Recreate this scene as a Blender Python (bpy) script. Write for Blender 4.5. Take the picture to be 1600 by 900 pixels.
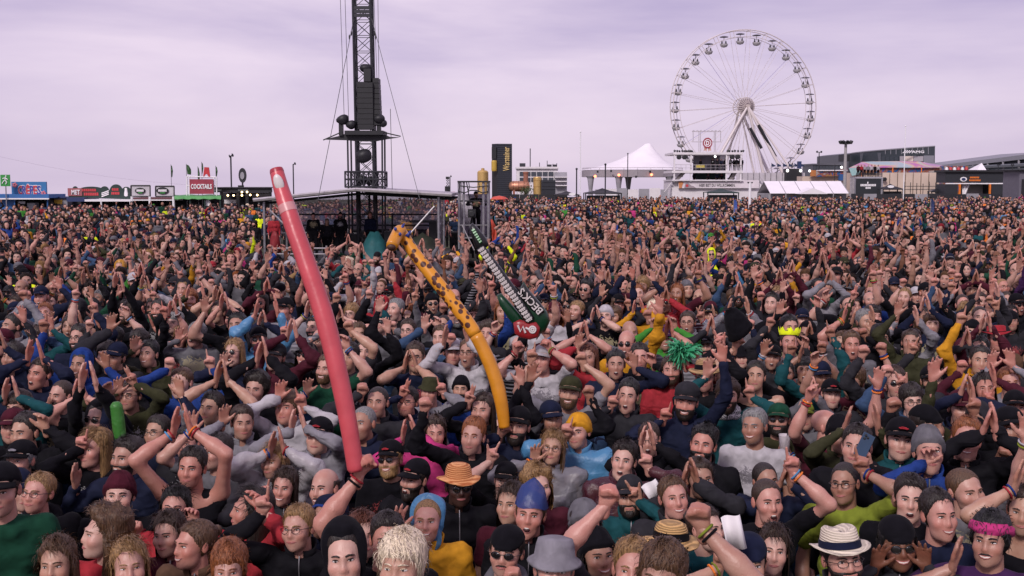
import bpy, math, random
import numpy as np
from mathutils import Vector, Matrix

for _o in list(bpy.data.objects):
    bpy.data.objects.remove(_o, do_unlink=True)
scene = bpy.context.scene
COL = scene.collection
PI = math.pi

# ------------------------------------------------------------------ camera
FPX = 1778.0                      # focal length in pixels of the 1600 px wide photograph
CAMZ = 3.15
HORIZON = 285.0
cam_d = bpy.data.cameras.new('camera')
cam_d.sensor_width = 36.0
cam_d.lens = 36.0 * FPX / 1600.0
cam_d.clip_start = 0.05
cam_d.clip_end = 9000.0
cam = bpy.data.objects.new('camera', cam_d)
COL.objects.link(cam)
PITCH = math.atan((450.0 - HORIZON) / FPX)
cam.location = (0, 0, CAMZ)
cam.rotation_euler = (PI / 2 - PITCH, 0, 0)
scene.camera = cam

# ------------------------------------------------------------------ sky and light (overcast, lilac evening)
world = bpy.data.worlds.new('World')
scene.world = world
world.use_nodes = True
wn, wl = world.node_tree.nodes, world.node_tree.links
wn.clear()
w_out = wn.new('ShaderNodeOutputWorld')
w_bg = wn.new('ShaderNodeBackground')
w_tc = wn.new('ShaderNodeTexCoord')
w_sep = wn.new('ShaderNodeSeparateXYZ')
wl.new(w_tc.outputs['Generated'], w_sep.inputs[0])
# cloud sheets: noise stretched along the horizon
w_map = wn.new('ShaderNodeMapping')
w_map.inputs['Scale'].default_value = (1.5, 1.5, 8.0)
w_map.inputs['Location'].default_value = (3.1, 0.4, 0.35)
wl.new(w_tc.outputs['Generated'], w_map.inputs[0])
w_n = wn.new('ShaderNodeTexNoise')
w_n.inputs['Scale'].default_value = 1.25
w_n.inputs['Detail'].default_value = 6.0
w_n.inputs['Roughness'].default_value = 0.52
w_n.inputs['Distortion'].default_value = 0.35
wl.new(w_map.outputs[0], w_n.inputs['Vector'])
w_r = wn.new('ShaderNodeValToRGB')
w_r.color_ramp.elements[0].position = 0.34
w_r.color_ramp.elements[0].color = (0.455, 0.372, 0.605, 1)
w_r.color_ramp.elements[1].position = 0.65
w_r.color_ramp.elements[1].color = (0.83, 0.69, 0.845, 1)
wl.new(w_n.outputs['Fac'], w_r.inputs[0])
# paler near the horizon
w_hr = wn.new('ShaderNodeMapRange')
w_hr.inputs['From Min'].default_value = 0.0
w_hr.inputs['From Max'].default_value = 0.10
w_hr.inputs['To Min'].default_value = 0.55
w_hr.inputs['To Max'].default_value = 0.0
wl.new(w_sep.outputs['Z'], w_hr.inputs['Value'])
w_mix = wn.new('ShaderNodeMix')
w_mix.data_type = 'RGBA'
w_mix.inputs['B'].default_value = (0.72, 0.60, 0.74, 1)
wl.new(w_hr.outputs[0], w_mix.inputs['Factor'])
wl.new(w_r.outputs[0], w_mix.inputs['A'])
# a share of the physical sky keeps the zenith a little brighter than the horizon
w_sky = wn.new('ShaderNodeTexSky')
w_sky.sky_type = 'NISHITA'
w_sky.sun_disc = False
SUN_EL, SUN_AZ = math.radians(38), math.radians(200)
w_sky.sun_elevation = SUN_EL
w_sky.sun_rotation = SUN_AZ
w_add = wn.new('ShaderNodeMix')
w_add.data_type = 'RGBA'
w_add.blend_type = 'ADD'
w_add.inputs['Factor'].default_value = 0.008
wl.new(w_mix.outputs['Result'], w_add.inputs['A'])
wl.new(w_sky.outputs[0], w_add.inputs['B'])
wl.new(w_add.outputs['Result'], w_bg.inputs['Color'])
w_bg.inputs['Strength'].default_value = 0.57
wl.new(w_bg.outputs[0], w_out.inputs[0])

sun_d = bpy.data.lights.new('sun', 'SUN')
sun_d.energy = 1.5
sun_d.angle = math.radians(12)
sun_d.color = (1.0, 0.93, 0.90)
sun = bpy.data.objects.new('sun', sun_d)
COL.objects.link(sun)
# sun behind the camera, a little to the left, high in thin cloud
_dir = Vector((-math.sin(math.radians(-24)) * math.cos(SUN_EL) * -1, -math.cos(math.radians(-24)) * math.cos(SUN_EL), math.sin(SUN_EL)))
sun.rotation_euler = _dir.to_track_quat('Z', 'Y').to_euler()

vs = scene.view_settings
vs.view_transform = 'Standard'
vs.look = 'None'
vs.exposure = 0.75
vs.gamma = 1.0
vs.use_curve_mapping = False
scene.cycles.max_bounces = 5
scene.cycles.diffuse_bounces = 3
scene.cycles.glossy_bounces = 2
scene.cycles.transparent_max_bounces = 10
scene.cycles.transmission_bounces = 4

# ------------------------------------------------------------------ photo pixel -> direction / point
_cp, _sp = math.cos(PITCH), math.sin(PITCH)
def ray(px, py):
    u = (px - 800.0) / FPX
    v = (450.0 - py) / FPX
    # camera basis: right +X, forward (0,cp,-sp), up (0,sp,cp)
    return Vector((u, _cp + v * _sp, -_sp + v * _cp))
def W(px, py, D):
    r = ray(px, py)
    t = D / r.y
    return Vector((r.x * t, D, CAMZ + r.z * t))
def project(p):
    x, y, z = p[0], p[1], p[2] - CAMZ
    f = y * _cp - z * _sp
    v = y * _sp + z * _cp
    return 800.0 + FPX * x / f, 450.0 - FPX * v / f, f
def sst(e0, e1, x):
    t = np.clip((x - e0) / (e1 - e0), 0, 1)
    return t * t * (3 - 2 * t)
def ground_z(x, y):
    d = y
    z = -0.28 * (1 - float(sst(6.2, 10.0, d)))
    if d > 118:
        z -= 0.0145 * (d - 118)
    return z

# ------------------------------------------------------------------ materials
MATS = {}
def _mat(name):
    m = bpy.data.materials.new(name)
    m.use_nodes = True
    nt = m.node_tree
    return m, nt.nodes, nt.links, nt.nodes['Principled BSDF']
def plain(name, rgb, rough=0.6, metal=0.0, var=0.12, scale=6.0, bump=0.0, emit=0.0, coat=0.0, spec=0.5):
    if name in MATS:
        return MATS[name]
    m, n, l, b = _mat(name)
    tc = n.new('ShaderNodeTexCoord')
    nz = n.new('ShaderNodeTexNoise')
    nz.inputs['Scale'].default_value = scale
    nz.inputs['Detail'].default_value = 4.0
    l.new(tc.outputs['Object'], nz.inputs['Vector'])
    r = n.new('ShaderNodeValToRGB')
    c = np.array(rgb)
    r.color_ramp.elements[0].position = 0.3
    r.color_ramp.elements[0].color = (*np.clip(c * (1 - var), 0, 1), 1)
    r.color_ramp.elements[1].position = 0.7
    r.color_ramp.elements[1].color = (*np.clip(c * (1 + var), 0, 1), 1)
    l.new(nz.outputs['Fac'], r.inputs[0])
    l.new(r.outputs[0], b.inputs['Base Color'])
    b.inputs['Roughness'].default_value = rough
    b.inputs['Metallic'].default_value = metal
    b.inputs['Specular IOR Level'].default_value = spec
    if coat:
        b.inputs['Coat Weight'].default_value = coat
    if bump:
        bp = n.new('ShaderNodeBump')
        bp.inputs['Strength'].default_value = bump
        bp.inputs['Distance'].default_value = 0.02
        l.new(nz.outputs['Fac'], bp.inputs['Height'])
        l.new(bp.outputs[0], b.inputs['Normal'])
    if emit:
        b.inputs['Emission Color'].default_value = (*rgb, 1)
        b.inputs['Emission Strength'].default_value = emit
    MATS[name] = m
    return m

CLOTH = dict(black=(.007, .0065, .009), charcoal=(.024, .023, .028), navy=(.011, .014, .034), grey=(.12, .115, .13),
             lightgrey=(.20, .19, .215), white=(.40, .375, .40), maroon=(.060, .011, .020), red=(.30, .025, .034),
             pink=(.46, .04, .17), green=(.045, .20, .03), darkgreen=(.010, .048, .028), lime=(.19, .23, .03),
             yellow=(.52, .24, .018), teal=(.010, .06, .07), blue=(.015, .04, .18), skyblue=(.08, .25, .46),
             brown=(.10, .055, .035), olive=(.036, .036, .018), denim=(.035, .065, .13), orange=(.75, .20, .04),
             tan=(.36, .22, .10), straw=(.50, .30, .12), neon=(.72, .85, .02), purple=(.05, .018, .07), cream=(.60, .52, .42))
HAIR = dict(black=(.008, .007, .007), dark=(.016, .010, .008), brown=(.036, .019, .012), light=(.085, .043, .021),
            blond=(.24, .135, .055), platinum=(.66, .54, .40), ginger=(.21, .066, .02), grey=(.17, .165, .165), auburn=(.11, .033, .017))
SKIN = dict(pale=(.52, .325, .265), fair=(.455, .262, .208), rosy=(.48, .252, .205), tan=(.33, .182, .130), sallow=(.42, .252, .182), ruddy=(.445, .215, .168), weathered=(.375, .212, .160), brown=(.17, .08, .05), dark=(.055, .027, .020))

def cloth_mat(col, shell=False, deco=0):
    key = 'cloth_' + col + ('_shell' if shell else '') + ('_%d' % deco if deco else '')
    if key in MATS:
        return MATS[key]
    m, n, l, b = _mat(key)
    c = np.array(CLOTH[col])
    tc = n.new('ShaderNodeTexCoord')
    nz = n.new('ShaderNodeTexNoise')
    nz.inputs['Scale'].default_value = 14.0
    nz.inputs['Detail'].default_value = 5.0
    nz.inputs['Distortion'].default_value = 0.8
    l.new(tc.outputs['Object'], nz.inputs['Vector'])
    r = n.new('ShaderNodeValToRGB')
    r.color_ramp.elements[0].position = 0.25
    r.color_ramp.elements[0].color = (*np.clip(c * .72, 0, 1), 1)
    r.color_ramp.elements[1].position = 0.75
    r.color_ramp.elements[1].color = (*np.clip(c * 1.22, 0, 1), 1)
    l.new(nz.outputs['Fac'], r.inputs[0])
    l.new(r.outputs[0], b.inputs['Base Color'])
    if deco:
        # chest print (1-3) or woven stripes (4)
        mk = n.new('ShaderNodeMix')
        mk.data_type = 'RGBA'
        l.new(r.outputs[0], mk.inputs['A'])
        mk.inputs['B'].default_value = [(.5, .48, .5, 1), (.34, .06, .06, 1), (.42, .36, .22, 1), (.30, .29, .32, 1)][deco - 1] if sum(c) < .9 else (.06, .05, .07, 1)
        def mth(op, x, y=None):
            q = n.new('ShaderNodeMath')
            q.operation = op
            for i_, v_ in enumerate((x, y)):
                if v_ is None:
                    continue
                if isinstance(v_, (int, float)):
                    q.inputs[i_].default_value = v_
                else:
                    l.new(v_, q.inputs[i_])
            return q.outputs[0]
        sx = n.new('ShaderNodeSeparateXYZ')
        l.new(tc.outputs['Object'], sx.inputs[0])
        if deco == 4:
            fac = mth('GREATER_THAN', mth('SINE', mth('MULTIPLY', sx.outputs['Z'], 170.0)), .35)
        else:
            ex_ = mth('MULTIPLY', sx.outputs['X'], 9.0 - deco)
            ez_ = mth('MULTIPLY', mth('SUBTRACT', sx.outputs['Z'], 1.27), (11.0, 16.0, 8.0)[deco - 1])
            rr_ = mth('ADD', mth('MULTIPLY', ex_, ex_), mth('MULTIPLY', ez_, ez_))
            n3 = n.new('ShaderNodeTexNoise')
            n3.inputs['Scale'].default_value = (30.0, 42.0, 22.0)[deco - 1]
            n3.inputs['Detail'].default_value = 2.0
            n3.inputs['Distortion'].default_value = 1.5
            l.new(tc.outputs['Object'], n3.inputs['Vector'])
            pat = mth('GREATER_THAN', n3.outputs['Fac'], mth('ADD', mth('MULTIPLY', rr_, .22), .36))
            fac = mth('MULTIPLY', pat, mth('LESS_THAN', sx.outputs['Y'], -.02))
        l.new(mth('MULTIPLY', fac, .6), mk.inputs['Factor'])
        l.new(mk.outputs['Result'], b.inputs['Base Color'])
    b.inputs['Roughness'].default_value = 0.78 if shell else 0.92
    b.inputs['Specular IOR Level'].default_value = 0.10 if shell else 0.06
    if not shell:
        b.inputs['Sheen Weight'].default_value = 0.02
    mp = n.new('ShaderNodeMapping')
    mp.inputs['Scale'].default_value = (1.0, 1.0, 1.7)
    mp.inputs['Rotation'].default_value = (.3, .5, .2)
    l.new(tc.outputs['Object'], mp.inputs[0])
    n2 = n.new('ShaderNodeTexNoise')
    n2.noise_type = 'RIDGED_MULTIFRACTAL'
    n2.inputs['Scale'].default_value = 7.0
    n2.inputs['Detail'].default_value = 3.0
    n2.inputs['Distortion'].default_value = 1.1
    l.new(mp.outputs[0], n2.inputs['Vector'])
    bp = n.new('ShaderNodeBump')
    bp.inputs['Strength'].default_value = 0.9 if shell else 0.7
    bp.inputs['Distance'].default_value = 0.016
    l.new(n2.outputs['Fac'], bp.inputs['Height'])
    l.new(bp.outputs[0], b.inputs['Normal'])
    MATS[key] = m
    return m
def poncho_mat(col):
    key = 'poncho_' + col
    if key in MATS:
        return MATS[key]
    m, n, l, b = _mat(key)
    c = CLOTH[col]
    b.inputs['Base Color'].default_value = (*c, 1)
    b.inputs['Roughness'].default_value = 0.42
    b.inputs['Alpha'].default_value = 0.80
    tc = n.new('ShaderNodeTexCoord')
    nz = n.new('ShaderNodeTexNoise')
    nz.inputs['Scale'].default_value = 11.0
    nz.inputs['Detail'].default_value = 4.0
    nz.inputs['Distortion'].default_value = 1.5
    l.new(tc.outputs['Object'], nz.inputs['Vector'])
    bp = n.new('ShaderNodeBump')
    bp.inputs['Strength'].default_value = 0.5
    bp.inputs['Distance'].default_value = 0.02
    l.new(nz.outputs['Fac'], bp.inputs['Height'])
    l.new(bp.outputs[0], b.inputs['Normal'])
    MATS[key] = m
    return m
def skin_mat(key0):
    key = 'skin_' + key0
    if key in MATS:
        return MATS[key]
    m, n, l, b = _mat(key)
    c = np.array(SKIN[key0])
    tc = n.new('ShaderNodeTexCoord')
    nz = n.new('ShaderNodeTexNoise')
    nz.inputs['Scale'].default_value = 18.0
    nz.inputs['Detail'].default_value = 4.0
    l.new(tc.outputs['Object'], nz.inputs['Vector'])
    r = n.new('ShaderNodeValToRGB')
    r.color_ramp.elements[0].position = 0.3
    r.color_ramp.elements[0].color = (*(c * np.array([.95, .82, .80])), 1)
    r.color_ramp.elements[1].position = 0.7
    r.color_ramp.elements[1].color = (*np.clip(c * np.array([1.06, 1.08, 1.08]), 0, 1), 1)
    l.new(nz.outputs['Fac'], r.inputs[0])
    at = n.new('ShaderNodeAttribute')
    at.attribute_name = 'tint'
    mx = n.new('ShaderNodeMix')
    mx.data_type = 'RGBA'
    mx.blend_type = 'MULTIPLY'
    mx.inputs['Factor'].default_value = 1.0
    l.new(r.outputs[0], mx.inputs['A'])
    l.new(at.outputs['Color'], mx.inputs['B'])
    l.new(mx.outputs['Result'], b.inputs['Base Color'])
    b.inputs['Roughness'].default_value = 0.44
    b.inputs['Specular IOR Level'].default_value = 0.45
    nf = n.new('ShaderNodeTexNoise')
    nf.inputs['Scale'].default_value = 130.0
    nf.inputs['Detail'].default_value = 2.0
    l.new(tc.outputs['Object'], nf.inputs['Vector'])
    bp = n.new('ShaderNodeBump')
    bp.inputs['Strength'].default_value = 0.35
    bp.inputs['Distance'].default_value = 0.004
    l.new(nf.outputs['Fac'], bp.inputs['Height'])
    l.new(bp.outputs[0], b.inputs['Normal'])
    MATS[key] = m
    return m
def hair_mat(key0):
    key = 'hair_' + key0
    if key in MATS:
        return MATS[key]
    m, n, l, b = _mat(key)
    c = np.array(HAIR[key0])
    tc = n.new('ShaderNodeTexCoord')
    mp = n.new('ShaderNodeMapping')
    mp.inputs['Scale'].default_value = (90, 90, 14)
    l.new(tc.outputs['Object'], mp.inputs[0])
    nz = n.new('ShaderNodeTexNoise')
    nz.inputs['Scale'].default_value = 1.6
    nz.inputs['Detail'].default_value = 3.0
    l.new(mp.outputs[0], nz.inputs['Vector'])
    r = n.new('ShaderNodeValToRGB')
    r.color_ramp.elements[0].position = 0.3
    r.color_ramp.elements[0].color = (*(c * .5), 1)
    r.color_ramp.elements[1].position = 0.72
    r.color_ramp.elements[1].color = (*np.clip(c * 1.55, 0, 1), 1)
    l.new(nz.outputs['Fac'], r.inputs[0])
    l.new(r.outputs[0], b.inputs['Base Color'])
    b.inputs['Roughness'].default_value = 0.5
    bp = n.new('ShaderNodeBump')
    bp.inputs['Strength'].default_value = 0.8
    bp.inputs['Distance'].default_value = 0.01
    l.new(nz.outputs['Fac'], bp.inputs['Height'])
    l.new(bp.outputs[0], b.inputs['Normal'])
    MATS[key] = m
    return m

# ------------------------------------------------------------------ mesh building
class G:
    """collects verts / faces / material indices, then becomes ONE mesh object"""
    def __init__(s):
        s.v, s.f, s.m, s.t = [], [], [], None
    def add(s, verts, faces, mi=0):
        o = len(s.v)
        s.v.extend([tuple(p) for p in verts])
        s.f.extend([tuple(i + o for i in f) for f in faces])
        s.m.extend([mi] * len(faces))
        return s
    def box(s, x0, x1, y0, y1, z0, z1, mi=0):
        vs_ = [(x, y, z) for z in (z0, z1) for y in (y0, y1) for x in (x0, x1)]
        return s.add(vs_, [(0, 2, 3, 1), (4, 5, 7, 6), (0, 1, 5, 4), (2, 6, 7, 3), (0, 4, 6, 2), (1, 3, 7, 5)], mi)
    def tube(s, p, q, r, n=6, r2=None, mi=0, caps=True):
        p, q = Vector(p), Vector(q)
        if r2 is None:
            r2 = r
        d = (q - p)
        if d.length < 1e-6:
            return s
        d.normalize()
        a = d.orthogonal().normalized()
        b = d.cross(a)
        vs_ = []
        for c, rr in ((p, r), (q, r2)):
            for i in range(n):
                t = 2 * PI * i / n
                vs_.append(c + a * (rr * math.cos(t)) + b * (rr * math.sin(t)))
        fs = [(i, (i + 1) % n, n + (i + 1) % n, n + i) for i in range(n)]
        if caps:
            fs += [tuple(reversed(range(n))), tuple(range(n, 2 * n))]
        return s.add(vs_, fs, mi)
    def path(s, pts, rad, n=8, mi=0, caps=True):
        """tube swept along points; rad a number or a list"""
        pts = [Vector(p) for p in pts]
        if not hasattr(rad, '__len__'):
            rad = [rad] * len(pts)
        vs_, fs = [], []
        a = None
        for i, p in enumerate(pts):
            d = (pts[min(i + 1, len(pts) - 1)] - pts[max(i - 1, 0)]).normalized()
            a = d.orthogonal().normalized() if a is None else (a - d * a.dot(d)).normalized()
            b = d.cross(a)
            for k in range(n):
                t = 2 * PI * k / n
                vs_.append(p + a * (rad[i] * math.cos(t)) + b * (rad[i] * math.sin(t)))
        for i in range(len(pts) - 1):
            for k in range(n):
                fs.append((i * n + k, i * n + (k + 1) % n, (i + 1) * n + (k + 1) % n, (i + 1) * n + k))
        if caps:
            fs += [tuple(reversed(range(n))), tuple(range((len(pts) - 1) * n, len(pts) * n))]
        return s.add(vs_, fs, mi)
    def lathe(s, prof, c=(0, 0, 0), n=16, mi=0, axis='z', sx=1.0, sy=1.0):
        vs_, fs = [], []
        for (r, z) in prof:
            for i in range(n):
                t = 2 * PI * i / n
                x, y = r * math.cos(t) * sx, r * math.sin(t) * sy
                if axis == 'z':
                    vs_.append((c[0] + x, c[1] + y, c[2] + z))
                elif axis == 'y':
                    vs_.append((c[0] + x, c[1] + z, c[2] + y))
                else:
                    vs_.append((c[0] + z, c[1] + x, c[2] + y))
        for j in range(len(prof) - 1):
            for i in range(n):
                fs.append((j * n + i, j * n + (i + 1) % n, (j + 1) * n + (i + 1) % n, (j + 1) * n + i))
        fs += [tuple(reversed(range(n))), tuple(range((len(prof) - 1) * n, len(prof) * n))]
        return s.add(vs_, fs, mi)
    def prism(s, poly, y0, y1, mi=0):
        """polygon in x,z extruded along y"""
        n = len(poly)
        vs_ = [(x, y0, z) for x, z in poly] + [(x, y1, z) for x, z in poly]
        fs = [tuple(range(n)), tuple(reversed(range(n, 2 * n)))]
        fs += [(i, n + i, n + (i + 1) % n, (i + 1) % n) for i in range(n)]
        return s.add(vs_, fs, mi)
    def ball(s, c, r, n=10, k=7, mi=0):
        r = r if hasattr(r, '__len__') else (r, r, r)
        vs_, fs = [], []
        for j in range(k + 1):
            e = -PI / 2 + PI * j / k
            for i in range(n):
                t = 2 * PI * i / n
                vs_.append((c[0] + r[0] * math.cos(e) * math.cos(t), c[1] + r[1] * math.cos(e) * math.sin(t), c[2] + r[2] * math.sin(e)))
        for j in range(k):
            for i in range(n):
                fs.append((j * n + i, j * n + (i + 1) % n, (j + 1) * n + (i + 1) % n, (j + 1) * n + i))
        return s.add(vs_, fs, mi)
    def make(s, name, mats, parent=None, smooth=False, base=None):
        me = bpy.data.meshes.new(name)
        base = Vector(base) if base is not None else (Vector(parent['_b']) if (parent is not None and '_b' in parent) else Vector((0, 0, 0)))
        me.from_pydata([(p[0] - base[0], p[1] - base[1], p[2] - base[2]) for p in s.v], [], s.f)
        mats = mats if isinstance(mats, (list, tuple)) else [mats]
        for m in mats:
            me.materials.append(m)
        if len(mats) > 1:
            me.polygons.foreach_set('material_index', s.m)
        if smooth:
            me.polygons.foreach_set('use_smooth', [True] * len(s.f))
        me.update()
        o = bpy.data.objects.new(name, me)
        COL.objects.link(o)
        if parent is not None:
            o.parent = parent
            if '_b' in parent:
                o['_b'] = tuple(base)
        elif base.length > 0:
            o.location = base
        return o
ALL_THINGS = []
def thing(name, label, cat, loc=(0, 0, 0), group=None):
    o = bpy.data.objects.new(name, None)
    o.empty_display_size = 0.3
    COL.objects.link(o)
    o.location = loc
    o['_b'] = tuple(loc)
    o['label'] = label
    o['category'] = cat
    if group:
        o['group'] = group
    ALL_THINGS.append(o)
    return o
def tag(o, label, cat, group=None):
    o['label'] = label
    o['category'] = cat
    if group:
        o['group'] = group
    return o
def text_mesh(s, size_h, depth=0.02, bold=0.0, spacing=1.0):
    """lettering as verts/faces in x,z facing -y, centred, with cap height size_h"""
    cu = bpy.data.curves.new('txt', 'FONT')
    cu.body = s
    cu.align_x = 'CENTER'
    cu.extrude = depth / 2
    cu.offset = bold
    cu.space_character = spacing
    cu.resolution_u = 2
    cu.size = 1.0
    o = bpy.data.objects.new('txt', cu)
    COL.objects.link(o)
    bpy.context.view_layer.update()
    me = bpy.data.meshes.new_from_object(o)
    vs_ = [(v.co.x, -v.co.z, v.co.y) for v in me.vertices]
    fs = [tuple(p.vertices) for p in me.polygons]
    bpy.data.objects.remove(o, do_unlink=True)
    bpy.data.meshes.remove(me)
    bpy.data.curves.remove(cu)
    zs = [v[2] for v in vs_]
    xs = [v[0] for v in vs_]
    k = size_h / 0.70
    cx = (min(xs) + max(xs)) / 2
    return [((v[0] - cx) * k, v[1], v[2] * k) for v in vs_], fs, (max(xs) - min(xs)) * k
def lettering(parent, name, s, px0, px1, py0, py1, D, mat, bold=0.0, off=0.03):
    """lettering fitted to the photo rectangle on a board whose face is at depth D"""
    a, b = W(px0, py1, D), W(px1, py0, D)
    vs_, fs, w = text_mesh(s, 1.0, 0.03, bold)
    zs = [v[2] for v in vs_]
    z0, z1 = min(zs), max(zs)
    g = G()
    g.add([((a.x + b.x) / 2 + v[0] * (b.x - a.x) / w, D - off + v[1], a.z + (v[2] - z0) / (z1 - z0) * (b.z - a.z)) for v in vs_], fs)
    return g.make(name, mat, parent)
def pbox(g, px0, py0, px1, py1, D, depth, mi=0, ground=False):
    """a box whose front face fills the photo rectangle at depth D"""
    a, b = W(px0, py1, D), W(px1, py0, D)
    z0 = ground_z(a.x, D) - 0.05 if ground else a.z
    return g.box(a.x, b.x, D, D + depth, z0, b.z, mi)
# ------------------------------------------------------------------ implicit surfaces -> one continuous mesh
_CORN = np.array([(i, j, k) for i in (0, 1) for j in (0, 1) for k in (0, 1)])
_EDGE = [(a, b) for a in range(8) for b in range(a + 1, 8) if np.abs(_CORN[a] - _CORN[b]).sum() == 1]
def surface_nets(F, o, h):
    neg = F < 0
    nx, ny, nz = F.shape
    cnt = np.zeros((nx - 1, ny - 1, nz - 1), np.int8)
    for c in _CORN:
        cnt += neg[c[0]:nx - 1 + c[0], c[1]:ny - 1 + c[1], c[2]:nz - 1 + c[2]]
    act = (cnt > 0) & (cnt < 8)
    ax = np.argwhere(act)
    n = len(ax)
    idx = np.full(act.shape, -1, np.int64)
    idx[act] = np.arange(n)
    acc = np.zeros((n, 3))
    num = np.zeros(n)
    vals = [F[ax[:, 0] + c[0], ax[:, 1] + c[1], ax[:, 2] + c[2]] for c in _CORN]
    for a, b in _EDGE:
        f0, f1 = vals[a], vals[b]
        m = (f0 < 0) != (f1 < 0)
        t = f0[m] / (f0[m] - f1[m])
        acc[m] += _CORN[a] + t[:, None] * (_CORN[b] - _CORN[a])
        num[m] += 1
    V = o + h * (ax + acc / num[:, None])
    faces = []
    for a in range(3):
        u, v = (a + 1) % 3, (a + 2) % 3
        sl0 = [slice(None)] * 3
        sl1 = [slice(None)] * 3
        sl0[a], sl1[a] = slice(0, -1), slice(1, None)
        A, B = neg[tuple(sl0)], neg[tuple(sl1)]
        ch = np.argwhere(A != B)
        if not len(ch):
            continue
        ok = (ch[:, u] > 0) & (ch[:, v] > 0) & (ch[:, u] < F.shape[u] - 1) & (ch[:, v] < F.shape[v] - 1)
        ch = ch[ok]
        fl = A[ch[:, 0], ch[:, 1], ch[:, 2]]
        eu, ev = np.eye(3, dtype=int)[u], np.eye(3, dtype=int)[v]
        q = [ch, ch - eu, ch - eu - ev, ch - ev]
        q = np.stack([idx[p[:, 0], p[:, 1], p[:, 2]] for p in q], 1)
        q[~fl] = q[~fl][:, ::-1]
        faces.append(q[:, ::-1])
    Fq = np.concatenate(faces) if faces else np.zeros((0, 4), int)
    return V, Fq[:, ::-1]
def sdf_mesh(prims, h, k=0.012):
    """prims: (a, b, ra, rb, ysc) rounded cones; smooth union -> surface nets"""
    lo = np.full(3, 1e9)
    hi = -lo
    for a, b, ra, rb, ys in prims:
        r = max(ra, rb) * max(1, ys) + 3 * k
        lo = np.minimum(lo, np.minimum(a, b) - r)
        hi = np.maximum(hi, np.maximum(a, b) + r)
    lo -= h
    N = np.ceil((hi - lo) / h).astype(int) + 2
    S = np.zeros(N)
    for a, b, ra, rb, ys in prims:
        a, b = np.asarray(a, float), np.asarray(b, float)
        r = max(ra, rb) * max(1, ys) + 5 * k
        i0 = np.maximum(np.floor((np.minimum(a, b) - r - lo) / h).astype(int), 0)
        i1 = np.minimum(np.ceil((np.maximum(a, b) + r - lo) / h).astype(int) + 1, N)
        X = lo[0] + h * np.arange(i0[0], i1[0])[:, None, None]
        Y = lo[1] + h * np.arange(i0[1], i1[1])[None, :, None]
        Z = lo[2] + h * np.arange(i0[2], i1[2])[None, None, :]
        d = b - a
        sc = np.array([1, 1 / ys, 1])
        ds = d * sc
        L = max((ds * ds).sum(), 1e-9)
        px, py, pz = X - a[0], (Y - a[1]) / ys, Z - a[2]
        t = np.clip((px * ds[0] + py * ds[1] + pz * ds[2]) / L, 0, 1)
        dist = np.sqrt((px - t * ds[0]) ** 2 + (py - t * ds[1]) ** 2 + (pz - t * ds[2]) ** 2) - (ra + (rb - ra) * t)
        S[i0[0]:i1[0], i0[1]:i1[1], i0[2]:i1[2]] += np.exp(-np.clip(dist / k, -60, 60))
    F = -k * np.log(np.maximum(S, 1e-24))
    return surface_nets(F, lo, h)
def fnoise(P, seed, f):
    r = np.random.RandomState(seed)
    K = r.normal(size=(7, 3)) * f
    ph = r.uniform(0, 6.28, 7)
    return np.sin(P @ K.T + ph).mean(1) * 1.6
def vnormals(V, F):
    n = np.zeros_like(V)
    fn = np.cross(V[F[:, 2]] - V[F[:, 0]], V[F[:, 3]] - V[F[:, 1]])
    for k in range(4):
        np.add.at(n, F[:, k], fn)
    return n / np.maximum(np.linalg.norm(n, axis=1), 1e-12)[:, None]

class Q:
    """numpy quad collector with material index and tint"""
    def __init__(s):
        s.V, s.F, s.M, s.T, s.n = [], [], [], [], 0
    def add(s, V, F, mi=0, tint=None):
        V = np.asarray(V, float)
        F = np.asarray(F, int)
        s.V.append(V)
        s.F.append(F + s.n)
        s.M.append(np.full(len(F), mi) if np.isscalar(mi) else mi)
        s.T.append(np.ones((len(V), 3)) if tint is None else (np.tile(np.asarray(tint, float), (len(V), 1)) if np.ndim(tint) == 1 else tint))
        s.n += len(V)
    def mesh(s, name, mats, tint=False):
        V = np.concatenate(s.V)
        F = np.concatenate(s.F)
        M = np.concatenate(s.M)
        me = bpy.data.meshes.new(name)
        me.vertices.add(len(V))
        me.vertices.foreach_set('co', V.astype(np.float32).ravel())
        me.loops.add(F.size)
        me.loops.foreach_set('vertex_index', F.astype(np.int32).ravel())
        me.polygons.add(len(F))
        me.polygons.foreach_set('loop_start', np.arange(0, F.size, 4, dtype=np.int32))
        me.polygons.foreach_set('loop_total', np.full(len(F), 4, np.int32))
        for m in mats:
            me.materials.append(m)
        me.polygons.foreach_set('material_index', M.astype(np.int32))
        me.polygons.foreach_set('use_smooth', np.ones(len(F), bool))
        if tint:
            T = np.concatenate(s.T)
            at = me.color_attributes.new('tint', 'FLOAT_COLOR', 'POINT')
            at.data.foreach_set('color', np.concatenate([T, np.ones((len(T), 1))], 1).astype(np.float32).ravel())
        me.update(calc_edges=True)
        me.validate()
        return me
def grid_faces(na, ne, closed=True):
    a = np.arange(na if closed else na - 1)
    e = np.arange(ne - 1)
    A, E = np.meshgrid(a, e, indexing='ij')
    A2 = (A + 1) % na
    return np.stack([A * ne + E, A2 * ne + E, A2 * ne + E + 1, A * ne + E + 1], -1).reshape(-1, 4)
def sphere_q(c, r, n=8, k=6, R=None):
    az = np.linspace(0, 2 * PI, n, endpoint=False)
    el = np.linspace(-PI / 2, PI / 2, k)
    A, E = np.meshgrid(az, el, indexing='ij')
    P = np.stack([np.cos(E) * np.cos(A) * r[0], np.cos(E) * np.sin(A) * r[1], np.sin(E) * r[2]], -1).reshape(-1, 3)
    if R is not None:
        P = P @ np.asarray(R).T
    return P + np.asarray(c), grid_faces(n, k)
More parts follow.
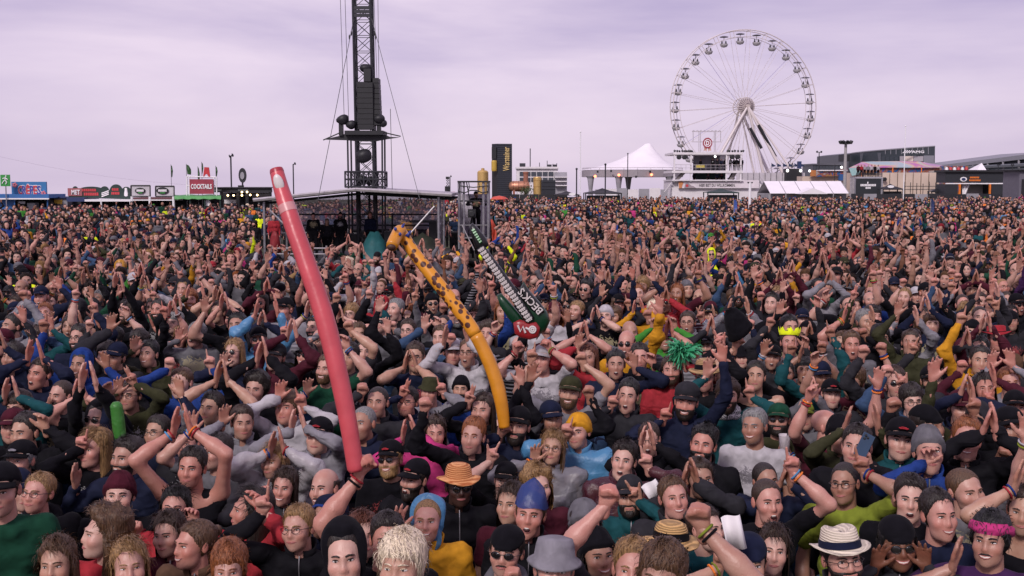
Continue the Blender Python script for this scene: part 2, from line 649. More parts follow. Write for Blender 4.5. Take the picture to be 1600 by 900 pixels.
def path_q(pts, rad, n=5):
    pts = np.asarray(pts, float)
    rad = np.full(len(pts), rad) if np.isscalar(rad) else np.asarray(rad)
    V = []
    ref = None
    for i, p in enumerate(pts):
        d = pts[min(i + 1, len(pts) - 1)] - pts[max(i - 1, 0)]
        d = d / (np.linalg.norm(d) + 1e-9)
        if ref is None:
            ref = np.cross(d, [0.31, 0.17, 0.93])
        ref = ref - d * (ref @ d)
        ref = ref / (np.linalg.norm(ref) + 1e-9)
        b = np.cross(d, ref)
        for k in range(n):
            t = 2 * PI * k / n
            V.append(p + rad[i] * (math.cos(t) * ref + math.sin(t) * b))
    F = []
    for i in range(len(pts) - 1):
        for k in range(n):
            F.append((i * n + k, i * n + (k + 1) % n, (i + 1) * n + (k + 1) % n, (i + 1) * n + k))
    return np.array(V), np.array(F)

# ------------------------------------------------------------------ heads
def ell_d(P, c, r):
    q = (P - c) / r
    k0 = np.linalg.norm(q, axis=1)
    k1 = np.linalg.norm(q / r, axis=1)
    return k0 * (k0 - 1) / np.maximum(k1, 1e-9)
def cap_d(P, a, b, ra, rb):
    a, b = np.asarray(a), np.asarray(b)
    d = b - a
    t = np.clip(((P - a) @ d) / max(d @ d, 1e-9), 0, 1)
    return np.linalg.norm(P - a - t[:, None] * d, axis=1) - (ra + (rb - ra) * t)
def smin(a, b, k):
    h = np.clip(0.5 + 0.5 * (b - a) / k, 0, 1)
    return b + (a - b) * h - k * h * (1 - h)
def head_sdf(P, S):
    jw, ch, ns, ck = S['jaw'], S['chin'], S['nose'], S['cheek']
    op = S['open']
    d = ell_d(P, np.array([0, .022, .037]), np.array([.077, .099, .086]))
    d = smin(d, ell_d(P, np.array([0, -.028, -.022]), np.array([.063, .062, .086])), .03)
    d = smin(d, ell_d(P, np.array([0, -.035, -.073 - .012 * op]), np.array([.050 * jw, .050, .042])), .03)
    d = smin(d, ell_d(P, np.array([0, -.070 * ch, -.097 - .014 * op]), np.array([.021 * jw, .019, .017])), .022)
    for s in (-1, 1):
        d = smin(d, ell_d(P, np.array([s * .038, -.060, -.026]), np.array([.026, .026, .024]) * ck), .022)
        sock = ell_d(P, np.array([s * .031, -.101, .007]), np.array([.019, .017, .013]))
        d = -smin(-d, sock, .012)
    d = smin(d, cap_d(P, [-.030, -.083, .025], [.030, -.083, .025], .0105, .0105), .016)
    d = smin(d, cap_d(P, [0, -.090, .016], [0, -.088 - .020 * ns, -.027], .0070, .0108), .014)
    for s in (-1, 1):
        d = smin(d, ell_d(P, np.array([s * .0105, -.096 - .002 * ns, -.030]), np.array([.0080, .0085, .0072])), .007)
    d = smin(d, ell_d(P, np.array([0, -.083, -.058]), np.array([.026, .014, .018])), .016)
    return d
def ray_r(dirs, S):
    lo = np.full(len(dirs), .02)
    hi = np.full(len(dirs), .20)
    for _ in range(15):
        m = (lo + hi) / 2
        ins = head_sdf(dirs * m[:, None], S) < 0
        lo = np.where(ins, m, lo)
        hi = np.where(ins, hi, m)
    return (lo + hi) / 2
_rs = np.random.RandomState(11)
SHAPES = []
for _i in range(8):
    SHAPES.append(dict(jaw=_rs.uniform(.92, 1.16), chin=_rs.uniform(.96, 1.10), nose=_rs.uniform(.55, 1.02), cheek=_rs.uniform(.92, 1.12), open=0.0))
HEADS = {}
GRID = {0: (42, 31), 1: (26, 21), 2: (14, 12)}
def head_grid(shape, opened, lod):
    key = (shape, opened, lod)
    if key in HEADS:
        return HEADS[key]
    S = dict(SHAPES[shape])
    S['open'] = 1.0 if opened else 0.0
    na, ne = GRID[lod]
    u = np.linspace(-1, 1, na, endpoint=False)
    az = PI * (0.52 * u + 0.48 * u ** 3)
    el = np.radians(np.linspace(-88, 90, ne))
    A, E = np.meshgrid(az, el, indexing='ij')
    D = np.stack([np.sin(A) * np.cos(E), -np.cos(A) * np.cos(E), np.sin(E)], -1).reshape(-1, 3)
    r = ray_r(D, S)
    feat = {}
    def surf(x, z):
        # point of the face surface seen from the front at x,z
        lo, hi = -.16, 0.0
        for _ in range(16):
            m = (lo + hi) / 2
            if head_sdf(np.array([[x, m, z]]), S)[0] < 0:
                hi = m
            else:
                lo = m
        return np.array([x, hi, z])
    mz = -.058 - .006 * S['open']
    feat['eye'] = [surf(s * .0315, .006) for s in (-1, 1)]
    feat['brow'] = [[surf(s * x, z) for x, z in ((.012, .024), (.024, .0285), (.036, .0285), (.048, .022))] for s in (-1, 1)]
    feat['lid'] = [[surf(s * x, z) for x, z in ((.017, .008), (.024, .0125), (.033, .0135), (.041, .0105), (.046, .005))] for s in (-1, 1)]
    feat['mouth'] = [surf(x, mz) for x in (-.029, -.015, 0, .015, .029)]
    HEADS[key] = (A.reshape(-1), E.reshape(-1), D, r, feat, S)
    return HEADS[key]
HL_A = np.array([0, 30, 50, 66, 82, 98, 125, 180])
HL = {'norm': np.array([.080, .076, .056, .022, -.004, -.048, -.072, -.082]),
      'mop': np.array([.046, .044, .036, .012, -.030, -.058, -.085, -.095]),
      'bald': np.array([.30, .30, .30, .30, .020, -.035, -.066, -.080])}
def shell(hg, hd, thick, lod, inner=.007, edge=.013):
    """surface offset from the head: rises out of the skin where hd>0"""
    A, E, D, r, feat, S = hg
    na, ne = GRID[lod]
    w = sst(-.004, edge, hd)
    rr = r - inner * (1 - w) + thick * w
    V = D * rr[:, None]
    F = grid_faces(na, ne)
    keep = hd[F].max(1) > -.004
    return V, F[keep]
def rot(ax, a):
    c, s = math.cos(a), math.sin(a)
    return np.array({'x': [[1, 0, 0], [0, c, -s], [0, s, c]], 'y': [[c, 0, s], [0, 1, 0], [-s, 0, c]], 'z': [[c, -s, 0], [s, c, 0], [0, 0, 1]]}[ax])

# ------------------------------------------------------------------ hands (right hand, wrist at 0, fingers +z, palm to -y, thumb +x)
def hand_mesh(kind, h, fat=1.0):
    base = dict(index=(.027, .087), middle=(.0085, .091), ring=(-.0105, .087), pinky=(-.028, .078))
    leng = dict(index=.074, middle=.082, ring=.076, pinky=.060)
    cu = {'open': (.12, .10, .12, .15), 'flat': (.10, .06, .06, .10), 'fist': (1.62, 1.62, 1.62, 1.62), 'point': (.05, 1.6, 1.62, 1.6),
          'horns': (.08, 1.6, 1.6, .1), 'peace': (.06, .06, 1.6, 1.6), 'relax': (.45, .55, .65, .7), 'grip': (1.05, 1.1, 1.15, 1.2)}[kind]
    spread = {'open': .26, 'peace': .2, 'horns': .25, 'relax': .1}.get(kind, .03)
    P = []
    for i, (nm, (bx, bz)) in enumerate(base.items()):
        P.append(((bx * .62, 0, .005), (bx, 0, bz), .0145 * fat, .0115 * fat, .85))
        p = np.array([bx, 0, bz])
        ang = 0.0
        sp = spread * (bx / .028)
        for k, fr in enumerate((.44, .31, .25)):
            ang += cu[i] * (1.0, 1.05, .65)[k]
            L = leng[nm] * fr
            d = np.array([math.sin(sp) * math.cos(ang), -math.sin(ang), math.cos(sp) * math.cos(ang)])
            q = p + d * L
            P.append((p, q, (.0092, .0084, .0076)[k] * fat, (.0084, .0076, .0066)[k] * fat, 1))
            p = q
    if kind in ('fist', 'point', 'horns', 'peace'):
        th = [(.024, -.006, .020), (.043, -.020, .050), (.032, -.040, .072), (.010, -.046, .078)]
    elif kind == 'grip':
        th = [(.024, -.006, .020), (.046, -.026, .045), (.044, -.052, .062), (.030, -.070, .070)]
    elif kind == 'flat':
        th = [(.024, -.004, .022), (.042, -.010, .052), (.048, -.012, .080), (.050, -.012, .098)]
    else:
        th = [(.024, -.006, .022), (.048, -.014, .048), (.066, -.018, .072), (.078, -.020, .092)]
    for k in range(3):
        P.append((th[k], th[k + 1], (.0155, .0115, .0098)[k] * fat, (.0115, .0098, .0078)[k] * fat, 1))
    P.append(((0, 0, -.045), (0, 0, .02), .025, .027, .72))
    P = [(np.array(a, float), np.array(b, float), c, d, e) for a, b, c, d, e in P]
    V, F = sdf_mesh(P, h, .0035)
    return V, F
HANDS = {}
def hand(kind, lod):
    key = (kind, lod)
    if key not in HANDS:
        HANDS[key] = hand_mesh(kind, (.0084, .0118, .0160)[lod], (1.0, 1.08, 1.3)[lod])
    return HANDS[key]
def nrm(v):
    v = np.asarray(v, float)
    return v / (np.linalg.norm(v) + 1e-9)

# ------------------------------------------------------------------ one person
def arm_solve(side, target, kind, SH, swing):
    """joint positions of one arm reaching a hand centre (local coordinates)"""
    S = np.array([side * SH, .012, 1.405])
    if target is None:
        E = S + np.array([side * .045, .03, -.285])
        Wr = E + np.array([side * -.01, -.08, -.235])
        return S, E, Wr, nrm(Wr - E), nrm([-side, 0, 0])
    T = np.asarray(target, float)
    hd = nrm(nrm(T - S) * .5 + np.array([-side * .10, -.10, .9]))
    if kind == 'flat':
        hd = nrm(hd * .7 + np.array([-side * .10, -.12 + .25 * swing * side, .75]))
    wr = T - hd * .085
    if wr[2] > 1.60:
        S = S + np.array([-side * .02, 0, .04])
    L1, L2 = .295, .262
    d = wr - S
    L = np.linalg.norm(d)
    Lc = min(max(L, .16), L1 + L2 - .004)
    dn = d / (L + 1e-9)
    if Lc > .50 and L > Lc:
        wr = S + dn * Lc
    else:
        wr = S + dn * Lc if L > Lc or L < Lc else wr
    a = (L1 * L1 - L2 * L2 + Lc * Lc) / (2 * Lc)
    hh = math.sqrt(max(L1 * L1 - a * a, 0))
    pole = np.array([side * (.8 + swing * .3), -.35 + swing * .25, -.55])
    pole = nrm(pole - dn * (pole @ dn))
    E = S + dn * a + pole * hh
    pn = np.array([-side * 1.0, -.25, .05]) if kind == 'flat' else np.array([-side * .25, -1.0, .05])
    if kind == 'grip':
        pn = np.array([-side * .7, -.6, 0])
    return S, E, wr, hd, nrm(pn)

MI = dict(skin=0, white=1, iris=2, lip=3, dark=4, teeth=5, brow=6)
def eye_mats(hc):
    return [plain('eye_white', (.62, .56, .54), .25, var=.02), plain('eye_iris', (.035, .028, .026), .15, var=.1), plain('lips', (.40, .135, .125), .4, var=.08),
            plain('mouth_dark', (.045, .012, .012), .5), plain('teeth', (.68, .62, .56), .3, var=.04), hair_mat(hc)]
def person_geo(p, lod):
    """returns dict part -> (Q, material list); p is a plain dict of looks and pose, in local metres for a 1.75 m figure"""
    rng = np.random.RandomState(p['seed'])
    out = {}
    fem = p['fem']
    SH = .165 if fem else .187
    wd = .90 if fem else 1.0
    fatk = p.get('fat', 1.0)
    hvox = (.024, .034, .044)[lod]
    arms = []
    for side in (-1, 1):
        hnd = p['hands'].get(side)
        tgt, kind = (hnd if hnd is not None else (None, 'relax'))
        arms.append((side, kind, hnd is not None) + arm_solve(side, tgt, kind, SH, p.get('swing', 0.3)))
    skin = skin_mat(p['skin'])
    # ---- head orientation
    yaw, pit, rol = math.radians(p['yaw']), math.radians(p['pitch']), math.radians(p['roll'])
    R = rot('z', yaw) @ rot('y', rol) @ rot('x', -pit)
    HC = np.array([0, -.020, 1.598])
    NB = np.array([0, 0.0, 1.52])
    HC = NB + R @ (HC - NB) * 1.0
    hs = .97 if fem else 1.0
    hsv = np.array([rng.uniform(.93, 1.05), 1.0, rng.uniform(.95, 1.05)]) * hs
    def head_to_body(V):
        return (V * hsv) @ R.T + HC
    hg = head_grid(p['shape'], p['mouth'] == 'open', lod)
    A, E_, D, r, feat, S_ = hg
    na, ne = GRID[lod]
    V = D * r[:, None]
    # natural skin colour differences: redder cheeks, nose, ears; stubble
    tint = np.ones((len(V), 3))
    def blob(c, rad, col, k=1.0):
        w = np.exp(-(((V - np.array(c)) / rad) ** 2).sum(1))[:, None] * k
        tint[:] = tint * (1 - w) + tint * np.array(col) * w
    for s in (-1, 1):
        blob((s * .044, -.075, -.028), .026, (1.02, .80, .78))
    blob((0, -.115, -.027), .018, (1.03, .80, .78))
    blob((0, -.09, -.058), .016, (1.0, .82, .80))
    if p['beard'] == 'stubble':
        w = (sst(-.022, -.045, V[:, 2]) * sst(-.01, -.04, V[:, 1]))[:, None] * .42
        tint = tint * (1 - w) + tint * np.array([.55, .55, .6]) * w
    body = Q()
    bh = head_to_body(V)
    body.add(bh, grid_faces(na, ne), 0, tint)
    nE = (10, 7) if lod == 0 else ((6, 5) if lod == 1 else (5, 4))
    for i, s in enumerate((-1, 1)):
        ev, ef = sphere_q((s * .0775, .014, -.002), (.0085, .019, .031), nE[0], nE[1], rot('z', -s * .35))
        body.add(head_to_body(ev), ef, 0, (1.02, .84, .82))
    if lod < 2:
        sq = p.get('squint', .8)
        n1, n2 = (8, 6) if lod == 0 else (6, 5)
        for i, s in enumerate((-1, 1)):
            c = feat['eye'][i] + np.array([0, .0022, 0])
            Rz = rot('z', s * .32)
            ev, ef = sphere_q(c, (.0145, .0062, .0068 * sq), n1, n2, Rz)
            body.add(head_to_body(ev), ef, MI['white'])
            ev, ef = sphere_q(c + np.array([s * -.001 + .003 * p.get('gaze', 0), -.0040, .0004]), (.0062, .0034, .0061 * sq), n1, n2, Rz)
            body.add(head_to_body(ev), ef, MI['iris'])
            lid = np.array(feat['lid'][i])
            lid[:, 1] -= .001
            ev, ef = path_q(lid, [.0012, .0022, .0024, .0022, .0010], 4)
            body.add(head_to_body(ev), ef, MI['brow'])
            bl = np.array(feat['brow'][i])
            bl[:, 1] -= .0012
            ev, ef = path_q(bl, np.array([.0034, .0044, .0038, .0016]) * (.75 if fem else 1.0), 5)
            body.add(head_to_body(ev), ef, MI['brow'])
        mp = np.array(feat['mouth'])
        mc = mp[2]
        if p['mouth'] == 'open':
            ev, ef = sphere_q(mc + np.array([0, .005, -.004]), (.0195, .012, .0145), 10, 7)
            body.add(head_to_body(ev), ef, MI['dark'])
            ev, ef = sphere_q(mc + np.array([0, .0005, .0048]), (.0145, .008, .0038), 8, 5)
            body.add(head_to_body(ev), ef, MI['teeth'])
            t = np.linspace(0, 2 * PI, 13)
            ring = np.stack([mc[0] + .0205 * np.cos(t), mc[1] + .0035 + .006 * np.cos(t) ** 2, mc[2] - .004 + .0155 * np.sin(t)], 1)
            ev, ef = path_q(ring, .0036, 5)
            body.add(head_to_body(ev), ef, MI['lip'])
        elif p['mouth'] == 'smile':
            sm = mp.copy()
            sm[:, 2] += np.array([.009, .0015, 0, .0015, .009])
            sm[:, 0] *= 1.12
            up, dn_ = sm.copy(), sm.copy()
            up[1:4, 2] += .0015
            dn_[1:4, 2] -= np.array([.007, .0095, .007])
            mid = (up + dn_) / 2
            ev, ef = path_q(mid + np.array([0, .002, 0]), [.001, .0048, .0056, .0048, .001], 6)
            body.add(head_to_body(ev), ef, MI['teeth'])
            ev, ef = path_q(up, [.0014, .0026, .0026, .0026, .0014], 5)
            body.add(head_to_body(ev), ef, MI['lip'])
            ev, ef = path_q(dn_, [.0014, .0032, .0038, .0032, .0014], 5)
            body.add(head_to_body(ev), ef, MI['lip'])
        else:
            up, dn_ = mp.copy(), mp.copy()
            up[1:4, 2] += np.array([.0022, .0018, .0022])
            dn_[1:4, 2] -= np.array([.0036, .0046, .0036])
            ev, ef = path_q(mp + np.array([0, -.0006, 0]), .0010, 4)
            body.add(head_to_body(ev), ef, MI['dark'])
            ev, ef = path_q(up, [.0012, .0028, .0027, .0028, .0012], 5)
            body.add(head_to_body(ev), ef, MI['lip'])
            ev, ef = path_q(dn_, [.0012, .0034, .0042, .0034, .0012], 5)
            body.add(head_to_body(ev), ef, MI['lip'])
    # ---- skin body: neck, trunk core and arms grown as one surface
    nk = .049 if fem else .058
    P = [(np.array([0, .018, 1.40]), HC + R @ np.array([0, .018, -.055]), nk * 1.12, nk, 1.0),
         (np.array([-.08 * wd, .018, 1.36]), np.array([.08 * wd, .018, 1.36]), .052, .052, .9),
         (np.array([0, .016, 1.34]), np.array([0, .016, 1.22]), .07, .06, .8)]
    for (side, kind, used, S, E, Wr, hd, pn) in arms:
        k = .90 if fem else 1.0
        gt_ = p['garment'][0]
        bare = gt_ in ('tee', 'tank')
        u = k * (fatk if bare else .70)
        if not bare:      # slim under long sleeves, only the wrist end can be seen
            m0 = E + (Wr - E) * .6
            P += [(np.array([side * .06, .016, 1.37]), S, .026, .022, 1), (S, E, .022, .022, 1), (E, m0, .022, .024, 1), (m0, Wr, .026 * k, .0235 * k, 1)]
            continue
        P.append((np.array([side * .08 * wd, .016, 1.385]), S, .042, (.048 if gt_ == 'tank' else .038) * k, .95))
        P.append((S, E, (.047 if gt_ == 'tank' else .042) * u, .036 * u, 1))
        P.append((E, E + (Wr - E) * .33, .036 * u, .0395 * u, 1))
        P.append((E + (Wr - E) * .33, Wr, .0395 * u, .0255 * k * (1 if bare else .9), 1))
    V, F = sdf_mesh(P, (.022, .029, .038)[lod], .012)
    t = np.ones((len(V), 3))
    t *= (1 + .06 * fnoise(V, p['seed'], 9))[:, None]
    body.add(V, F, 0, t)
    bands = []
    for (side, kind, used, S, E, Wr, hd, pn) in arms:
        hv, hf = hand(kind, lod if used else 2)
        Z = hd
        Y = -nrm(pn - Z * (pn @ Z))
        X = np.cross(Y, Z)
        hv = hv * (.88 if fem else .96)
        if side > 0:
            hv = hv * np.array([-1, 1, 1])
            hf = hf[:, ::-1]
        Vw = hv[:, :1] * X + hv[:, 1:2] * Y + hv[:, 2:] * Z + Wr
        ht = np.ones((len(Vw), 3)) * np.array([1.0, .90, .88])
        kn = np.exp(-((hv[:, 2] - .09) / .02) ** 2)[:, None]
        ht = ht * (1 - kn * .12 * np.array([0, 1, 1]))
        body.add(Vw, hf, 0, ht)
        bands.append((side, used, Wr, nrm(Wr - E)))
    out['body'] = (body, [skin] + eye_mats(p['haircol']))
    # ---- garment
    gt, gc = p['garment']
    hat0 = p['hat'][0]
    zipq = None
    ex = {'tee': .005, 'tank': .004, 'jacket': .014, 'hoodie': .012, 'poncho': .026}[gt]
    g = [(np.array([-.078 * wd, .012, 1.29]), np.array([.078 * wd, .012, 1.29]), .090 + ex, .090 + ex, .92),
         (np.array([-.06 * wd, .01, 1.12]), np.array([.06 * wd, .01, 1.12]), (.088 + ex) * fatk, (.088 + ex) * fatk, 1.0),
         (np.array([-.07 * wd, .01, .95]), np.array([.07 * wd, .01, .95]), .092 + ex, .092 + ex, 1.0),
         (np.array([0, .020, 1.442]), np.array([-SH * .84, .016, 1.392]), .040 + ex * .6, .046 + ex * .6, .95),
         (np.array([0, .020, 1.442]), np.array([SH * .84, .016, 1.392]), .040 + ex * .6, .046 + ex * .6, .95)]
    if gt != 'tank':
        g.append((np.array([-.045, -.030, 1.405]), np.array([.045, -.030, 1.405]), .046 + ex * .6, .046 + ex * .6, .9))
    if fem:
        for s in (-1, 1):
            g.append((np.array([s * .07, -.075, 1.25]), np.array([s * .065, -.08, 1.25]), .046 + ex * .5, .046 + ex * .5, .9))
    for (side, kind, used, S, E, Wr, hd, pn) in arms:
        k = .92 if fem else 1.0
        if gt == 'tank':
            continue
        g.append((np.array([side * .10 * wd, .012, 1.375]), S, .050 + ex, .047 * k + ex * .8, .95))
        if gt == 'tee':
            g.append((S, S + (E - S) * .56, .048 * k * fatk + ex, .050 * k * fatk + ex, 1))
        else:
            sl = {'jacket': .93, 'hoodie': .95, 'poncho': .8}[gt]
            g.append((S, E, .046 * k + ex, .040 * k + ex * .9, 1))
            g.append((E, E + (Wr - E) * sl, .040 * k + ex * .9, .030 * k + ex * .5, 1))
    V, F = sdf_mesh(g, hvox * 1.05, .010)
    N = vnormals(V, F)
    warp = V + .05 * np.stack([fnoise(V, p['seed'] + 1, 7), fnoise(V, p['seed'] + 2, 7), fnoise(V, p['seed'] + 3, 7)], 1)
    amp = {'tee': .015, 'tank': .008, 'jacket': .026, 'hoodie': .022, 'poncho': .030}[gt]
    fold = np.abs(fnoise(warp, p['seed'] + 5, 17)) * amp + fnoise(warp, p['seed'] + 6, 34) * amp * .35
    V = V + N * (fold - amp * .35)[:, None]
    gq = Q()
    gq.add(V, F)
    # collar / hood roll / zip as raised pieces of the garment
    if gt in ('jacket', 'poncho') and lod < 2:
        n = 20 if lod == 0 else 12
        t = np.linspace(math.radians(16), math.radians(344), n)
        rows = [(.062, 1.425, 0), (.074, 1.470, 0), (.082, 1.512, 0), (.074, 1.514, 0), (.062, 1.475, 0)]
        PR = np.array(rows)
        T, I = np.meshgrid(t, np.arange(5), indexing='ij')
        rr = PR[I, 0] * (1 + .05 * np.sin(T * 5 + p['seed']))
        gq.add(np.stack([rr * np.sin(T) * 1.08, .022 - rr * np.cos(T), PR[I, 1] - .022 * np.cos(T) * 1.0 + .006 * np.sin(T * 3 + p['seed'])], -1).reshape(-1, 3), grid_faces(n, 5, False))
    if gt == 'hoodie' and hat0 != 'hood':
        n = 14 if lod == 0 else 8
        t = np.linspace(math.radians(42), math.radians(318), n)
        pts = np.stack([.082 * np.sin(t), .030 - .082 * np.cos(t), 1.470 - .030 * np.cos(t) - .03], 1)
        rad = .018 + .026 * np.sin(np.linspace(0, PI, n))
        ev, ef = path_q(pts, rad, 7)
        gq.add(ev + (fnoise(ev, p['seed'], 40) * .004)[:, None], ef)
    if gt in ('jacket',) and lod == 0:
        zz = np.linspace(1.47, 1.0, 16)
        zp = []
        for zk in zz:
            m_ = (np.abs(V[:, 0]) < .03) & (np.abs(V[:, 2] - zk) < .025) & (V[:, 1] < 0)
            if m_.any():
                zp.append((0.004, V[m_][:, 1].min() - .002, zk))
        if len(zp) > 5:
            ev, ef = path_q(np.array(zp), .0045, 5)
            qz = Q()
            qz.add(ev, ef)
            zipq = (qz, [plain('zip_metal', (.22, .21, .23), .4, .6)])
    gm = poncho_mat(gc) if gt == 'poncho' else cloth_mat(gc, gt == 'jacket', p.get('deco', 0))
    out[{'tee': 't_shirt', 'tank': 'tank_top', 'jacket': 'jacket', 'hoodie': 'hoodie', 'poncho': 'rain_poncho'}[gt]] = (gq, [gm])
    # ---- hair, beard
    Ad = np.degrees(np.abs(A))
    z = (D * r[:, None])[:, 2]
    st = p['hair']
    hat, hatc = p['hat']
    DV = D * r[:, None]
    if st != 'shaved':
        hl = HL['bald'] if st == 'bald' else (HL['mop'] if st in ('mop',) else HL['norm'])
        hd_ = z - np.interp(Ad, HL_A, hl)
        if st == 'bald':
            hd_ = np.minimum(hd_, .055 - z)
        top = sst(.02, .10, z)
        th = {'short': .007 + .012 * top, 'buzz': .0035 + 0 * top, 'quiff': .006 + .020 * top + .020 * top * sst(20, -60, Ad), 'curly': .026 + .018 * top, 'long': .012 + .008 * top,
              'bun': .007 + .004 * top, 'bald': .006 + 0 * top, 'mop': .016 + .012 * top}[st]
        if hat not in ('-', 'headband', 'hoodback'):
            th = np.minimum(th, .009 if st != 'curly' else .016)
        ns = fnoise(DV, p['seed'] + 9, 60) * .5 + fnoise(DV * np.array([1, 1, .35]), p['seed'] + 8, 110) * .5
        th = th * (1 + ns * (.65 if st == 'curly' else .42 if st != 'buzz' else .1))
        V, F = shell(hg, hd_ + .006 * ns, th, lod)
        q = Q()
        q.add(head_to_body(V), F)
        nt = 0 if st in ('buzz',) else (400, 70, 0)[lod]
        ok = np.unique(F.ravel())
        ok = ok[(hd_[ok] > .003)]
        if hat not in ('-', 'headband'):
            ok = ok[V[ok][:, 2] < .03]
            nt //= 3
        if nt and len(ok):
            ii = ok[rng.randint(0, len(ok), nt)]
            B0 = V[ii] + rng.normal(size=(nt, 3)) * .004
            N0 = D[ii]
            tg = np.array([0, -.35, -1.0]) + rng.normal(size=(nt, 3)) * (.9 if st == 'curly' else .38)
            tg = tg + np.where(B0[:, 2:] > .07, 1, 0) * np.array([.6 * math.sin(p['seed']), -.7, .5])
            if st == 'quiff':
                tg = tg + np.where(B0[:, 2:] > .06, 1, 0) * np.array([0, .3, 1.2])
            tg = tg - N0 * (tg * N0).sum(1, keepdims=True)
            tg /= np.linalg.norm(tg, axis=1, keepdims=True) + 1e-6
            L_ = {'short': .022, 'quiff': .03, 'curly': .035, 'long': .06, 'bun': .02, 'bald': .012, 'mop': .034}[st] * rng.uniform(.6, 1.3, (nt, 1))
            wv = np.cross(N0, tg) * ((.0020, .0040, .006)[lod])
            Mp = B0 + tg * L_ * .5 + N0 * L_ * (.30 if st in ('curly', 'quiff') else .16)
            Tp = B0 + tg * L_ + N0 * L_ * (.30 if st in ('curly', 'quiff') else .06)
            SV = np.stack([B0 - wv, B0 + wv, Mp + wv * .8, Mp - wv * .8, Tp + wv * .15, Tp - wv * .15], 1).reshape(-1, 3)
            k6 = np.arange(nt)[:, None] * 6
            q.add(head_to_body(SV), np.concatenate([k6 + np.array([[0, 1, 2, 3]]), k6 + np.array([[3, 2, 4, 5]])]))
        if st in ('long', 'curly') and (fem or st == 'long'):
            na2, nz_ = (34, 12) if lod == 0 else ((22, 8) if lod == 1 else (12, 5))
            a0 = math.radians(62)
            az = np.linspace(a0, 2 * PI - a0, na2)
            L = p.get('hairlen', .26)
            zz = np.linspace(.035, .035 - L, nz_)
            rows = np.concatenate([zz, zz[::-1]])
            lay = np.concatenate([np.zeros(nz_), np.ones(nz_)])
            AA, II = np.meshgrid(az, np.arange(2 * nz_), indexing='ij')
            ZZ = rows[II]
            tt = (0.035 - ZZ) / L
            sd = np.abs(np.sin(AA))
            rx = .089 + .012 * tt + (.020 * np.sin(PI * np.minimum(tt * 1.2, 1)) if st == 'curly' else 0)
            ry = .108 - .02 * tt
            X = rx * np.sin(AA)
            Y = .022 - ry * np.cos(AA) + .010 * tt
            P3 = np.stack([X, Y, ZZ], -1).reshape(-1, 3)
            nn = fnoise(P3 * np.array([1, 1, .22]), p['seed'] + 4, 95 if st == 'long' else 60).reshape(AA.shape)
            off = nn * (.005 if st == 'long' else .014) - lay[II] * .016
            if st == 'curly':
                off = off + fnoise(P3, p['seed'] + 14, 80).reshape(AA.shape) * .010
            X = X + off * np.sin(AA)
            Y = Y - off * np.cos(AA)
            Zf = ZZ - (nn * .02) * tt
            q.add(head_to_body(np.stack([X, Y, Zf], -1).reshape(-1, 3)), grid_faces(na2, 2 * nz_, False))
        if st == 'bun':
            ev, ef = sphere_q((0, .125, .055), (.034, .032, .034), 12, 9)
            ev = ev + (ev - np.array([0, .125, .055])) * (fnoise(ev, p['seed'], 120) * .15)[:, None]
            q.add(head_to_body(ev), ef)
        out['hair'] = (q, [hair_mat(p['haircol'])])
    if p['beard'] == 'beard' and lod < 2 or (p['beard'] == 'beard' and lod == 2):
        bd = np.minimum(-.036 - z + .016 * sst(30, 75, Ad), (100 - Ad) / 100 * .2)
        lipz = np.maximum(np.abs(DV[:, 0]) / .030, np.abs(z + .060) / .016)
        bd = np.where((DV[:, 1] < -.06) & (lipz < 1), np.minimum(bd, -.02), bd)
        mous = np.minimum.reduce([.034 - np.abs(DV[:, 0]), .008 - np.abs(z + .045), -.05 - DV[:, 1]])
        bd = np.maximum(bd, mous)
        ns = fnoise(DV, p['seed'] + 21, 130)
        V, F = shell(hg, bd, .0065 * (1 + .5 * ns) + .006 * sst(-.07, -.10, z), lod, inner=.005, edge=.008)
        if len(F):
            lab = np.arange(len(V))
            for _ in range(500):
                m_ = lab[F].min(1)
                l0 = lab.copy()
                for k_ in range(4):
                    np.minimum.at(lab, F[:, k_], m_)
                if (l0 == lab).all():
                    break
            fl = lab[F[:, 0]]
            u_, c_ = np.unique(fl, return_counts=True)
            F = F[fl == u_[c_.argmax()]]
            q = Q()
            q.add(head_to_body(V), F)
            out['beard'] = (q, [hair_mat(p['haircol'] if p['haircol'] not in ('platinum',) else 'blond')])
    if p['beard'] == 'moustache' and lod < 2:
        mp = np.array(feat['mouth'])[:, :] + np.array([0, -.002, .010])
        mp[[0, 4], 2] -= .007
        ev, ef = path_q(mp, [.0018, .0042, .0042, .0042, .0018], 6)
        q = Q()
        q.add(head_to_body(ev), ef)
        out['moustache'] = (q, [hair_mat(p['haircol'])])
    # ---- hats
    sub = {}
    if zipq:
        sub[('jacket', 'zip')] = zipq
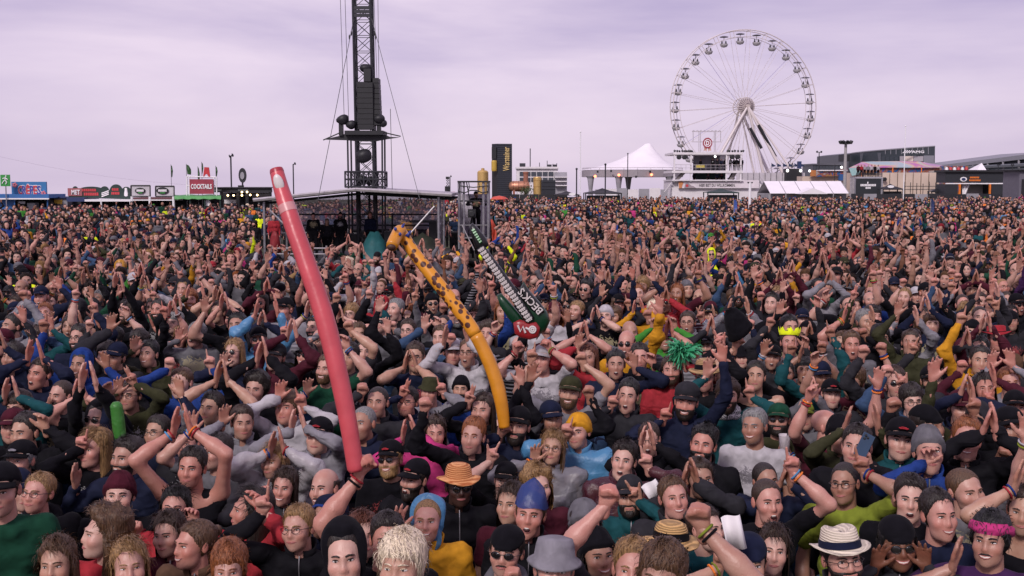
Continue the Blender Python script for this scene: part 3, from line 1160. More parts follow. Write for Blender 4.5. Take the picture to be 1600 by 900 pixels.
    if hat != '-':
        hm = cloth_mat(hatc)
        q = Q()
        nm = hat
        if hat in ('cap', 'logocap', 'backcap', 'newsboy', 'emblemcap'):
            back = hat == 'backcap'
            zl = np.array([.062, .060, .052, .044, .036, .030, .022, .018])
            if back:
                zl = zl[::-1] + .006
            hd_ = z - np.interp(Ad, HL_A, zl)
            th = .014 + .006 * sst(.05, .11, z)
            if hat == 'newsboy':
                th = .018 + .016 * sst(.05, .08, z)
            V, F = shell(hg, hd_, th, lod, edge=.006)
            q.add(head_to_body(V), F)
            nb = (15, 4) if lod == 0 else ((9, 3) if lod == 1 else (7, 3))
            t = np.radians(np.linspace(-68, 68, nb[0]))
            s_ = np.linspace(0, 1, nb[1])
            T, SS = np.meshgrid(t, np.concatenate([s_, s_[::-1]]), indexing='ij')
            lower = np.concatenate([np.zeros(nb[1]), np.ones(nb[1])])[None, :] * .005
            fr = (.050 if hat == 'newsboy' else .082) * np.cos(T) ** .8 * SS
            X = (.083 + .004 * SS) * np.sin(T)
            Y = .012 - .100 * np.cos(T) - fr
            Zb = .062 - .018 * (1 - np.cos(T)) - .10 * (X ** 2) / .083 - .016 * SS - lower
            B = np.stack([X, Y, Zb], -1).reshape(-1, 3)
            if back:
                B = B * np.array([-1, -1, 1]) + np.array([0, .034, -.03])
            qb = Q()
            qb.add(head_to_body(B), grid_faces(nb[0], 2 * nb[1], False))
            sub[('cap', 'brim')] = (qb, [hm])
            if hat in ('logocap', 'emblemcap') and lod < 2:
                # small embroidered mark on the front panel
                ql = Q()
                Sx = dict(S_)
                for i, (x0, x1, zz0, zz1) in enumerate(((-.030, -.014, .088, .098), (-.016, .004, .093, .103), (.002, .018, .091, .101), (.014, .030, .086, .096), (-.024, .024, .084, .089))):
                    pts = []
                    for xx in np.linspace(x0, x1, 3):
                        lo, hi = -.2, 0.
                        d0 = nrm([xx, -.105, (zz0 + zz1) / 2 - .0])
                        rr = ray_r(d0[None, :], S_)[0] + .0245
                        pts.append(d0 * rr)
                    ev, ef = path_q(np.array(pts), .0042 if hat == 'logocap' else .0052, 4)
                    ql.add(head_to_body(ev), ef)
                sub[('cap', 'embroidery')] = (ql, [cloth_mat('red' if hat == 'logocap' else 'lightgrey')])
            nm = 'cap'
        elif hat == 'beanie':
            hd_ = z - np.interp(Ad, HL_A, np.array([.050, .048, .040, .022, .004, -.012, -.03, -.035]))
            th = .013 + .009 * sst(.05, .02, hd_) * 0 + .008 * (hd_ < .035) + .0022 * np.sin(A * 34) + .010 * sst(.08, .12, z)
            V, F = shell(hg, hd_, th, lod, edge=.006)
            q.add(head_to_body(V), F)
        elif hat in ('hood', 'hoodback'):
            hd_ = np.maximum((Ad - 54) / 100 * .16, z - .088) if hat == 'hood' else np.minimum((Ad - 84) / 100 * .2, 1) + .03 * sst(.0, -.1, z)
            th = .026 + .010 * sst(.03, .11, z) + .008 * fnoise(DV, p['seed'] + 31, 26)
            th = th + .035 * sst(-.04, -.10, z)
            V, F = shell(hg, hd_, th, lod, edge=.010)
            q.add(head_to_body(V), F)
            if p['garment'][0] == 'poncho' or hat == 'hoodback':
                hm = poncho_mat(hatc)
            if p.get('lining') and lod < 2:
                pts = []
                for th_ in np.linspace(-130, 130, 19):
                    a_ = math.radians(th_)
                    d0 = nrm([.083 * math.sin(a_), -.055 - .02 * math.cos(a_), .010 + .098 * math.cos(a_)])
                    pts.append(d0 * (.106 + .008 * abs(math.sin(a_))))
                ev, ef = path_q(np.array(pts), .010, 6)
                ql = Q()
                ql.add(head_to_body(ev), ef)
                sub[('hood', 'lining')] = (ql, [cloth_mat(p['lining'])])
        elif hat in ('straw', 'trilby', 'bucket', 'boater', 'floppy'):
            n = (28, 18, 10)[lod]
            t = np.linspace(0, 2 * PI, n, endpoint=False)
            if hat == 'bucket':
                prof = [(.0, .135), (.045, .134), (.078, .125), (.086, .10), (.092, .058), (.118, .030), (.124, .022), (.118, .024), (.090, .050)]
            elif hat == 'trilby':
                prof = [(.0, .140), (.035, .146), (.066, .158), (.078, .148), (.088, .10), (.093, .064), (.112, .060), (.136, .066), (.137, .061), (.112, .054), (.092, .056)]
            elif hat == 'straw':
                prof = [(.0, .152), (.05, .150), (.075, .138), (.086, .11), (.092, .066), (.115, .056), (.146, .052), (.147, .046), (.115, .048), (.092, .058)]
            else:
                prof = [(.0, .128), (.07, .127), (.094, .118), (.096, .064), (.150, .060), (.150, .054), (.094, .056)]
            PR = np.array(prof)
            T, I = np.meshgrid(t, np.arange(len(prof)), indexing='ij')
            rr = PR[I, 0]
            zz = PR[I, 1]
            dent = -.018 * np.exp(-(np.sin(T) * rr / .03) ** 2) * (zz > .12) if hat == 'trilby' else 0
            X = rr * np.sin(T) * .95
            Y = .012 - rr * np.cos(T) * 1.12
            Zh = zz + dent + .004 * np.sin(T * 3 + p['seed']) * (rr > .11) - .012 * np.cos(T * 2) * (rr > .11) + .05 * Y * 0
            q.add(head_to_body(np.stack([X, Y, Zh], -1).reshape(-1, 3)), grid_faces(n, len(prof)))
            bandc = {'straw': 'black', 'trilby': 'navy', 'boater': 'black'}.get(hat)
            if bandc and not (hat == 'straw' and hatc == 'orange'):
                PB = np.array([(.0915, .105), (.0955, .066)]) if hat == 'straw' else np.array([(.092, .100), (.0965, .066)])
                T, I = np.meshgrid(t, np.arange(2), indexing='ij')
                X = PB[I, 0] * np.sin(T) * .95
                Y = .012 - PB[I, 0] * np.cos(T) * 1.12
                qb = Q()
                qb.add(head_to_body(np.stack([X, Y, PB[I, 1]], -1).reshape(-1, 3)), grid_faces(n, 2))
                sub[('hat', 'hat_band')] = (qb, [cloth_mat(bandc)])
            if hatc in ('straw', 'tan', 'cream', 'orange'):
                hm = straw_mat(hatc)
            nm = 'hat'
        elif hat == 'plastic':
            n = 18
            t = np.linspace(0, 2 * PI, n, endpoint=False)
            PR = np.array([(.0, .20), (.02, .185), (.05, .15), (.078, .105), (.088, .06), (.090, .045)])
            T, I = np.meshgrid(t, np.arange(len(PR)), indexing='ij')
            rr = PR[I, 0] * (1 + .05 * np.sin(T * 5 + I))
            X = rr * np.sin(T) * (1.0 + .25 * (PR[I, 1] > .12))
            Y = .012 - rr * np.cos(T) * 1.12
            q.add(head_to_body(np.stack([X, Y, PR[I, 1] + .006 * np.sin(T * 4)], -1).reshape(-1, 3)), grid_faces(n, len(PR)))
            hm = poncho_mat(hatc)
            nm = 'plastic_hat'
        elif hat == 'crown':
            n = 24
            t = np.linspace(0, 2 * PI, n, endpoint=False)
            T, I = np.meshgrid(t, np.arange(4), indexing='ij')
            spike = np.abs(((T / (2 * PI) * 8) % 1) - .5) * 2
            zz = np.where((I == 0) | (I == 3), .078, .095 + .062 * spike)
            rr = np.where(I < 2, .092, .088) + np.where((I == 1) | (I == 2), .012, 0)
            q.add(head_to_body(np.stack([rr * np.sin(T), .012 - rr * np.cos(T) * 1.1, zz], -1).reshape(-1, 3)), grid_faces(n, 4))
        elif hat == 'headband':
            hd_ = .019 - np.abs(z - .062 + .03 * sst(40, 150, Ad))
            V, F = shell(hg, hd_, .030 + 0 * z, lod, edge=.003)
            q.add(head_to_body(V), F)
        out[{'hood': 'hood', 'hoodback': 'hood', 'bucket': 'hat', 'floppy': 'hat'}.get(nm, nm)] = (q, [hm])
    # ---- glasses
    gl = p['glasses']
    if gl != '-' and lod < 2:
        q = Q()
        fc = plain('frame_black', (.012, .012, .014), .3)
        le = plain('sun_lens', (.012, .010, .010), .06, spec=.8) if gl == 'sun' else None
        for i, s in enumerate((-1, 1)):
            c = feat['eye'][i] + np.array([s * .001, -.020, -.002])
            t = np.linspace(0, 2 * PI, 13)
            ring = np.stack([c[0] + .0225 * np.cos(t), c[1] + .006 * s * np.cos(t) * 1.0, c[2] + .0175 * np.sin(t)], 1)
            ev, ef = path_q(ring, .0017, 4)
            q.add(head_to_body(ev), ef)
            if le is not None:
                ev, ef = sphere_q(c, (.022, .0022, .0170), 12, 7, rot('z', s * .25))
                ql = Q()
                ql.add(head_to_body(ev), ef)
                sub[('sunglasses', 'lens', s)] = (ql, [le])
            tp = np.array([c + np.array([s * .022, .006, .004]), c + np.array([s * .046, .040, .006]), np.array([s * .084, .0, .008]), np.array([s * .080, .022, .0])])
            ev, ef = path_q(tp, .0018, 4)
            q.add(head_to_body(ev), ef)
        ev, ef = path_q(np.array([feat['eye'][0] + [.020, -.022, .003], feat['eye'][1] + [-.020, -.022, .003]]), .0018, 4)
        q.add(head_to_body(ev), ef)
        out['sunglasses' if gl == 'sun' else 'glasses'] = (q, [fc])
    if p.get('scarf') and lod < 2:
        q = Q()
        t = np.linspace(0, 2 * PI, 17)
        for k, (zz, rr_) in enumerate(((1.475, .086), (1.445, .100), (1.505, .078))):
            ring = np.stack([rr_ * np.sin(t), .016 - rr_ * .95 * np.cos(t), zz + .012 * np.sin(t * 2 + k)], 1)
            ev, ef = path_q(ring, .026, 8)
            ev = ev + (fnoise(ev, 5, 70) * .006)[:, None]
            q.add(ev, ef)
        out['scarf'] = (q, [check_mat()])
    if lod < 2 and p.get('bands'):
        cols = p['bands']
        k = 0
        for (side, used, Wr, d) in bands:
            if not used or (p['garment'][0] in ('jacket', 'hoodie')):
                continue
            t = np.linspace(0, 2 * PI, 13)
            a = nrm(np.cross(d, [.3, .2, .9]))
            b = np.cross(d, a)
            for j in range(2):
                c = Wr - d * (.016 + .020 * j)
                ring = c + np.outer(np.cos(t), a) * .0325 + np.outer(np.sin(t), b) * .0325
                ev, ef = path_q(ring, .0055, 5)
                q = Q()
                q.add(ev, ef)
                out['wristband%d' % k] = (q, [cloth_mat(cols[(k) % len(cols)])])
                k += 1
    return out, sub
def straw_mat(col):
    key = 'straw_' + col
    if key in MATS:
        return MATS[key]
    m, n, l, b = _mat(key)
    c = np.array(CLOTH[col])
    tc = n.new('ShaderNodeTexCoord')
    wv = n.new('ShaderNodeTexWave')
    wv.wave_type = 'BANDS'
    wv.bands_direction = 'Z'
    wv.inputs['Scale'].default_value = 28.0
    wv.inputs['Distortion'].default_value = 2.0
    wv.inputs['Detail'].default_value = 2.0
    l.new(tc.outputs['Object'], wv.inputs['Vector'])
    r = n.new('ShaderNodeValToRGB')
    r.color_ramp.elements[0].color = (*(c * (.55 if col != 'cream' else .85)), 1)
    r.color_ramp.elements[1].color = (*np.clip(c * (1.25 if col != 'orange' else 1.0) + (np.array([0, .16, .1]) if col == 'orange' else 0), 0, 1), 1)
    l.new(wv.outputs['Fac'], r.inputs[0])
    l.new(r.outputs[0], b.inputs['Base Color'])
    b.inputs['Roughness'].default_value = .7
    bp = n.new('ShaderNodeBump')
    bp.inputs['Strength'].default_value = .6
    bp.inputs['Distance'].default_value = .01
    l.new(wv.outputs['Fac'], bp.inputs['Height'])
    l.new(bp.outputs[0], b.inputs['Normal'])
    MATS[key] = m
    return m
def check_mat():
    if 'check' in MATS:
        return MATS['check']
    m, n, l, b = _mat('check_scarf')
    tc = n.new('ShaderNodeTexCoord')
    ch = n.new('ShaderNodeTexVoronoi')
    ch.inputs['Scale'].default_value = 110
    l.new(tc.outputs['Object'], ch.inputs['Vector'])
    r = n.new('ShaderNodeValToRGB')
    r.color_ramp.interpolation = 'CONSTANT'
    r.color_ramp.elements[0].color = (.03, .03, .035, 1)
    r.color_ramp.elements[1].position = .45
    r.color_ramp.elements[1].color = (.5, .48, .5, 1)
    l.new(ch.outputs['Distance'], r.inputs[0])
    l.new(r.outputs[0], b.inputs['Base Color'])
    b.inputs['Roughness'].default_value = .9
    MATS['check'] = m
    return m
_LEGS = {}
def leg_meshes(col):
    """shared trousers and shoes, standing"""
    if 'geo' not in _LEGS:
        P = [(np.array([-.07, .01, .95]), np.array([.07, .01, .95]), .125, .125, .9)]
        for s in (-1, 1):
            P += [(np.array([s * .09, .01, .90]), np.array([s * .10, 0, .50]), .092, .068, 1), (np.array([s * .10, 0, .50]), np.array([s * .105, .02, .10]), .068, .056, 1)]
        _LEGS['geo'] = sdf_mesh(P, .045, .015)
        S = []
        for s in (-1, 1):
            S += [(np.array([s * .105, .035, .045]), np.array([s * .115, -.13, .035]), .05, .042, 1)]
        _LEGS['shoe'] = sdf_mesh(S, .03, .008)
    if col not in _LEGS:
        q = Q()
        q.add(*_LEGS['geo'])
        a = q.mesh('trousers', [cloth_mat(col)])
        q = Q()
        q.add(*_LEGS['shoe'])
        b = q.mesh('shoes', [cloth_mat('black')])
        _LEGS[col] = (a, b)
    return _LEGS[col]
def place_person(p, loc, rotz, scale, lod, label, group=None):
    root = bpy.data.objects.new('person', None)
    root.empty_display_size = .2
    COL.objects.link(root)
    root.location = loc
    root.rotation_euler = (0, 0, rotz)
    root.scale = (scale, scale, scale)
    root['label'] = label
    root['category'] = 'person'
    if group:
        root['group'] = group
    out, sub = person_geo(p, lod)
    made = {}
    for nm, (q, mats) in out.items():
        nm2 = 'wristband' if nm.startswith('wristband') else nm
        o = bpy.data.objects.new(nm2, q.mesh(nm2, mats, nm == 'body'))
        COL.objects.link(o)
        o.parent = root
        made[nm2] = o
    for key, (q, mats) in sub.items():
        par, nm = key[:2]
        o = bpy.data.objects.new(nm, q.mesh(nm, mats))
        COL.objects.link(o)
        o.parent = made.get(par, root)
    tr, sh = leg_meshes(p.get('legs', 'navy'))
    for nm, me in (('trousers', tr), ('shoes', sh)):
        o = bpy.data.objects.new(nm, me)
        COL.objects.link(o)
        o.parent = root
    return root
# ================================================================== GROUND
def grass_mud_mat():
    m, n, l, b = _mat('trampled_field')
    tc = n.new('ShaderNodeTexCoord')
    nz = n.new('ShaderNodeTexNoise')
    nz.inputs['Scale'].default_value = 0.8
    nz.inputs['Detail'].default_value = 8.0
    l.new(tc.outputs['Object'], nz.inputs['Vector'])
    r = n.new('ShaderNodeValToRGB')
    r.color_ramp.elements[0].position = .35
    r.color_ramp.elements[0].color = (.045, .036, .026, 1)
    r.color_ramp.elements[1].position = .65
    r.color_ramp.elements[1].color = (.06, .075, .03, 1)
    l.new(nz.outputs['Fac'], r.inputs[0])
    l.new(r.outputs[0], b.inputs['Base Color'])
    b.inputs['Roughness'].default_value = .9
    return m
_ys = [-60, 0] + [2 + .5 * i for i in range(20)] + [14, 20, 40, 80, 118, 122, 140, 180, 260, 400, 700, 1200, 2000, 3500]
_xs = [-3000, -800, -300, -120, -60, -30, -15, 0, 15, 30, 60, 120, 300, 800, 3000]
g = G()
g.add([(x, y, ground_z(x, y)) for y in _ys for x in _xs], [(j * len(_xs) + i, j * len(_xs) + i + 1, (j + 1) * len(_xs) + i + 1, (j + 1) * len(_xs) + i) for j in range(len(_ys) - 1) for i in range(len(_xs) - 1)])
ground = g.make('ground', grass_mud_mat(), smooth=True)
ground['kind'] = 'structure'

# common background materials
BLK = plain('black_paint', (.012, .012, .015), .55)
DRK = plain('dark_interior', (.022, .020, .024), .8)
DGREY = plain('dark_grey_metal', (.035, .036, .042), .5, .4)
STEEL = plain('scaffold_steel', (.36, .35, .37), .42, .7, var=.2)
ALU = plain('aluminium', (.50, .47, .48), .4, .5)
WHT = plain('white_paint', (.70, .66, .68), .5, var=.06, scale=1.2)
WTENT = plain('white_tarpaulin', (.80, .76, .79), .45, var=.04, scale=.6)
GREYP = plain('grey_panel', (.30, .29, .32), .6, scale=.8)
BEIGE = plain('beige_wall', (.58, .46, .38), .75, scale=.5)
GOLD = plain('gold_paint', (.55, .36, .13), .45, .3)
COPPER = plain('copper', (.50, .24, .15), .42, .6, var=.25, scale=2)
REDP = plain('red_paint', (.50, .03, .04), .5)
BLUEP = plain('blue_paint', (.03, .13, .36), .5, scale=1.5)
NAVYP = plain('navy_paint', (.02, .035, .11), .5)
GREENP = plain('green_tarpaulin', (.05, .27, .06), .55, scale=2)
DGREENP = plain('dark_green_paint', (.014, .035, .03), .55)
ORANGEP = plain('orange_paint', (.72, .18, .02), .5)
YELLOWP = plain('yellow_paint', (.70, .42, .06), .5)
BULB = plain('lit_bulb', (1.0, .72, .35), .5, emit=4.0)
ORBULB = plain('lit_orange_lamp', (1.0, .22, .10), .5, emit=2.5)
WBULB = plain('lit_white_lamp', (1.0, .95, .9), .5, emit=2.0)
LETW = plain('white_letters', (.80, .78, .80), .5, var=.02)
LETR = plain('red_letters', (.52, .05, .06), .5, var=.02)
LETB = plain('navy_letters', (.05, .06, .30), .5, var=.02)

def base_at(px, D):
    p = W(px, 300, D)
    return (p.x, D, ground_z(p.x, D))
def post(par, name, px, py_top, D, r, mat, n=8):
    p = W(px, py_top, D)
    g = G()
    g.tube((p.x, D, ground_z(p.x, D) - .05), p, r, n)
    return g.make(name, mat, par)
def part(par, name, mat, px0, py0, px1, py1, D, depth, ground=False):
    return pbox(G(), px0, py0, px1, py1, D, depth, 0, ground).make(name, mat, par)
def zig(g, a, b, c, d, n, r):
    """lattice between two parallel chords a-b and c-d"""
    a, b, c, d = Vector(a), Vector(b), Vector(c), Vector(d)
    for i in range(n):
        t0, t1 = i / n, (i + 1) / n
        g.tube(a.lerp(b, t0), c.lerp(d, t1), r, 4, caps=False)
        g.tube(c.lerp(d, t0), a.lerp(b, t1), r, 4, caps=False)
        g.tube(a.lerp(b, t0), c.lerp(d, t0), r, 4, caps=False)

# ================================================================== LEFT FOOD STALLS (about 80 m away)
D = 79.0
t = thing('exit_sign', 'green sign with white running figure on thin post', 'sign', base_at(7, D))
part(t, 'board', plain('exit_green', (.03, .26, .05), .5), 1, 273, 15, 291, D, .08)
post(t, 'post', 9, 290, D + .05, .04, STEEL)
g = G()
for (a, b) in (((8.5, 276.5), (8, 281)), ((8, 281), (5, 284)), ((8, 281), (10.5, 285)), ((8.2, 278), (4, 279)), ((8.2, 278), (12, 280.5)), ((5, 284), (3.5, 287)), ((10.5, 285), (9, 288))):
    pa, pb = W(*a, D - .03), W(*b, D - .03)
    g.tube(pa, pb, .035, 5)
g.ball(W(9, 275.2, D - .03), (.05, .02, .05))
g.make('running_figure', LETW, t)

D = 80.0
t = thing('crepe_stall', 'blue crepe stall with CRÊPES signboard on its roof', 'stall', base_at(40, D))
part(t, 'canopy', BLUEP, -25, 303.5, 76, 309.5, D - .8, 3.0)
part(t, 'canopy_trim', LETW, -25, 309.6, 76, 311.6, D - .82, .12)
b_ = part(t, 'sign_board', plain('sign_blue', (.03, .16, .36), .5, scale=1), 18.5, 284, 72, 307, D, .15)
for i, (ch, x0, x1) in enumerate((('C', 29, 35), ('R', 35.5, 41), ('Ê', 41.5, 47), ('P', 47.5, 52.5), ('E', 53, 58), ('S', 58.5, 64))):
    lt = lettering(b_, 'letter', ch, x0, x1, 288.0 if ch == 'Ê' else 290, 304, D, LETR if i % 2 == 0 else LETB, .03, .05)
    lettering(b_, 'outline', ch, x0 - .7, x1 + .7, 287.2 if ch == 'Ê' else 289.2, 304.8, D, LETW, .08, .02)
g = G()
for cx, cy in ((23, 289), (68, 302)):
    c = W(cx, cy, D - .03)
    for k in range(5):
        a = 2 * PI * k / 5
        g.ball((c.x + .11 * math.cos(a), c.y, c.z + .11 * math.sin(a)), (.08, .03, .08), 6, 4)
g.make('strawberry_print', plain('pink_print', (.55, .16, .2), .5), b_)['kind'] = 'stuff'
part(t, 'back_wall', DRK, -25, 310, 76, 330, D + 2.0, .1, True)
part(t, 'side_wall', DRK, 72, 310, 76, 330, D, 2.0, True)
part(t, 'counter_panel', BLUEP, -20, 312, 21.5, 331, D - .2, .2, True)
part(t, 'menu_board', LETW, 28, 314.5, 39, 318.5, D + .2, .05)
part(t, 'fridge', plain('lit_fridge', (.55, .55, .6), .4), 42.5, 317, 54.5, 327, D + .6, .7, True)
post(t, 'post', 22.5, 309, D - .5, .05, BLUEP)
post(t, 'post', 74, 309, D - .5, .05, BLUEP)

t = thing('service_container', 'plain grey service container with small yellow notice', 'container', base_at(90, 81))
part(t, 'wall', plain('container_grey', (.25, .24, .28), .6), 77, 309.5, 105, 331, 81, 2.5, True)
part(t, 'roof', NAVYP, 75.5, 307.5, 107, 309.5, 80.8, 2.9)
part(t, 'notice', YELLOWP, 80, 312, 97, 319, 80.95, .04)
part(t, 'hatch', DRK, 79, 317.5, 89, 320.5, 80.9, .04)

D = 80.0
t = thing('mead_stall', 'dark stall with humped signboard reading MET', 'stall', base_at(155, D))
part(t, 'canopy', NAVYP, 104, 308.5, 132, 315, D - .6, 2.8)
part(t, 'awning', LETW, 132.2, 311.5, 204, 314.8, D - .9, 2.8)
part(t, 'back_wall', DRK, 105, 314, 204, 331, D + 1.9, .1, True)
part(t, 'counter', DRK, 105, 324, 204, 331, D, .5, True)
# humped board
pts = []
for x in np.linspace(107, 204, 70):
    y = 299.0
    for cx, w, top in ((117, 5, 291), (142, 22, 291.5), (163, 7, 291), (181, 10, 288), (197, 7, 291.8)):
        u = abs(x - cx) / w
        if u < 1:
            y = min(y, 299 + (top - 299) * math.sqrt(1 - u * u))
    pts.append((x, y))
poly = [(W(x, y, D).x, W(x, y, D).z) for x, y in pts] + [(W(204, 311.4, D).x, W(204, 311.4, D).z), (W(107, 308.4, D).x, W(107, 308.4, D).z)]
hb = G().prism(poly[::-1], D, D + .12).make('sign_board', DGREENP, t)
part(hb, 'red_panel', plain('faded_red', (.33, .10, .11), .6), 106, 294, 128, 306, D - .05, .04)
lettering(hb, 'lettering', 'MET', 112, 125, 296.5, 304, D - .06, LETW, .02)
g = G()
for (x0, x1, y0, y1) in [(128 + i * 3.2, 130.4 + i * 3.2, 295, 299) for i in range(7)] + [(131 + i * 2.9, 133.2 + i * 2.9, 301, 305.5) for i in range(8)] + [(175 + i * 2.6, 177 + i * 2.6, 294, 298) for i in range(4)] + [(174 + i * 2.6, 176 + i * 2.6, 300, 304) for i in range(5)]:
    pbox(g, x0, y0, x1, y1, D - .03, .03)
g.make('red_print', LETR, hb)['kind'] = 'stuff'
g = G()
for k, c in enumerate((LETW, LETR, LETW)):
    a, b2 = W(159, 302.5 + k * 2.6 - .5, D - .03), W(170, 298.5 + k * 2.6 - .5, D - .03)
    g.tube(a, b2, .05, 4)
g.make('tilted_print', LETW, hb)['kind'] = 'stuff'
g = G()
g.lathe([(.05, 0), (.13, .05), (.13, .2), (.09, .4), (.09, .55), (.03, .6)], tuple(W(197, 307, D - .02)), 8, sy=.3)
g.make('bottle_print', LETW, hb)
for x in (158, 203.5):
    post(t, 'post', x, 312, D - .85, .06, LETW)

t = thing('burger_stall', 'white stall under two pale billboards with dark oval logos', 'stall', base_at(238, D))
for x0, x1, cx, rx, y0 in ((204.5, 234.5, 219, 8, 289.8), (243, 272, 254, 9.5, 290.8)):
    bb = part(t, 'billboard', plain('billboard_white', (.52, .50, .53), .5, scale=1), x0, y0, x1, 306.8, D, .12)
    g = G()
    for (a, b2) in (((x0, y0), (x1, y0)), ((x0, 306.8), (x1, 306.8)), ((x0, y0), (x0, 306.8)), ((x1, y0), (x1, 306.8))):
        g.tube(W(*a, D - .03), W(*b2, D - .03), .045, 5)
    g.make('frame', BLK, bb)
    c = W(cx, 298, D - .05)
    g = G().lathe([(0, -.04), (rx * D / FPX, -.03), (rx * D / FPX, .03), (0, .04)], tuple(c), 20, axis='y', sy=.58)
    g.make('oval_logo', BLK, bb)
    g = G()
    for k in range(7):
        xx = cx - rx * .7 + k * rx * .2
        pbox(g, xx, 296, xx + rx * .15, 299.5, D - .12, .02)
    g.make('logo_print', LETW, bb)['kind'] = 'stuff'
    part(bb, 'logo_leaf', GREENP, cx - rx * .4, 300.5, cx + rx * .4, 302.2, D - .13, .02)
part(t, 'fascia', plain('maroon_board', (.13, .05, .06), .6), 204.5, 308.5, 272, 311.5, D - .8, 2.6)
part(t, 'awning', LETW, 204.5, 311.8, 272, 313.4, D - .85, 2.2)
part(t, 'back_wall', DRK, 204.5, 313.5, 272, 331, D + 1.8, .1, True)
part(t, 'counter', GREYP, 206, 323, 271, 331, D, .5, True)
for x in (206, 234, 271):
    post(t, 'post', x, 307, D - .8, .09, LETW)

t = thing('cocktail_bar', 'green canopy bar beneath a COCKTAILS billboard', 'bar', base_at(310, D))
# sagging green canopy
g = G()
NN = 16
for i in range(NN + 1):
    x = 272.5 + (345 - 272.5) * i / NN
    top = 304.2 + 1.2 * math.sin(i * .9) * .5
    a, b2 = W(x, top, D + 1.6), W(x, 311 + .7 * math.sin(i * 1.7), D - 1.0)
    g.v += [tuple(a), tuple(W(x, 306.5, D - .9)), tuple(b2)]
for i in range(NN):
    for k in range(2):
        g.f.append((i * 3 + k, i * 3 + k + 1, (i + 1) * 3 + k + 1, (i + 1) * 3 + k))
        g.m.append(0)
o = g.make('canopy', GREENP, t)
md = o.modifiers.new('thickness', 'SOLIDIFY')
md.thickness = .05
part(t, 'back_wall', DRK, 273, 310, 347, 331, D + 1.8, .1, True)
part(t, 'counter', DGREENP, 280, 324, 345, 331, D, .5, True)
for x in (297, 320, 344):
    post(t, 'post', x, 309, D - .8, .06, DGREENP)
g = G().lathe([(0, -.02), (.22, -.02), (.22, .02), (0, .02)], tuple(W(324, 317, D - .6)), 16, axis='y')
g.make('round_sign', LETW, t)
sb = part(t, 'sign_board', plain('cocktail_red', (.30, .035, .06), .5, var=.3, scale=1.2), 296.5, 280, 333, 303, D, .12)
lettering(sb, 'lettering', 'COCKTAILS', 298.5, 331, 287.5, 295.2, D, LETW, .03)
g = G()
for (a, b2) in (((292, 275.5), (338.5, 277)), ((292, 275.5), (292, 306)), ((338.5, 277), (338.5, 306)), ((296, 275.6), (296, 306)), ((334, 277), (334, 306)), ((292, 290), (338.5, 290))):
    g.tube(W(*a, D + .25), W(*b2, D + .25), .045, 5)
g.make('sign_frame', LETW, sb)
poly = [(W(x, y, D).x, W(x, y, D).z) for x, y in ((318, 261), (325, 261.5), (327, 276), (324.5, 276), (322, 271.8), (319.5, 272.5), (317.5, 275.5), (316.2, 275.5))]
G().prism(poly, D + .2, D + .3).make('red_chair_emblem', REDP, sb)

FLAGM = plain('flag_cloth', (.035, .10, .03), .7, var=.7, scale=9)
for i, (x, y0, y1, w, sl) in enumerate(((267, 258, 276, 2.5, 1), (291, 257, 272, 5, 5), (309, 261, 281, 2, 2), (315, 254, 271, 2.5, 0), (337, 260, 275, 2.6, .5))):
    D2 = D + .8 + .3 * i
    t = thing('feather_flag', ['limp green and black flag on thin pole right of burger billboards', 'green and yellow flag blowing sideways beside cocktail billboard', 'narrow dark flag hanging over the COCKTAILS lettering', 'dark green flag hanging beside the red chair emblem', 'small green flag at the lamp post end of cocktail billboard'][i], 'flag', base_at(x, D2), 'flags above the cocktail bar')
    post(t, 'pole', x, y0 - 1, D2, .022, STEEL, 5)
    g = G()
    for k in range(9):
        yy = y0 + (y1 - y0) * k / 8
        ww = w * (math.sin(PI * min(.15 + k / 8 * .85, 1)) * .5 + .5) * (1 - .2 * (k == 8))
        p0 = W(x + .1 + sl * k / 8 * .3, yy, D2)
        p1 = W(x + ww * .5 + sl * k / 8 * .65, yy + .6, D2 + .12 * math.sin(k * 1.2))
        p2 = W(x + ww + sl * k / 8, yy + 1.2, D2 - .1 * math.sin(k * 1.3))
        g.v += [tuple(p0), tuple(p1), tuple(p2)]
    for k in range(8):
        for j in range(2):
            g.f.append((k * 3 + j, k * 3 + j + 1, (k + 1) * 3 + j + 1, (k + 1) * 3 + j))
            g.m.append(0)
    o = g.make('cloth', FLAGM, t, smooth=True)
    o.modifiers.new('thickness', 'SOLIDIFY').thickness = .012

D = 83.0
t = thing('black_bar', 'long low black bar with strings of lit bulbs', 'bar', base_at(380, D))
part(t, 'fascia', BLK, 333, 293.5, 424, 300.5, D - 1, .3)
part(t, 'roof', BLK, 333, 292.4, 424, 293.4, D - 1.2, 4)
part(t, 'back_wall', DRK, 345, 300.6, 424, 331, D + 2, .1, True)
for x in (346, 372, 386, 422):
    post(t, 'post', x, 300, D - .8, .12, BLK)
part(t, 'screen', LETW, 350.5, 312, 368.5, 318, D + .8, .1)
part(t, 'white_panel', GREYP, 394, 302, 424, 312, D + 1.2, .1)
part(t, 'fascia_print', plain('faint_print', (.12, .13, .13), .6), 334, 296, 346, 298.2, D - 1.05, .03)
part(t, 'fascia_print', plain('faint_print', (.12, .13, .13), .6), 372, 295.5, 388, 298.5, D - 1.05, .03)
g = G()
g.path([W(338, 305, D - 1), W(356, 306.5, D - 1), W(378, 305, D - 1), W(398, 306, D - 1), W(418, 303, D - 1)], .02, 4)
g.make('bulb_cable', BLK, t)
for (x, y) in ((356, 305.3), (365, 305.3), (378, 300.2), (378, 305.2), (386, 300), (391, 304.6), (402, 304.8)):
    G().ball(W(x, y, D - 1.02), .07, 8, 6).make('bulb', BULB, t)
t = thing('round_emblem_sign', 'round dark emblem on a short mast above black bar', 'sign', (W(379, 300, D).x, D - .4, W(379, 292.4, D).z))
c = W(379, 274, D - .4)
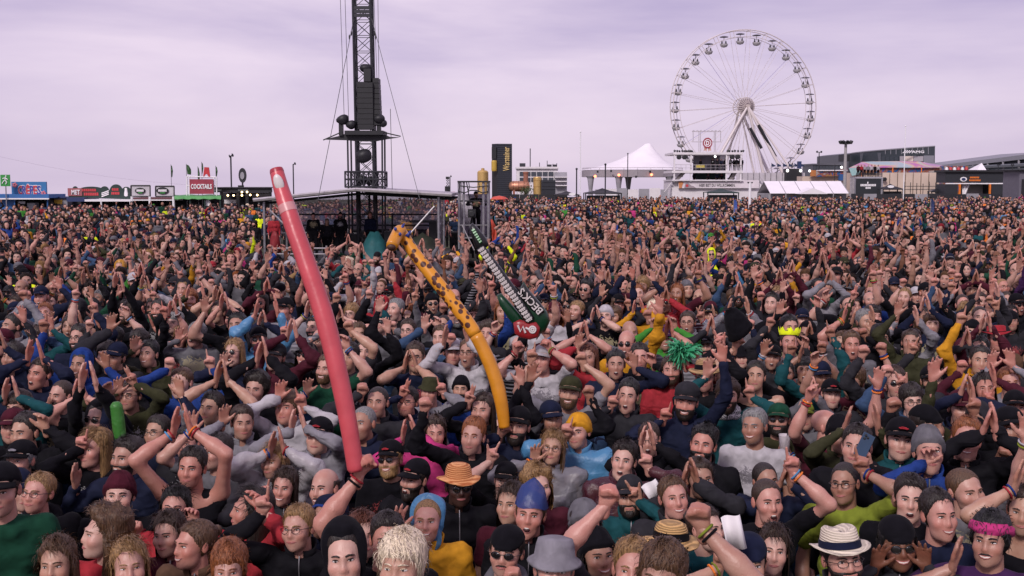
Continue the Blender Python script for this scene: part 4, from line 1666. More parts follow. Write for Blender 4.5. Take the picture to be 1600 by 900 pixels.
G().lathe([(.0, -.06), (.28, -.06), (.28, .06), (0, .06)], tuple(c), 20, axis='y', sy=1.9).make('disc', DGREY, t)
G().lathe([(.0, -.02), (.15, -.02), (.15, .02), (0, .02)], tuple(W(378.5, 274.5, D - .5)), 14, axis='y', sy=1.8).make('emblem', GREYP, t)
g = G()
g.tube(W(379, 293, D - .4), W(379, 279, D - .4), .06, 8)
g.box(W(376, 300, D).x, W(382, 300, D).x, D - .8, D - .1, W(379, 293, D).z, W(379, 289.5, D).z)
g.make('mast', BLK, t)

def street_lamp(px, py, D, label, heads, r=.06, arm=5):
    t = thing('street_lamp', label, 'lamp', base_at(px, D))
    post(t, 'pole', px, py, D, r, DGREY)
    for s, dy in heads:
        g = G()
        a, b2 = W(px, py + .5, D), W(px + s * arm, py + dy, D)
        g.tube(a, b2, r * .8, 6)
        e = W(px + s * arm * .55, py + dy * .6, D)
        g.tube(e, b2, r * 2.4, 6, r2=r * 1.8)
        g.make('lamp_head', DGREY, t)
    return t
street_lamp(360.5, 243.5, 88, 'tall lamp post rising behind the black bar and bulbs', [(1, -1.5), (-.6, 1.0)], arm=4)
street_lamp(458, 256.5, 110, 'slim lamp post beyond roof of the mixing tent', [(1, -1.2)], arm=4)
street_lamp(703, 276, 130, 'short lamp post between mixing tent roof and camera tower', [(.8, -1)], arm=3)

# sagging overhead cable on the left
g = G()
pts = []
for k in range(25):
    u = k / 24
    pts.append(W(-40 + 390 * u, 236 + 57 * u + 16 * math.sin(PI * u) * .6, 80 + 8 * u))
g.path(pts, .008, 4)
o = g.make('overhead_cable', plain('cable_grey', (.42, .37, .45), .6))
tag(o, 'thin overhead cable sagging down towards the cocktail bar', 'cable')

# ================================================================== MIXING TENT AND DELAY TOWER (about 42 m away)
D = 41.0
zf = .35
t = thing('mixing_tent', 'scaffold mixing tent with grey gable roof and clear plastic sides', 'tent', base_at(560, D))
def wp(px, py, dd):
    return W(px, py, dd)
ridF, lF, rF = W(556, 294, D), W(396, 310.5, D), W(706, 302.5, D)
ridz = ridF.z
def roofpt(p, dy):
    return Vector((p.x * (D + dy) / D * 1.0, D + dy, p.z))
g = G()
dep = 6.0
for A_, B_ in ((lF, ridF), (ridF, rF)):
    vs_ = []
    for dz in (0, -.10):
        for p in (A_, B_):
            for y in (D, D + dep):
                vs_.append((p.x, y, p.z + dz))
    g.add(vs_, [(0, 2, 3, 1), (4, 5, 7, 6), (0, 4, 6, 2), (1, 3, 7, 5), (0, 1, 5, 4), (2, 6, 7, 3)])
roof = g.make('roof', plain('roof_tarp', (.34, .31, .35), .5, scale=.8), t)
g = G()
for A_, B_ in ((lF, ridF), (ridF, rF)):
    g.tube(A_ + Vector((0, -.04, -.05)), B_ + Vector((0, -.04, -.05)), .07, 6)
g.make('fascia_rail', ALU, roof)
for k in range(5):
    y = D + .8 + k * 1.15
    g = G()
    for A_, B_ in ((lF, ridF), (ridF, rF)):
        g.tube((A_.x, y, A_.z - .2), (B_.x, y, B_.z - .2), .045, 5)
    g.make('rafter', DGREY, roof)
legs = [(412, D + .2), (423, D + 1.4), (436, D + 2.6), (447, D + 3.8), (457, D + 5.2), (685, D + .2), (693, D + .9), (688, D + 5.4), (577, D + 5.6)]
for px, dd in legs:
    p = W(px, 300, dd)
    zt = lF.z + (ridF.z - lF.z) * max(0, min(1, (p.x - lF.x) / (ridF.x - lF.x))) if p.x < ridF.x else rF.z + (ridF.z - rF.z) * max(0, min(1, (rF.x - p.x) / (rF.x - ridF.x)))
    G().tube((p.x, dd, -.02), (p.x, dd, zt - .15), .045, 8).make('scaffold_post', STEEL if px != 577 else DGREY, t)
for i, (a, b2) in enumerate((((421, 328, D + .15), (466, 372, D + .15)), ((679, 322, D + .15), (630, 377, D + .15)))):
    G().tube(W(*a), W(*b2), .032, 6).make('diagonal_brace', ALU, t)
for y in (335, 352):
    G().tube(W(455, y, D + 5.5), W(690, y, D + 5.5), .03, 6).make('rear_rail', DGREY, t)
for x in (538, 613):
    G().tube(W(x, 333, D + 5.5), W(x, 360, D + 5.5), .04, 6).make('rail_post', DGREY, t)
for y in (338, 352, 366):
    G().tube(W(412, y, D + .2), W(457, y - 2, D + 5.2), .028, 6).make('side_rail', STEEL, t)
    G().tube(W(685, y, D + .2), W(688, y - 3, D + 5.4), .028, 6).make('side_rail', STEEL, t)
p0, p1 = W(405, 380, D), W(697, 380, D)
part_floor = G().box(p0.x, p1.x, D - .1, D + 5.8, zf - .12, zf).make('floor_deck', DGREY, t)
def clear_plastic():
    m, n, l, b = _mat('clear_plastic')
    b.inputs['Base Color'].default_value = (.72, .66, .74, 1)
    b.inputs['Roughness'].default_value = .25
    b.inputs['Alpha'].default_value = .42
    return m
CLR = clear_plastic()
a, b2 = W(455, 322, D + 5.75), W(690, 358, D + 5.75)
g = G()
nx_ = 24
for i in range(nx_ + 1):
    x = a.x + (b2.x - a.x) * i / nx_
    yy = D + 5.75 + .05 * math.sin(i * 1.1)
    zt = min(lF.z + (ridF.z - lF.z) * (x - lF.x) / (ridF.x - lF.x), rF.z + (ridF.z - rF.z) * (rF.x - x) / (rF.x - ridF.x)) - .18
    g.v += [(x, yy, zt), (x, yy, b2.z)]
for i in range(nx_):
    g.f.append((i * 2, i * 2 + 1, i * 2 + 3, i * 2 + 2))
    g.m.append(0)
o = g.make('plastic_wall', CLR, t, smooth=True)
o.modifiers.new('thickness', 'SOLIDIFY').thickness = .01
# desks and covered gear
part(t, 'mixing_desk', BLK, 600, 362, 636, 380, D + 2.2, 1.0)
part(t, 'mixing_desk', BLK, 498, 366, 560, 380, D + 2.6, .9)
part(t, 'flight_case', BLK, 670, 346, 682, 380, D + 2.0, .7)
part(t, 'black_cloth', BLK, 640, 345, 681, 348, D + 1.9, 1.2)
def lump(par, name, mat, px0, py0, px1, D, depth, seed, zb):
    a, b2 = W(px0, py0, D), W(px1, py0, D)
    n = 12
    g = G()
    hh = a.z - zb
    for j in range(6):
        for i in range(n + 1):
            u = i / n
            v = j / 5
            env = math.sin(PI * u) ** .45
            z = zb + hh * env * math.sin(PI * min(v * 1.0 + .001, 1) * .5 + (PI * .25 if v > .5 else 0)) * (1 if v <= .6 else .95)
            z += .05 * math.sin(seed + i * 1.7 + j * 2.1) * env
            g.v.append((a.x + (b2.x - a.x) * u, D + depth * v, max(z, zb) if j > 0 else zb))
    for j in range(5):
        for i in range(n):
            g.f.append((j * (n + 1) + i, j * (n + 1) + i + 1, (j + 1) * (n + 1) + i + 1, (j + 1) * (n + 1) + i))
            g.m.append(0)
    return g.make(name, mat, par, smooth=True)
lump(t, 'tarp_cover', plain('teal_tarp', (.02, .10, .11), .45), 560, 362, 602, D + .6, 1.3, 1, zf)
lump(t, 'tarp_cover', plain('olive_tarp', (.03, .035, .025), .6), 447, 362, 472, D + .5, 1.2, 2, zf)
lump(t, 'tarp_cover', plain('olive_tarp', (.03, .035, .025), .6), 632, 366, 684, D + .5, 1.2, 4, zf)

# crowd barrier in front of the tent
t = thing('barrier', 'steel barrier rail in front of the mixing tent', 'barrier', base_at(480, D - 2.0))
for y, nm in ((388, 'top_rail'), (397, 'lower_rail')):
    G().tube(W(424, y, D - 2), W(511, y, D - 2), .025, 6).make(nm, ALU, t)
for x in (424, 467, 510):
    post(t, 'post', x, 384, D - 2, .03, ALU)

# delay tower
DT = 43.5
t = thing('delay_tower', 'tall black truss tower with speaker array above mixing tent', 'tower', (W(570, 300, DT).x, DT, 0))
cx = W(567, 200, DT).x
hw = W(580.5, 100, DT).x - W(567, 100, DT).x
ztop = 15.0
cor = [(cx + sx * hw, DT + hw + sy * hw) for sx in (-1, 1) for sy in (-1, 1)]
zb0 = W(567, 290, DT).z
lean = -.0035
for (x, y) in cor:
    g = G().tube((x + .10, y, 0), (x - .04, y, ztop), .05, 8)
    g.make('chord', DGREY, t)
for k, (i, j) in enumerate(((0, 2), (1, 3), (0, 1), (2, 3))):
    (x0, y0), (x1, y1) = cor[i], cor[j]
    g = G()
    zig(g, (x0 + .10, y0, 0), (x0 - .04, y0, ztop), (x1 + .10, y1, 0), (x1 - .04, y1, ztop), 26, .016)
    g.make('lattice', DGREY, t)
for z in (W(567, 12, DT).z, W(567, 18, DT).z, W(567, 24, DT).z):
    G().box(cx - hw, cx + hw, DT - .03, DT + .03, z - .06, z + .06).make('crossbar', DGREY, t)
# outer frame above the roof
for px in (545, 597):
    for dy in (0, .9):
        G().tube(Vector((W(px, 293, DT).x, DT + dy, 0)), W(px - (2 if px < 560 else 0), 212, DT) + Vector((0, dy, 0)), .034, 8).make('frame_post', DGREY, t)
cg = G()
za, zb_ = W(570, 292, DT).z, W(570, 268.5, DT).z
xa, xb = W(541, 280, DT).x, W(599, 280, DT).x
for yy in (DT - .3, DT + 1.2):
    for z in (za, zb_, (za + zb_) / 2):
        cg.tube((xa, yy, z), (xb, yy, z), .035, 6)
    for k in range(5):
        x = xa + (xb - xa) * k / 4
        cg.tube((x, yy, za), (x, yy, zb_), .035, 6)
    zig(cg, (xa, yy, za), (xb, yy, za), (xa, yy, zb_), (xb, yy, zb_), 4, .018)
for x in (xa, xb):
    for z in (za, zb_):
        cg.tube((x, DT - .3, z), (x, DT + 1.2, z), .035, 6)
cg.make('cage', DGREY, t)
# wing platform
pl = G()
pts = [(505, 218), (530, 212.5), (548, 206), (590, 206), (610, 214), (624, 214.5), (604, 217.5), (588, 220.5), (572, 221), (556, 220.5), (540, 219)]
poly = [(W(x, y, DT).x, W(x, y, DT).z) for x, y in pts]
pl.prism(poly, DT - .05, DT + .15)
pl.make('wing_skirt', BLK, t)
G().box(W(540, 210, DT).x, W(600, 210, DT).x, DT - .3, DT + 1.1, W(570, 211, DT).z, W(570, 204.5, DT).z).make('platform', BLK, t)
for (x0, y0, x1, y1) in ((505, 218.8, 531, 207.5), (598, 206.5, 626, 213)):
    G().tube(W(x0, y0, DT), W(x1, y1, DT), .025, 5).make('outrigger', BLK, t)
# line array in the mast and a second hang beside it
for k in range(9):
    zz0, zz1 = W(570, 130 + k * 8.1, DT).z, W(570, 137.6 + k * 8.1, DT).z
    G().box(W(560, 150, DT).x, W(584, 150, DT).x, DT - .35 + .012 * k, DT + .35, zz1, zz0).make('speaker_box', BLK, t)
for k in range(9):
    zz0, zz1 = W(570, 122.5 + k * 8.2, DT).z, W(570, 130 + k * 8.2, DT).z
    G().box(W(583.5, 150, DT).x, W(592.5 + .3 * k, 150, DT).x, DT - .2, DT + .5, zz1, zz0).make('speaker_box', BLK, t)
def lumpy(par, name, mat, px, py, rx, ry, D, seed, rd=None):
    c = W(px, py, D)
    k = D / FPX
    V_, F_ = sphere_q((0, 0, 0), (rx * k, (rd or rx) * k, ry * k), 12, 9)
    V_ = V_ * (1 + .16 * fnoise(V_ / (rx * k), seed, 2.6))[:, None] + np.array(c)
    g = G()
    g.add(V_, [tuple(int(q) for q in f) for f in F_])
    return g.make(name, mat, par, smooth=True)
lumpy(t, 'covered_lamp', BLK, 571, 106, 9, 6, DT, 3)
G().box(W(569, 110, DT).x, W(580, 110, DT).x, DT - .2, DT + .2, W(570, 128, DT).z, W(570, 108, DT).z).make('lamp_yoke', BLK, t)
for (x, y, rx, ry, sd) in ((535.5, 187, 9.5, 8, 4), (549, 195, 8.5, 7, 5), (592, 186, 10, 7.5, 6), (599, 193, 6, 6, 7), (568, 244, 12, 11.5, 8)):
    lumpy(t, 'moving_head_lamp' if y < 230 else 'covered_dome_speaker', BLK, x, y, rx, ry, DT - .1, sd)
for (x, y0, y1) in ((533, 192, 212), (592, 192, 214)):
    G().box(W(x - 3, y0, DT).x, W(x + 3, y0, DT).x, DT - .15, DT + .15, W(x, y1, DT).z, W(x, y0, DT).z).make('lamp_base', BLK, t)
lumpy(t, 'covered_lamp', BLK, 566, 281, 9, 8, DT, 9)
lumpy(t, 'covered_lamp', BLK, 578, 283, 8, 7, DT, 10)
for (x0, y0, x1, y1, dd) in ((553, 28, 497, 312, -3), (580.5, 28, 656, 312, -3), (530.5, -40, 538, 190, 0), (538, -40, 545, 195, 0), (583, -40, 589, 122, 0), (590, -40, 592, 122, 0), (610, 170, 613, 300, 0)):
    G().tube(W(x0, y0, DT), W(x1, y1, DT + dd), .014 if y0 > 0 else .012, 4).make('guy_wire' if dd else 'hoist_cable', DGREY, t)
for (x, y) in ((549, 52), (585, 52), (587, 58), (546, 58)):
    G().ball(W(x, y, DT - .2), (.03, .03, .10), 6, 5).make('turnbuckle', BLK, t)

# camera tower
D = 42.0
t = thing('camera_tower', 'narrow scaffold camera tower with black net top', 'tower', base_at(740, D))
x0, x1 = W(717, 300, D).x, W(763, 300, D).x
z1 = W(740, 285, D).z
for x in (x0, x0 + .18, x1 - .18, x1):
    G().tube((x, D, 0), (x, D, z1), .045, 8).make('scaffold_post', STEEL, t)
G().box(x0 + .02, x1 - .02, D + 1.66, D + 1.69, W(740, 371, D).z, z1 - .45).make('rear_tarp', plain('tarp_mauve', (.20, .17, .22), .7), t)
for x in (x0, x1):
    G().tube((x, D + 1.6, 0), (x, D + 1.6, z1), .034, 8).make('scaffold_post', STEEL, t)
for y in (314, 352, 372):
    z = W(740, y, D).z
    G().tube((x0, D, z), (x1, D, z), .026, 6).make('crossbar', STEEL if y > 320 else DGREY, t)
    G().tube((x0, D + 1.6, z), (x1, D + 1.6, z), .026, 6).make('crossbar', STEEL, t)
G().box(x0, x1, D + .02, D + 1.6, W(740, 371, D).z, W(740, 369, D).z).make('floor_deck', DGREY, t)
g = G()
z0, z2 = W(740, 301, D).z, W(740, 282.5, D).z
g.box(x0 - .05, x1 + .05, D - .1, D + 1.7, z2 - .06, z2)
for k in range(4):
    x = x0 + (x1 - x0) * k / 3
    g.path([(x, D - .08, z2 - .03), (x + .03, D - .12, (z0 + z2) / 2), (x - .02, D - .08, z0)], .018, 5)
g.path([(x0, D - .08, z0 + .05)] + [(x0 + (x1 - x0) * u, D - .1, z0 + .05 - .06 * math.sin(PI * u * 3)) for u in (.2, .4, .6, .8)] + [(x1, D - .08, z0 + .05)], .022, 5)
g.path([(x0, D - .08, z2 - .18), ((x0 + x1) / 2, D - .1, z2 - .24), (x1, D - .08, z2 - .18)], .02, 5)
g.make('net_canopy', BLK, t)
for (a, b2) in (((722, 352), (741, 391)), ((729, 285), (735, 318))):
    G().tube(W(*a, D - .05), W(*b2, D - .05), .022, 6).make('diagonal_brace', ALU if a[1] > 300 else BLK, t)
g = G()
a_, b2 = W(720, 303, D + 1.55), W(762, 350, D + 1.55)
for i in range(13):
    for j in range(2):
        g.v.append((a_.x + (b2.x - a_.x) * i / 12, D + 1.55 + .04 * math.sin(i * 1.9), a_.z if j == 0 else b2.z))
for i in range(12):
    g.f.append((i * 2, i * 2 + 1, i * 2 + 3, i * 2 + 2))
    g.m.append(0)
o = g.make('plastic_sheet', CLR, t, smooth=True)
o.modifiers.new('thickness', 'SOLIDIFY').thickness = .01
t = thing('broadcast_camera', 'black broadcast camera on the narrow scaffold tower', 'camera', tuple(W(737, 370, D + .3)))
part(t, 'camera_body', BLK, 731, 327, 743, 340, D + .2, .45)
G().lathe([(.09, -.2), (.11, -.19), (.11, .1), (.08, .1)], tuple(W(737, 334, D + .15)), 14, axis='y').make('lens', BLK, t)
for dx in (-6, 0, 6):
    G().tube(W(737, 340, D + .4), W(737 + dx, 369.5, D + .4 + .1 * (dx == 0)), .025, 6).make('tripod_leg', BLK, t)

# red cloth banner by the tower and red parasol behind
def hang_cloth(name, label, cat, mat, pts, D, seed=0):
    n = len(pts)
    g = G()
    for (xl, xr, y) in pts:
        for k in range(5):
            u = k / 4
            g.v.append(tuple(W(xl + (xr - xl) * u, y, D + .12 * math.sin(seed + u * 5 + y * .1))))
    for j in range(n - 1):
        for k in range(4):
            g.f.append((j * 5 + k, j * 5 + k + 1, (j + 1) * 5 + k + 1, (j + 1) * 5 + k))
            g.m.append(0)
    o = g.make(name, mat, smooth=True)
    o.modifiers.new('thickness', 'SOLIDIFY').thickness = .015
    return tag(o, label, cat)
hang_cloth('cloth_banner', 'orange red cloth hanging beside the camera tower', 'banner', plain('orange_cloth', (.48, .06, .03), .7), [(767, 769, 343), (768, 774, 352), (768.5, 776, 364), (769, 775.5, 380), (769, 776, 392)], 41.5)
hang_cloth('rain_cover', 'dark red rain cover hanging on mixing tent corner', 'cover', plain('dark_red_cloth', (.22, .014, .02), .6), [(424, 431, 361), (423, 436, 370), (422, 438, 382), (421, 440, 395)], 40.9, 2)
t = thing('parasol', 'wide red parasol in front of the beer tower', 'parasol', base_at(780, 95))
c = W(780, 310.5, 95)
G().lathe([(.02, .25), (.5, .16), (.75, -.02), (.75, -.06), (.45, .08), (.02, .16)], tuple(c), 12).make('canopy', plain('parasol_red', (.55, .08, .05), .6), t)
post(t, 'pole', 780, 311, 95, .03, STEEL)

# ================================================================== BEER TOWER GROUP (about 150 m)
D = 150.0
def corr_mat():
    m, n, l, b = _mat('black_corrugated')
    b.inputs['Base Color'].default_value = (.016, .018, .025, 1)
    b.inputs['Roughness'].default_value = .5
    return m
CORR = corr_mat()
t = thing('beer_tower', 'black ribbed container tower with gold vertical lettering', 'tower', base_at(784, D))
a, b2, e = W(777, 227, D), W(800, 227, D + .3), W(768.5, 229, D + 1.0)
zt, zb_ = W(784, 224.5, D).z, ground_z(0, D)
A_, B_, E_ = Vector((a.x, D, 0)), Vector((b2.x, D + .3, 0)), Vector((e.x, D + 1.0, 0))
F_ = E_ + (B_ - A_)
g = G()
g.add([(p.x, p.y, z) for z in (zb_, zt) for p in (A_, B_, F_, E_)], [(3, 2, 1, 0), (4, 5, 6, 7), (0, 1, 5, 4), (1, 2, 6, 5), (2, 3, 7, 6), (3, 0, 4, 7)])
g.make('shell', CORR, t)
nr = 34
dv = (B_ - A_).normalized()
nv = Vector((dv.y, -dv.x, 0))
for k in range(nr):
    z = zb_ + (zt - zb_) * (k + .5) / nr
    hh = (zt - zb_) / nr * .30
    g = G()
    p, q = A_ + nv * .05, B_ + nv * .05
    g.add([(p.x, p.y, z - hh), (q.x, q.y, z - hh), (q.x, q.y, z + hh), (p.x, p.y, z + hh), (A_.x, A_.y, z - hh), (B_.x, B_.y, z - hh), (B_.x, B_.y, z + hh), (A_.x, A_.y, z + hh)],
          [(0, 1, 2, 3), (4, 5, 1, 0), (7, 3, 2, 6), (4, 0, 3, 7), (5, 6, 2, 1)])
    g.make('rib', plain('black_rib', (.03, .034, .045), .5), t)
vs_, fs, w_ = text_mesh('Warsteiner', 1.0, .04, .012)
mx = max(v[2] for v in vs_)
mn = min(v[2] for v in vs_)
ztx0, ztx1 = W(790, 267, D).z, W(790, 229.5, D).z
xm = (W(785, 250, D).x + W(797, 250, D).x) / 2
wx = (W(796, 250, D).x - W(786, 250, D).x)
g = G()
g.add([(xm - (v[2] - (mx + mn) / 2) / (mx - mn) * wx, D - .10 + (xm - a.x) * (.3 / (b2.x - a.x)) + v[1], (ztx0 + ztx1) / 2 + v[0] / w_ * (ztx1 - ztx0)) for v in vs_], fs)
g.make('lettering', plain('gold_letters', (.62, .45, .18), .5), t)
c = W(772, 259, D - .2)
G().lathe([(.0, -.72), (.32, -.7), (.36, -.5), (.36, .5), (.32, .7), (.0, .72)], tuple(c), 12).make('gold_lantern', plain('gold_lantern', (.50, .33, .05), .4), t)
part(t, 'screen_frame', BLK, 768.2, 230, 775.5, 248, D - .1, .3)

t = thing('gold_tank', 'gold brewing tank standing behind the camera tower', 'tank', base_at(754, D + 2))
c = W(754.5, 300, D + 2)
rr = 8.6 * (D + 2) / FPX
zt = W(754, 269, D + 2).z
G().lathe([(rr * .98, ground_z(0, D)), (rr * 1.02, zt - 2.5), (rr, zt), (rr * .8, zt + .18), (rr * .3, zt + .3), (.0, zt + .32)], (c.x, D + 2, 0), 24).make('vessel', GOLD, t, smooth=False)
G().lathe([(rr * .3, 0), (rr * .3, .25), (.05, .3)], (c.x, D + 2, zt + .25), 12).make('lid', GOLD, t)
t = thing('copper_kettle', 'copper brewing kettle lying on its side with chimney', 'kettle', base_at(812, D))
c = W(812, 291, D)
rr = 8.2 * D / FPX
G().lathe([(.0, -1.45), (rr * .6, -1.35), (rr * .92, -1.05), (rr, -.7), (rr, .9), (rr * .85, 1.2), (.0, 1.35)], tuple(c), 20, axis='x').make('vessel', COPPER, t, smooth=True)
for k in (-.9, -.2, .5):
    G().lathe([(rr * 1.03, k), (rr * 1.03, k + .08), (rr, k + .09)], tuple(c), 20, axis='x').make('hoop', plain('copper_dark', (.3, .13, .09), .4, .5), t)
cc = W(821.5, 285, D)
G().lathe([(.32, 0), (.30, 1.1), (.36, 1.15), (.36, 1.4), (.0, 1.42)], tuple(cc), 14).make('chimney', plain('brick_red', (.30, .12, .08), .8), t)
for dx in (-9, 9):
    pz = W(812 + dx, 300, D)
    G().box(pz.x - .15, pz.x + .15, D - .5, D + .5, ground_z(0, D), c.z - rr * .6).make('cradle', plain('brick_red', (.30, .12, .08), .8), t)
t = thing('hop_bush', 'green hop bush growing below the copper kettle', 'bush', base_at(822, D - 1))
rs_ = np.random.RandomState(5)
g = G()
c = W(822, 298, D - 1)
for k in range(260):
    p = rs_.normal(size=3) * np.array([.42, .35, .36]) + np.array([c.x, c.y, c.z])
    u = nrm(rs_.normal(size=3)) * .11
    v = nrm(np.cross(u, rs_.normal(size=3))) * .07
    g.add([p - u, p + v, p + u, p - v], [(0, 1, 2, 3)])
g.make('foliage', plain('hop_leaf', (.06, .085, .03), .7, var=.4, scale=3), t)
g = G()
for k in range(4):
    g.tube((c.x + .12 * (k - 1.5), c.y, ground_z(0, D)), (c.x + .2 * (k - 1.5), c.y, c.z), .03, 5)
g.make('stem', plain('bark', (.05, .035, .025), .9), t)
t = thing('gold_column', 'tall gold cylinder beside the black container', 'tank', base_at(840, D + .5))
c = W(839.5, 300, D + .5)
zt = W(840, 276.5, D + .5).z
G().lathe([(.54, ground_z(0, D)), (.54, zt - .12), (.50, zt), (.0, zt + .05)], (c.x, D + .5, 0), 20).make('cylinder', GOLD, t)
for z in (zt - .5, zt - 1.3):
    G().lathe([(.56, 0), (.56, .06), (.54, .07)], (c.x, D + .5, z), 20).make('hoop', plain('gold_dark', (.34, .2, .06), .5), t)
t = thing('black_container', 'black stacked container bar right of gold column', 'container', base_at(857, D))
part(t, 'shell', CORR, 846.5, 281.5, 868, 305, D, 2.4, True)
for k in range(3):
    part(t, 'ledge', plain('black_rib', (.03, .034, .045), .5), 846, 284 + k * 5.5, 868.4, 284.8 + k * 5.5, D - .08, .08)
t = thing('black_fence', 'low black hoarding below the beer tower', 'fence', base_at(835, D - 3))
for k in range(6):
    part(t, 'panel', BLK, 797 + k * 15, 303.5 + .3 * (k % 2), 811.6 + k * 15, 311, D - 3 + .02 * (k % 2), .1, True)

# pale glazed building behind
D = 230.0
t = thing('paddock_building', 'pale flat roofed glazed building with roof antennas', 'building', base_at(846, D))
part(t, 'wall', WHT, 807, 261.5, 872, 300, D, 14, True)
part(t, 'roof_edge', WHT, 806, 260.5, 873, 263.5, D - .5, 15)
part(t, 'wing', GREYP, 866, 269, 886, 296, D - 1, 12, True)
GLS = plain('dark_glass', (.045, .055, .07), .12, spec=.7)
for r_ in range(2):
    for k in range(6):
        x = 812 + k * 9
        part(t, 'window', GLS, x, 268.5 + r_ * 9, x + 7.6, 275 + r_ * 9, D - .15, .12)
for k in range(3):
    part(t, 'balcony', WHT, 867, 276 + k * 6.5, 887, 277.6 + k * 6.5, D - 2.2, 1.4)
for (x, y0) in ((828.5, 232), (855, 251), (843, 254), (864, 256), (870, 255)):
    p = W(x, y0, D + 4)
    G().tube((p.x, D + 4, W(x, 262, D + 4).z - .5), p, .10 if y0 < 240 else .07, 5).make('antenna', DGREY, t)
for (x0, y0, x1, y1) in ((812, 255, 821, 258), (856, 257, 862, 261), (864, 257, 870, 261)):
    part(t, 'roof_plant', DGREY, x0, y0, x1, y1 + 4, D + 3, 3)
t = thing('crane_head', 'small dark lift head sticking up behind mixing tent roof', 'lift', base_at(699, 140))
part(t, 'lift_platform', BLK, 695, 291, 703, 298, 140, .6)
part(t, 'cabin', BLK, 696.5, 276, 701.5, 280, 140, .5)
g = G()
zig(g, W(697, 298, 140), W(697.5, 278, 140), W(702, 298, 140), W(701.5, 278, 140), 5, .03)
g.make('mast', DGREY, t)
post(t, 'base', 699, 297, 140.2, .3, BLK)
t = thing('red_sign', 'small red roof sign beside the dark lift head', 'sign', base_at(705, 135))
part(t, 'board', REDP, 686, 299.5, 711, 304, 135, .2)
for x in (688, 709):
    post(t, 'post', x, 304, 135.1, .05, STEEL)

# black pavilion tents
def bar_tent(px0, px1, pyt, pye, D, label, cols):
    cxp = (px0 + px1) / 2
    t = thing('bar_tent', label, 'tent', base_at(cxp, D))
    a, b2, c = W(px0, pye, D), W(px1, pye, D), W(cxp, pyt, D)
    w2 = (b2.x - a.x)
    g = G()
    y0, y1 = D, D + w2 * .8
    ap = (c.x, (y0 + y1) / 2, c.z)
    mid = lambda u, v: (ap[0] * .62 + u * .38, ap[1] * .62 + v * .38, a.z + (c.z - a.z) * .48)
    g.add([(a.x, y0, a.z), (b2.x, y0, a.z), (b2.x, y1, a.z), (a.x, y1, a.z), mid(a.x, y0), mid(b2.x, y0), mid(b2.x, y1), mid(a.x, y1), ap],
          [(0, 1, 5, 4), (1, 2, 6, 5), (2, 3, 7, 6), (3, 0, 4, 7), (4, 5, 8), (5, 6, 8), (6, 7, 8), (7, 4, 8)])
    o = g.make('canopy', cols, t)
    o.modifiers.new('thickness', 'SOLIDIFY').thickness = .05
    for x in (px0 + 1, px1 - 1):
        post(t, 'post', x, pye, D + .1, .07, DGREY)
        p = W(x, pye, D)
        G().tube((p.x, y1 - .1, ground_z(p.x, D)), (p.x, y1 - .1, a.z), .07, 6).make('post', DGREY, t)
    part(t, 'valance', cols, px0, pye, px1, pye + 1.6, D - .03, .04)
    part(t, 'bar_counter', BLK, px0 + 3, pye + 4, px1 - 3, 312, D + .6, .6, True)
    return t
o = bar_tent(866, 906, 298.5, 304, 140, 'low black bar tent with white oval badge', BLK)
c = W(894, 303.5, 139.9)
G().lathe([(.0, -.02), (.42, -.02), (.42, .02), (0, .02)], tuple(c), 16, axis='y', sy=.38).make('badge', LETW, o)
bar_tent(914, 972, 294, 301.5, 140, 'wide black bar tent under the white pavilion', BLK)
bar_tent(1105, 1155, 294.5, 300.5, 139, 'dark green bar tent before the white platform bar', DGREENP)
o = bar_tent(1379, 1412, 287, 295, 142, 'black tent with white badge beside hanging black banner', BLK)
c = W(1392, 291.5, 141.9)
G().lathe([(.0, -.02), (.42, -.02), (.42, .02), (0, .02)], tuple(c), 16, axis='y', sy=.4).make('badge', LETW, o)
bar_tent(1455, 1477, 294, 299, 142, 'small black tent below the beige wall', BLK)

for (x, y0, D, r, lab, mt) in ((907, 206, 120, .05, 'tall bare white pole left of white pavilion', LETW), (901, 264, 122, .07, 'short dark pole left of white pavilion', DGREY), (946, 257, 120, .07, 'dark pole before the pavilion truss ring', DGREY), (981, 240, 120, .045, 'thin pole before the white pavilion cloth', DGREY), (1415, 197, 118, .05, 'very tall white flagpole before the colourful tent', LETW)):
    t = thing('pole', lab, 'pole', base_at(x, D))
    post(t, 'shaft', x, y0, D, r, mt)
    G().ball(W(x, y0, D), r * 1.8, 8, 6).make('finial', mt, t)

# ================================================================== WHITE PAVILION (about 190 m)
D = 185.0
t = thing('pavilion', 'white peaked pavilion canopy with grey truss ring', 'pavilion', base_at(990, D))
apx = W(1014, 225, D + 8)
ring = []
for k in range(24):
    a = 2 * PI * k / 24
    x = 988 + 78 * math.cos(a)
    dd = D + 8 + 8 * math.sin(a)
    ring.append((x, dd))
zr = W(915, 266, D + 8).z
g = G()
prof = [(1.0, 0.0), (.72, .16), (.45, .40), (.22, .72), (.10, .92), (.06, 1.0), (.0, 1.03)]
cxw = (W(988, 266, D + 8).x)
for (s_, h_) in prof:
    for (x, dd) in ring:
        p = W(x, 266, D + 8)
        xx = cxw + (p.x - cxw) * s_ + (apx.x - cxw) * (1 - s_)
        g.v.append((xx, D + 8 + (dd - D - 8) * s_, zr + (apx.z - zr) * h_))
for j in range(len(prof) - 1):
    for k in range(24):
        g.f.append((j * 24 + k, j * 24 + (k + 1) % 24, (j + 1) * 24 + (k + 1) % 24, (j + 1) * 24 + k))
        g.m.append(0)
g.make('canopy', WTENT, t, smooth=True)
g = G()
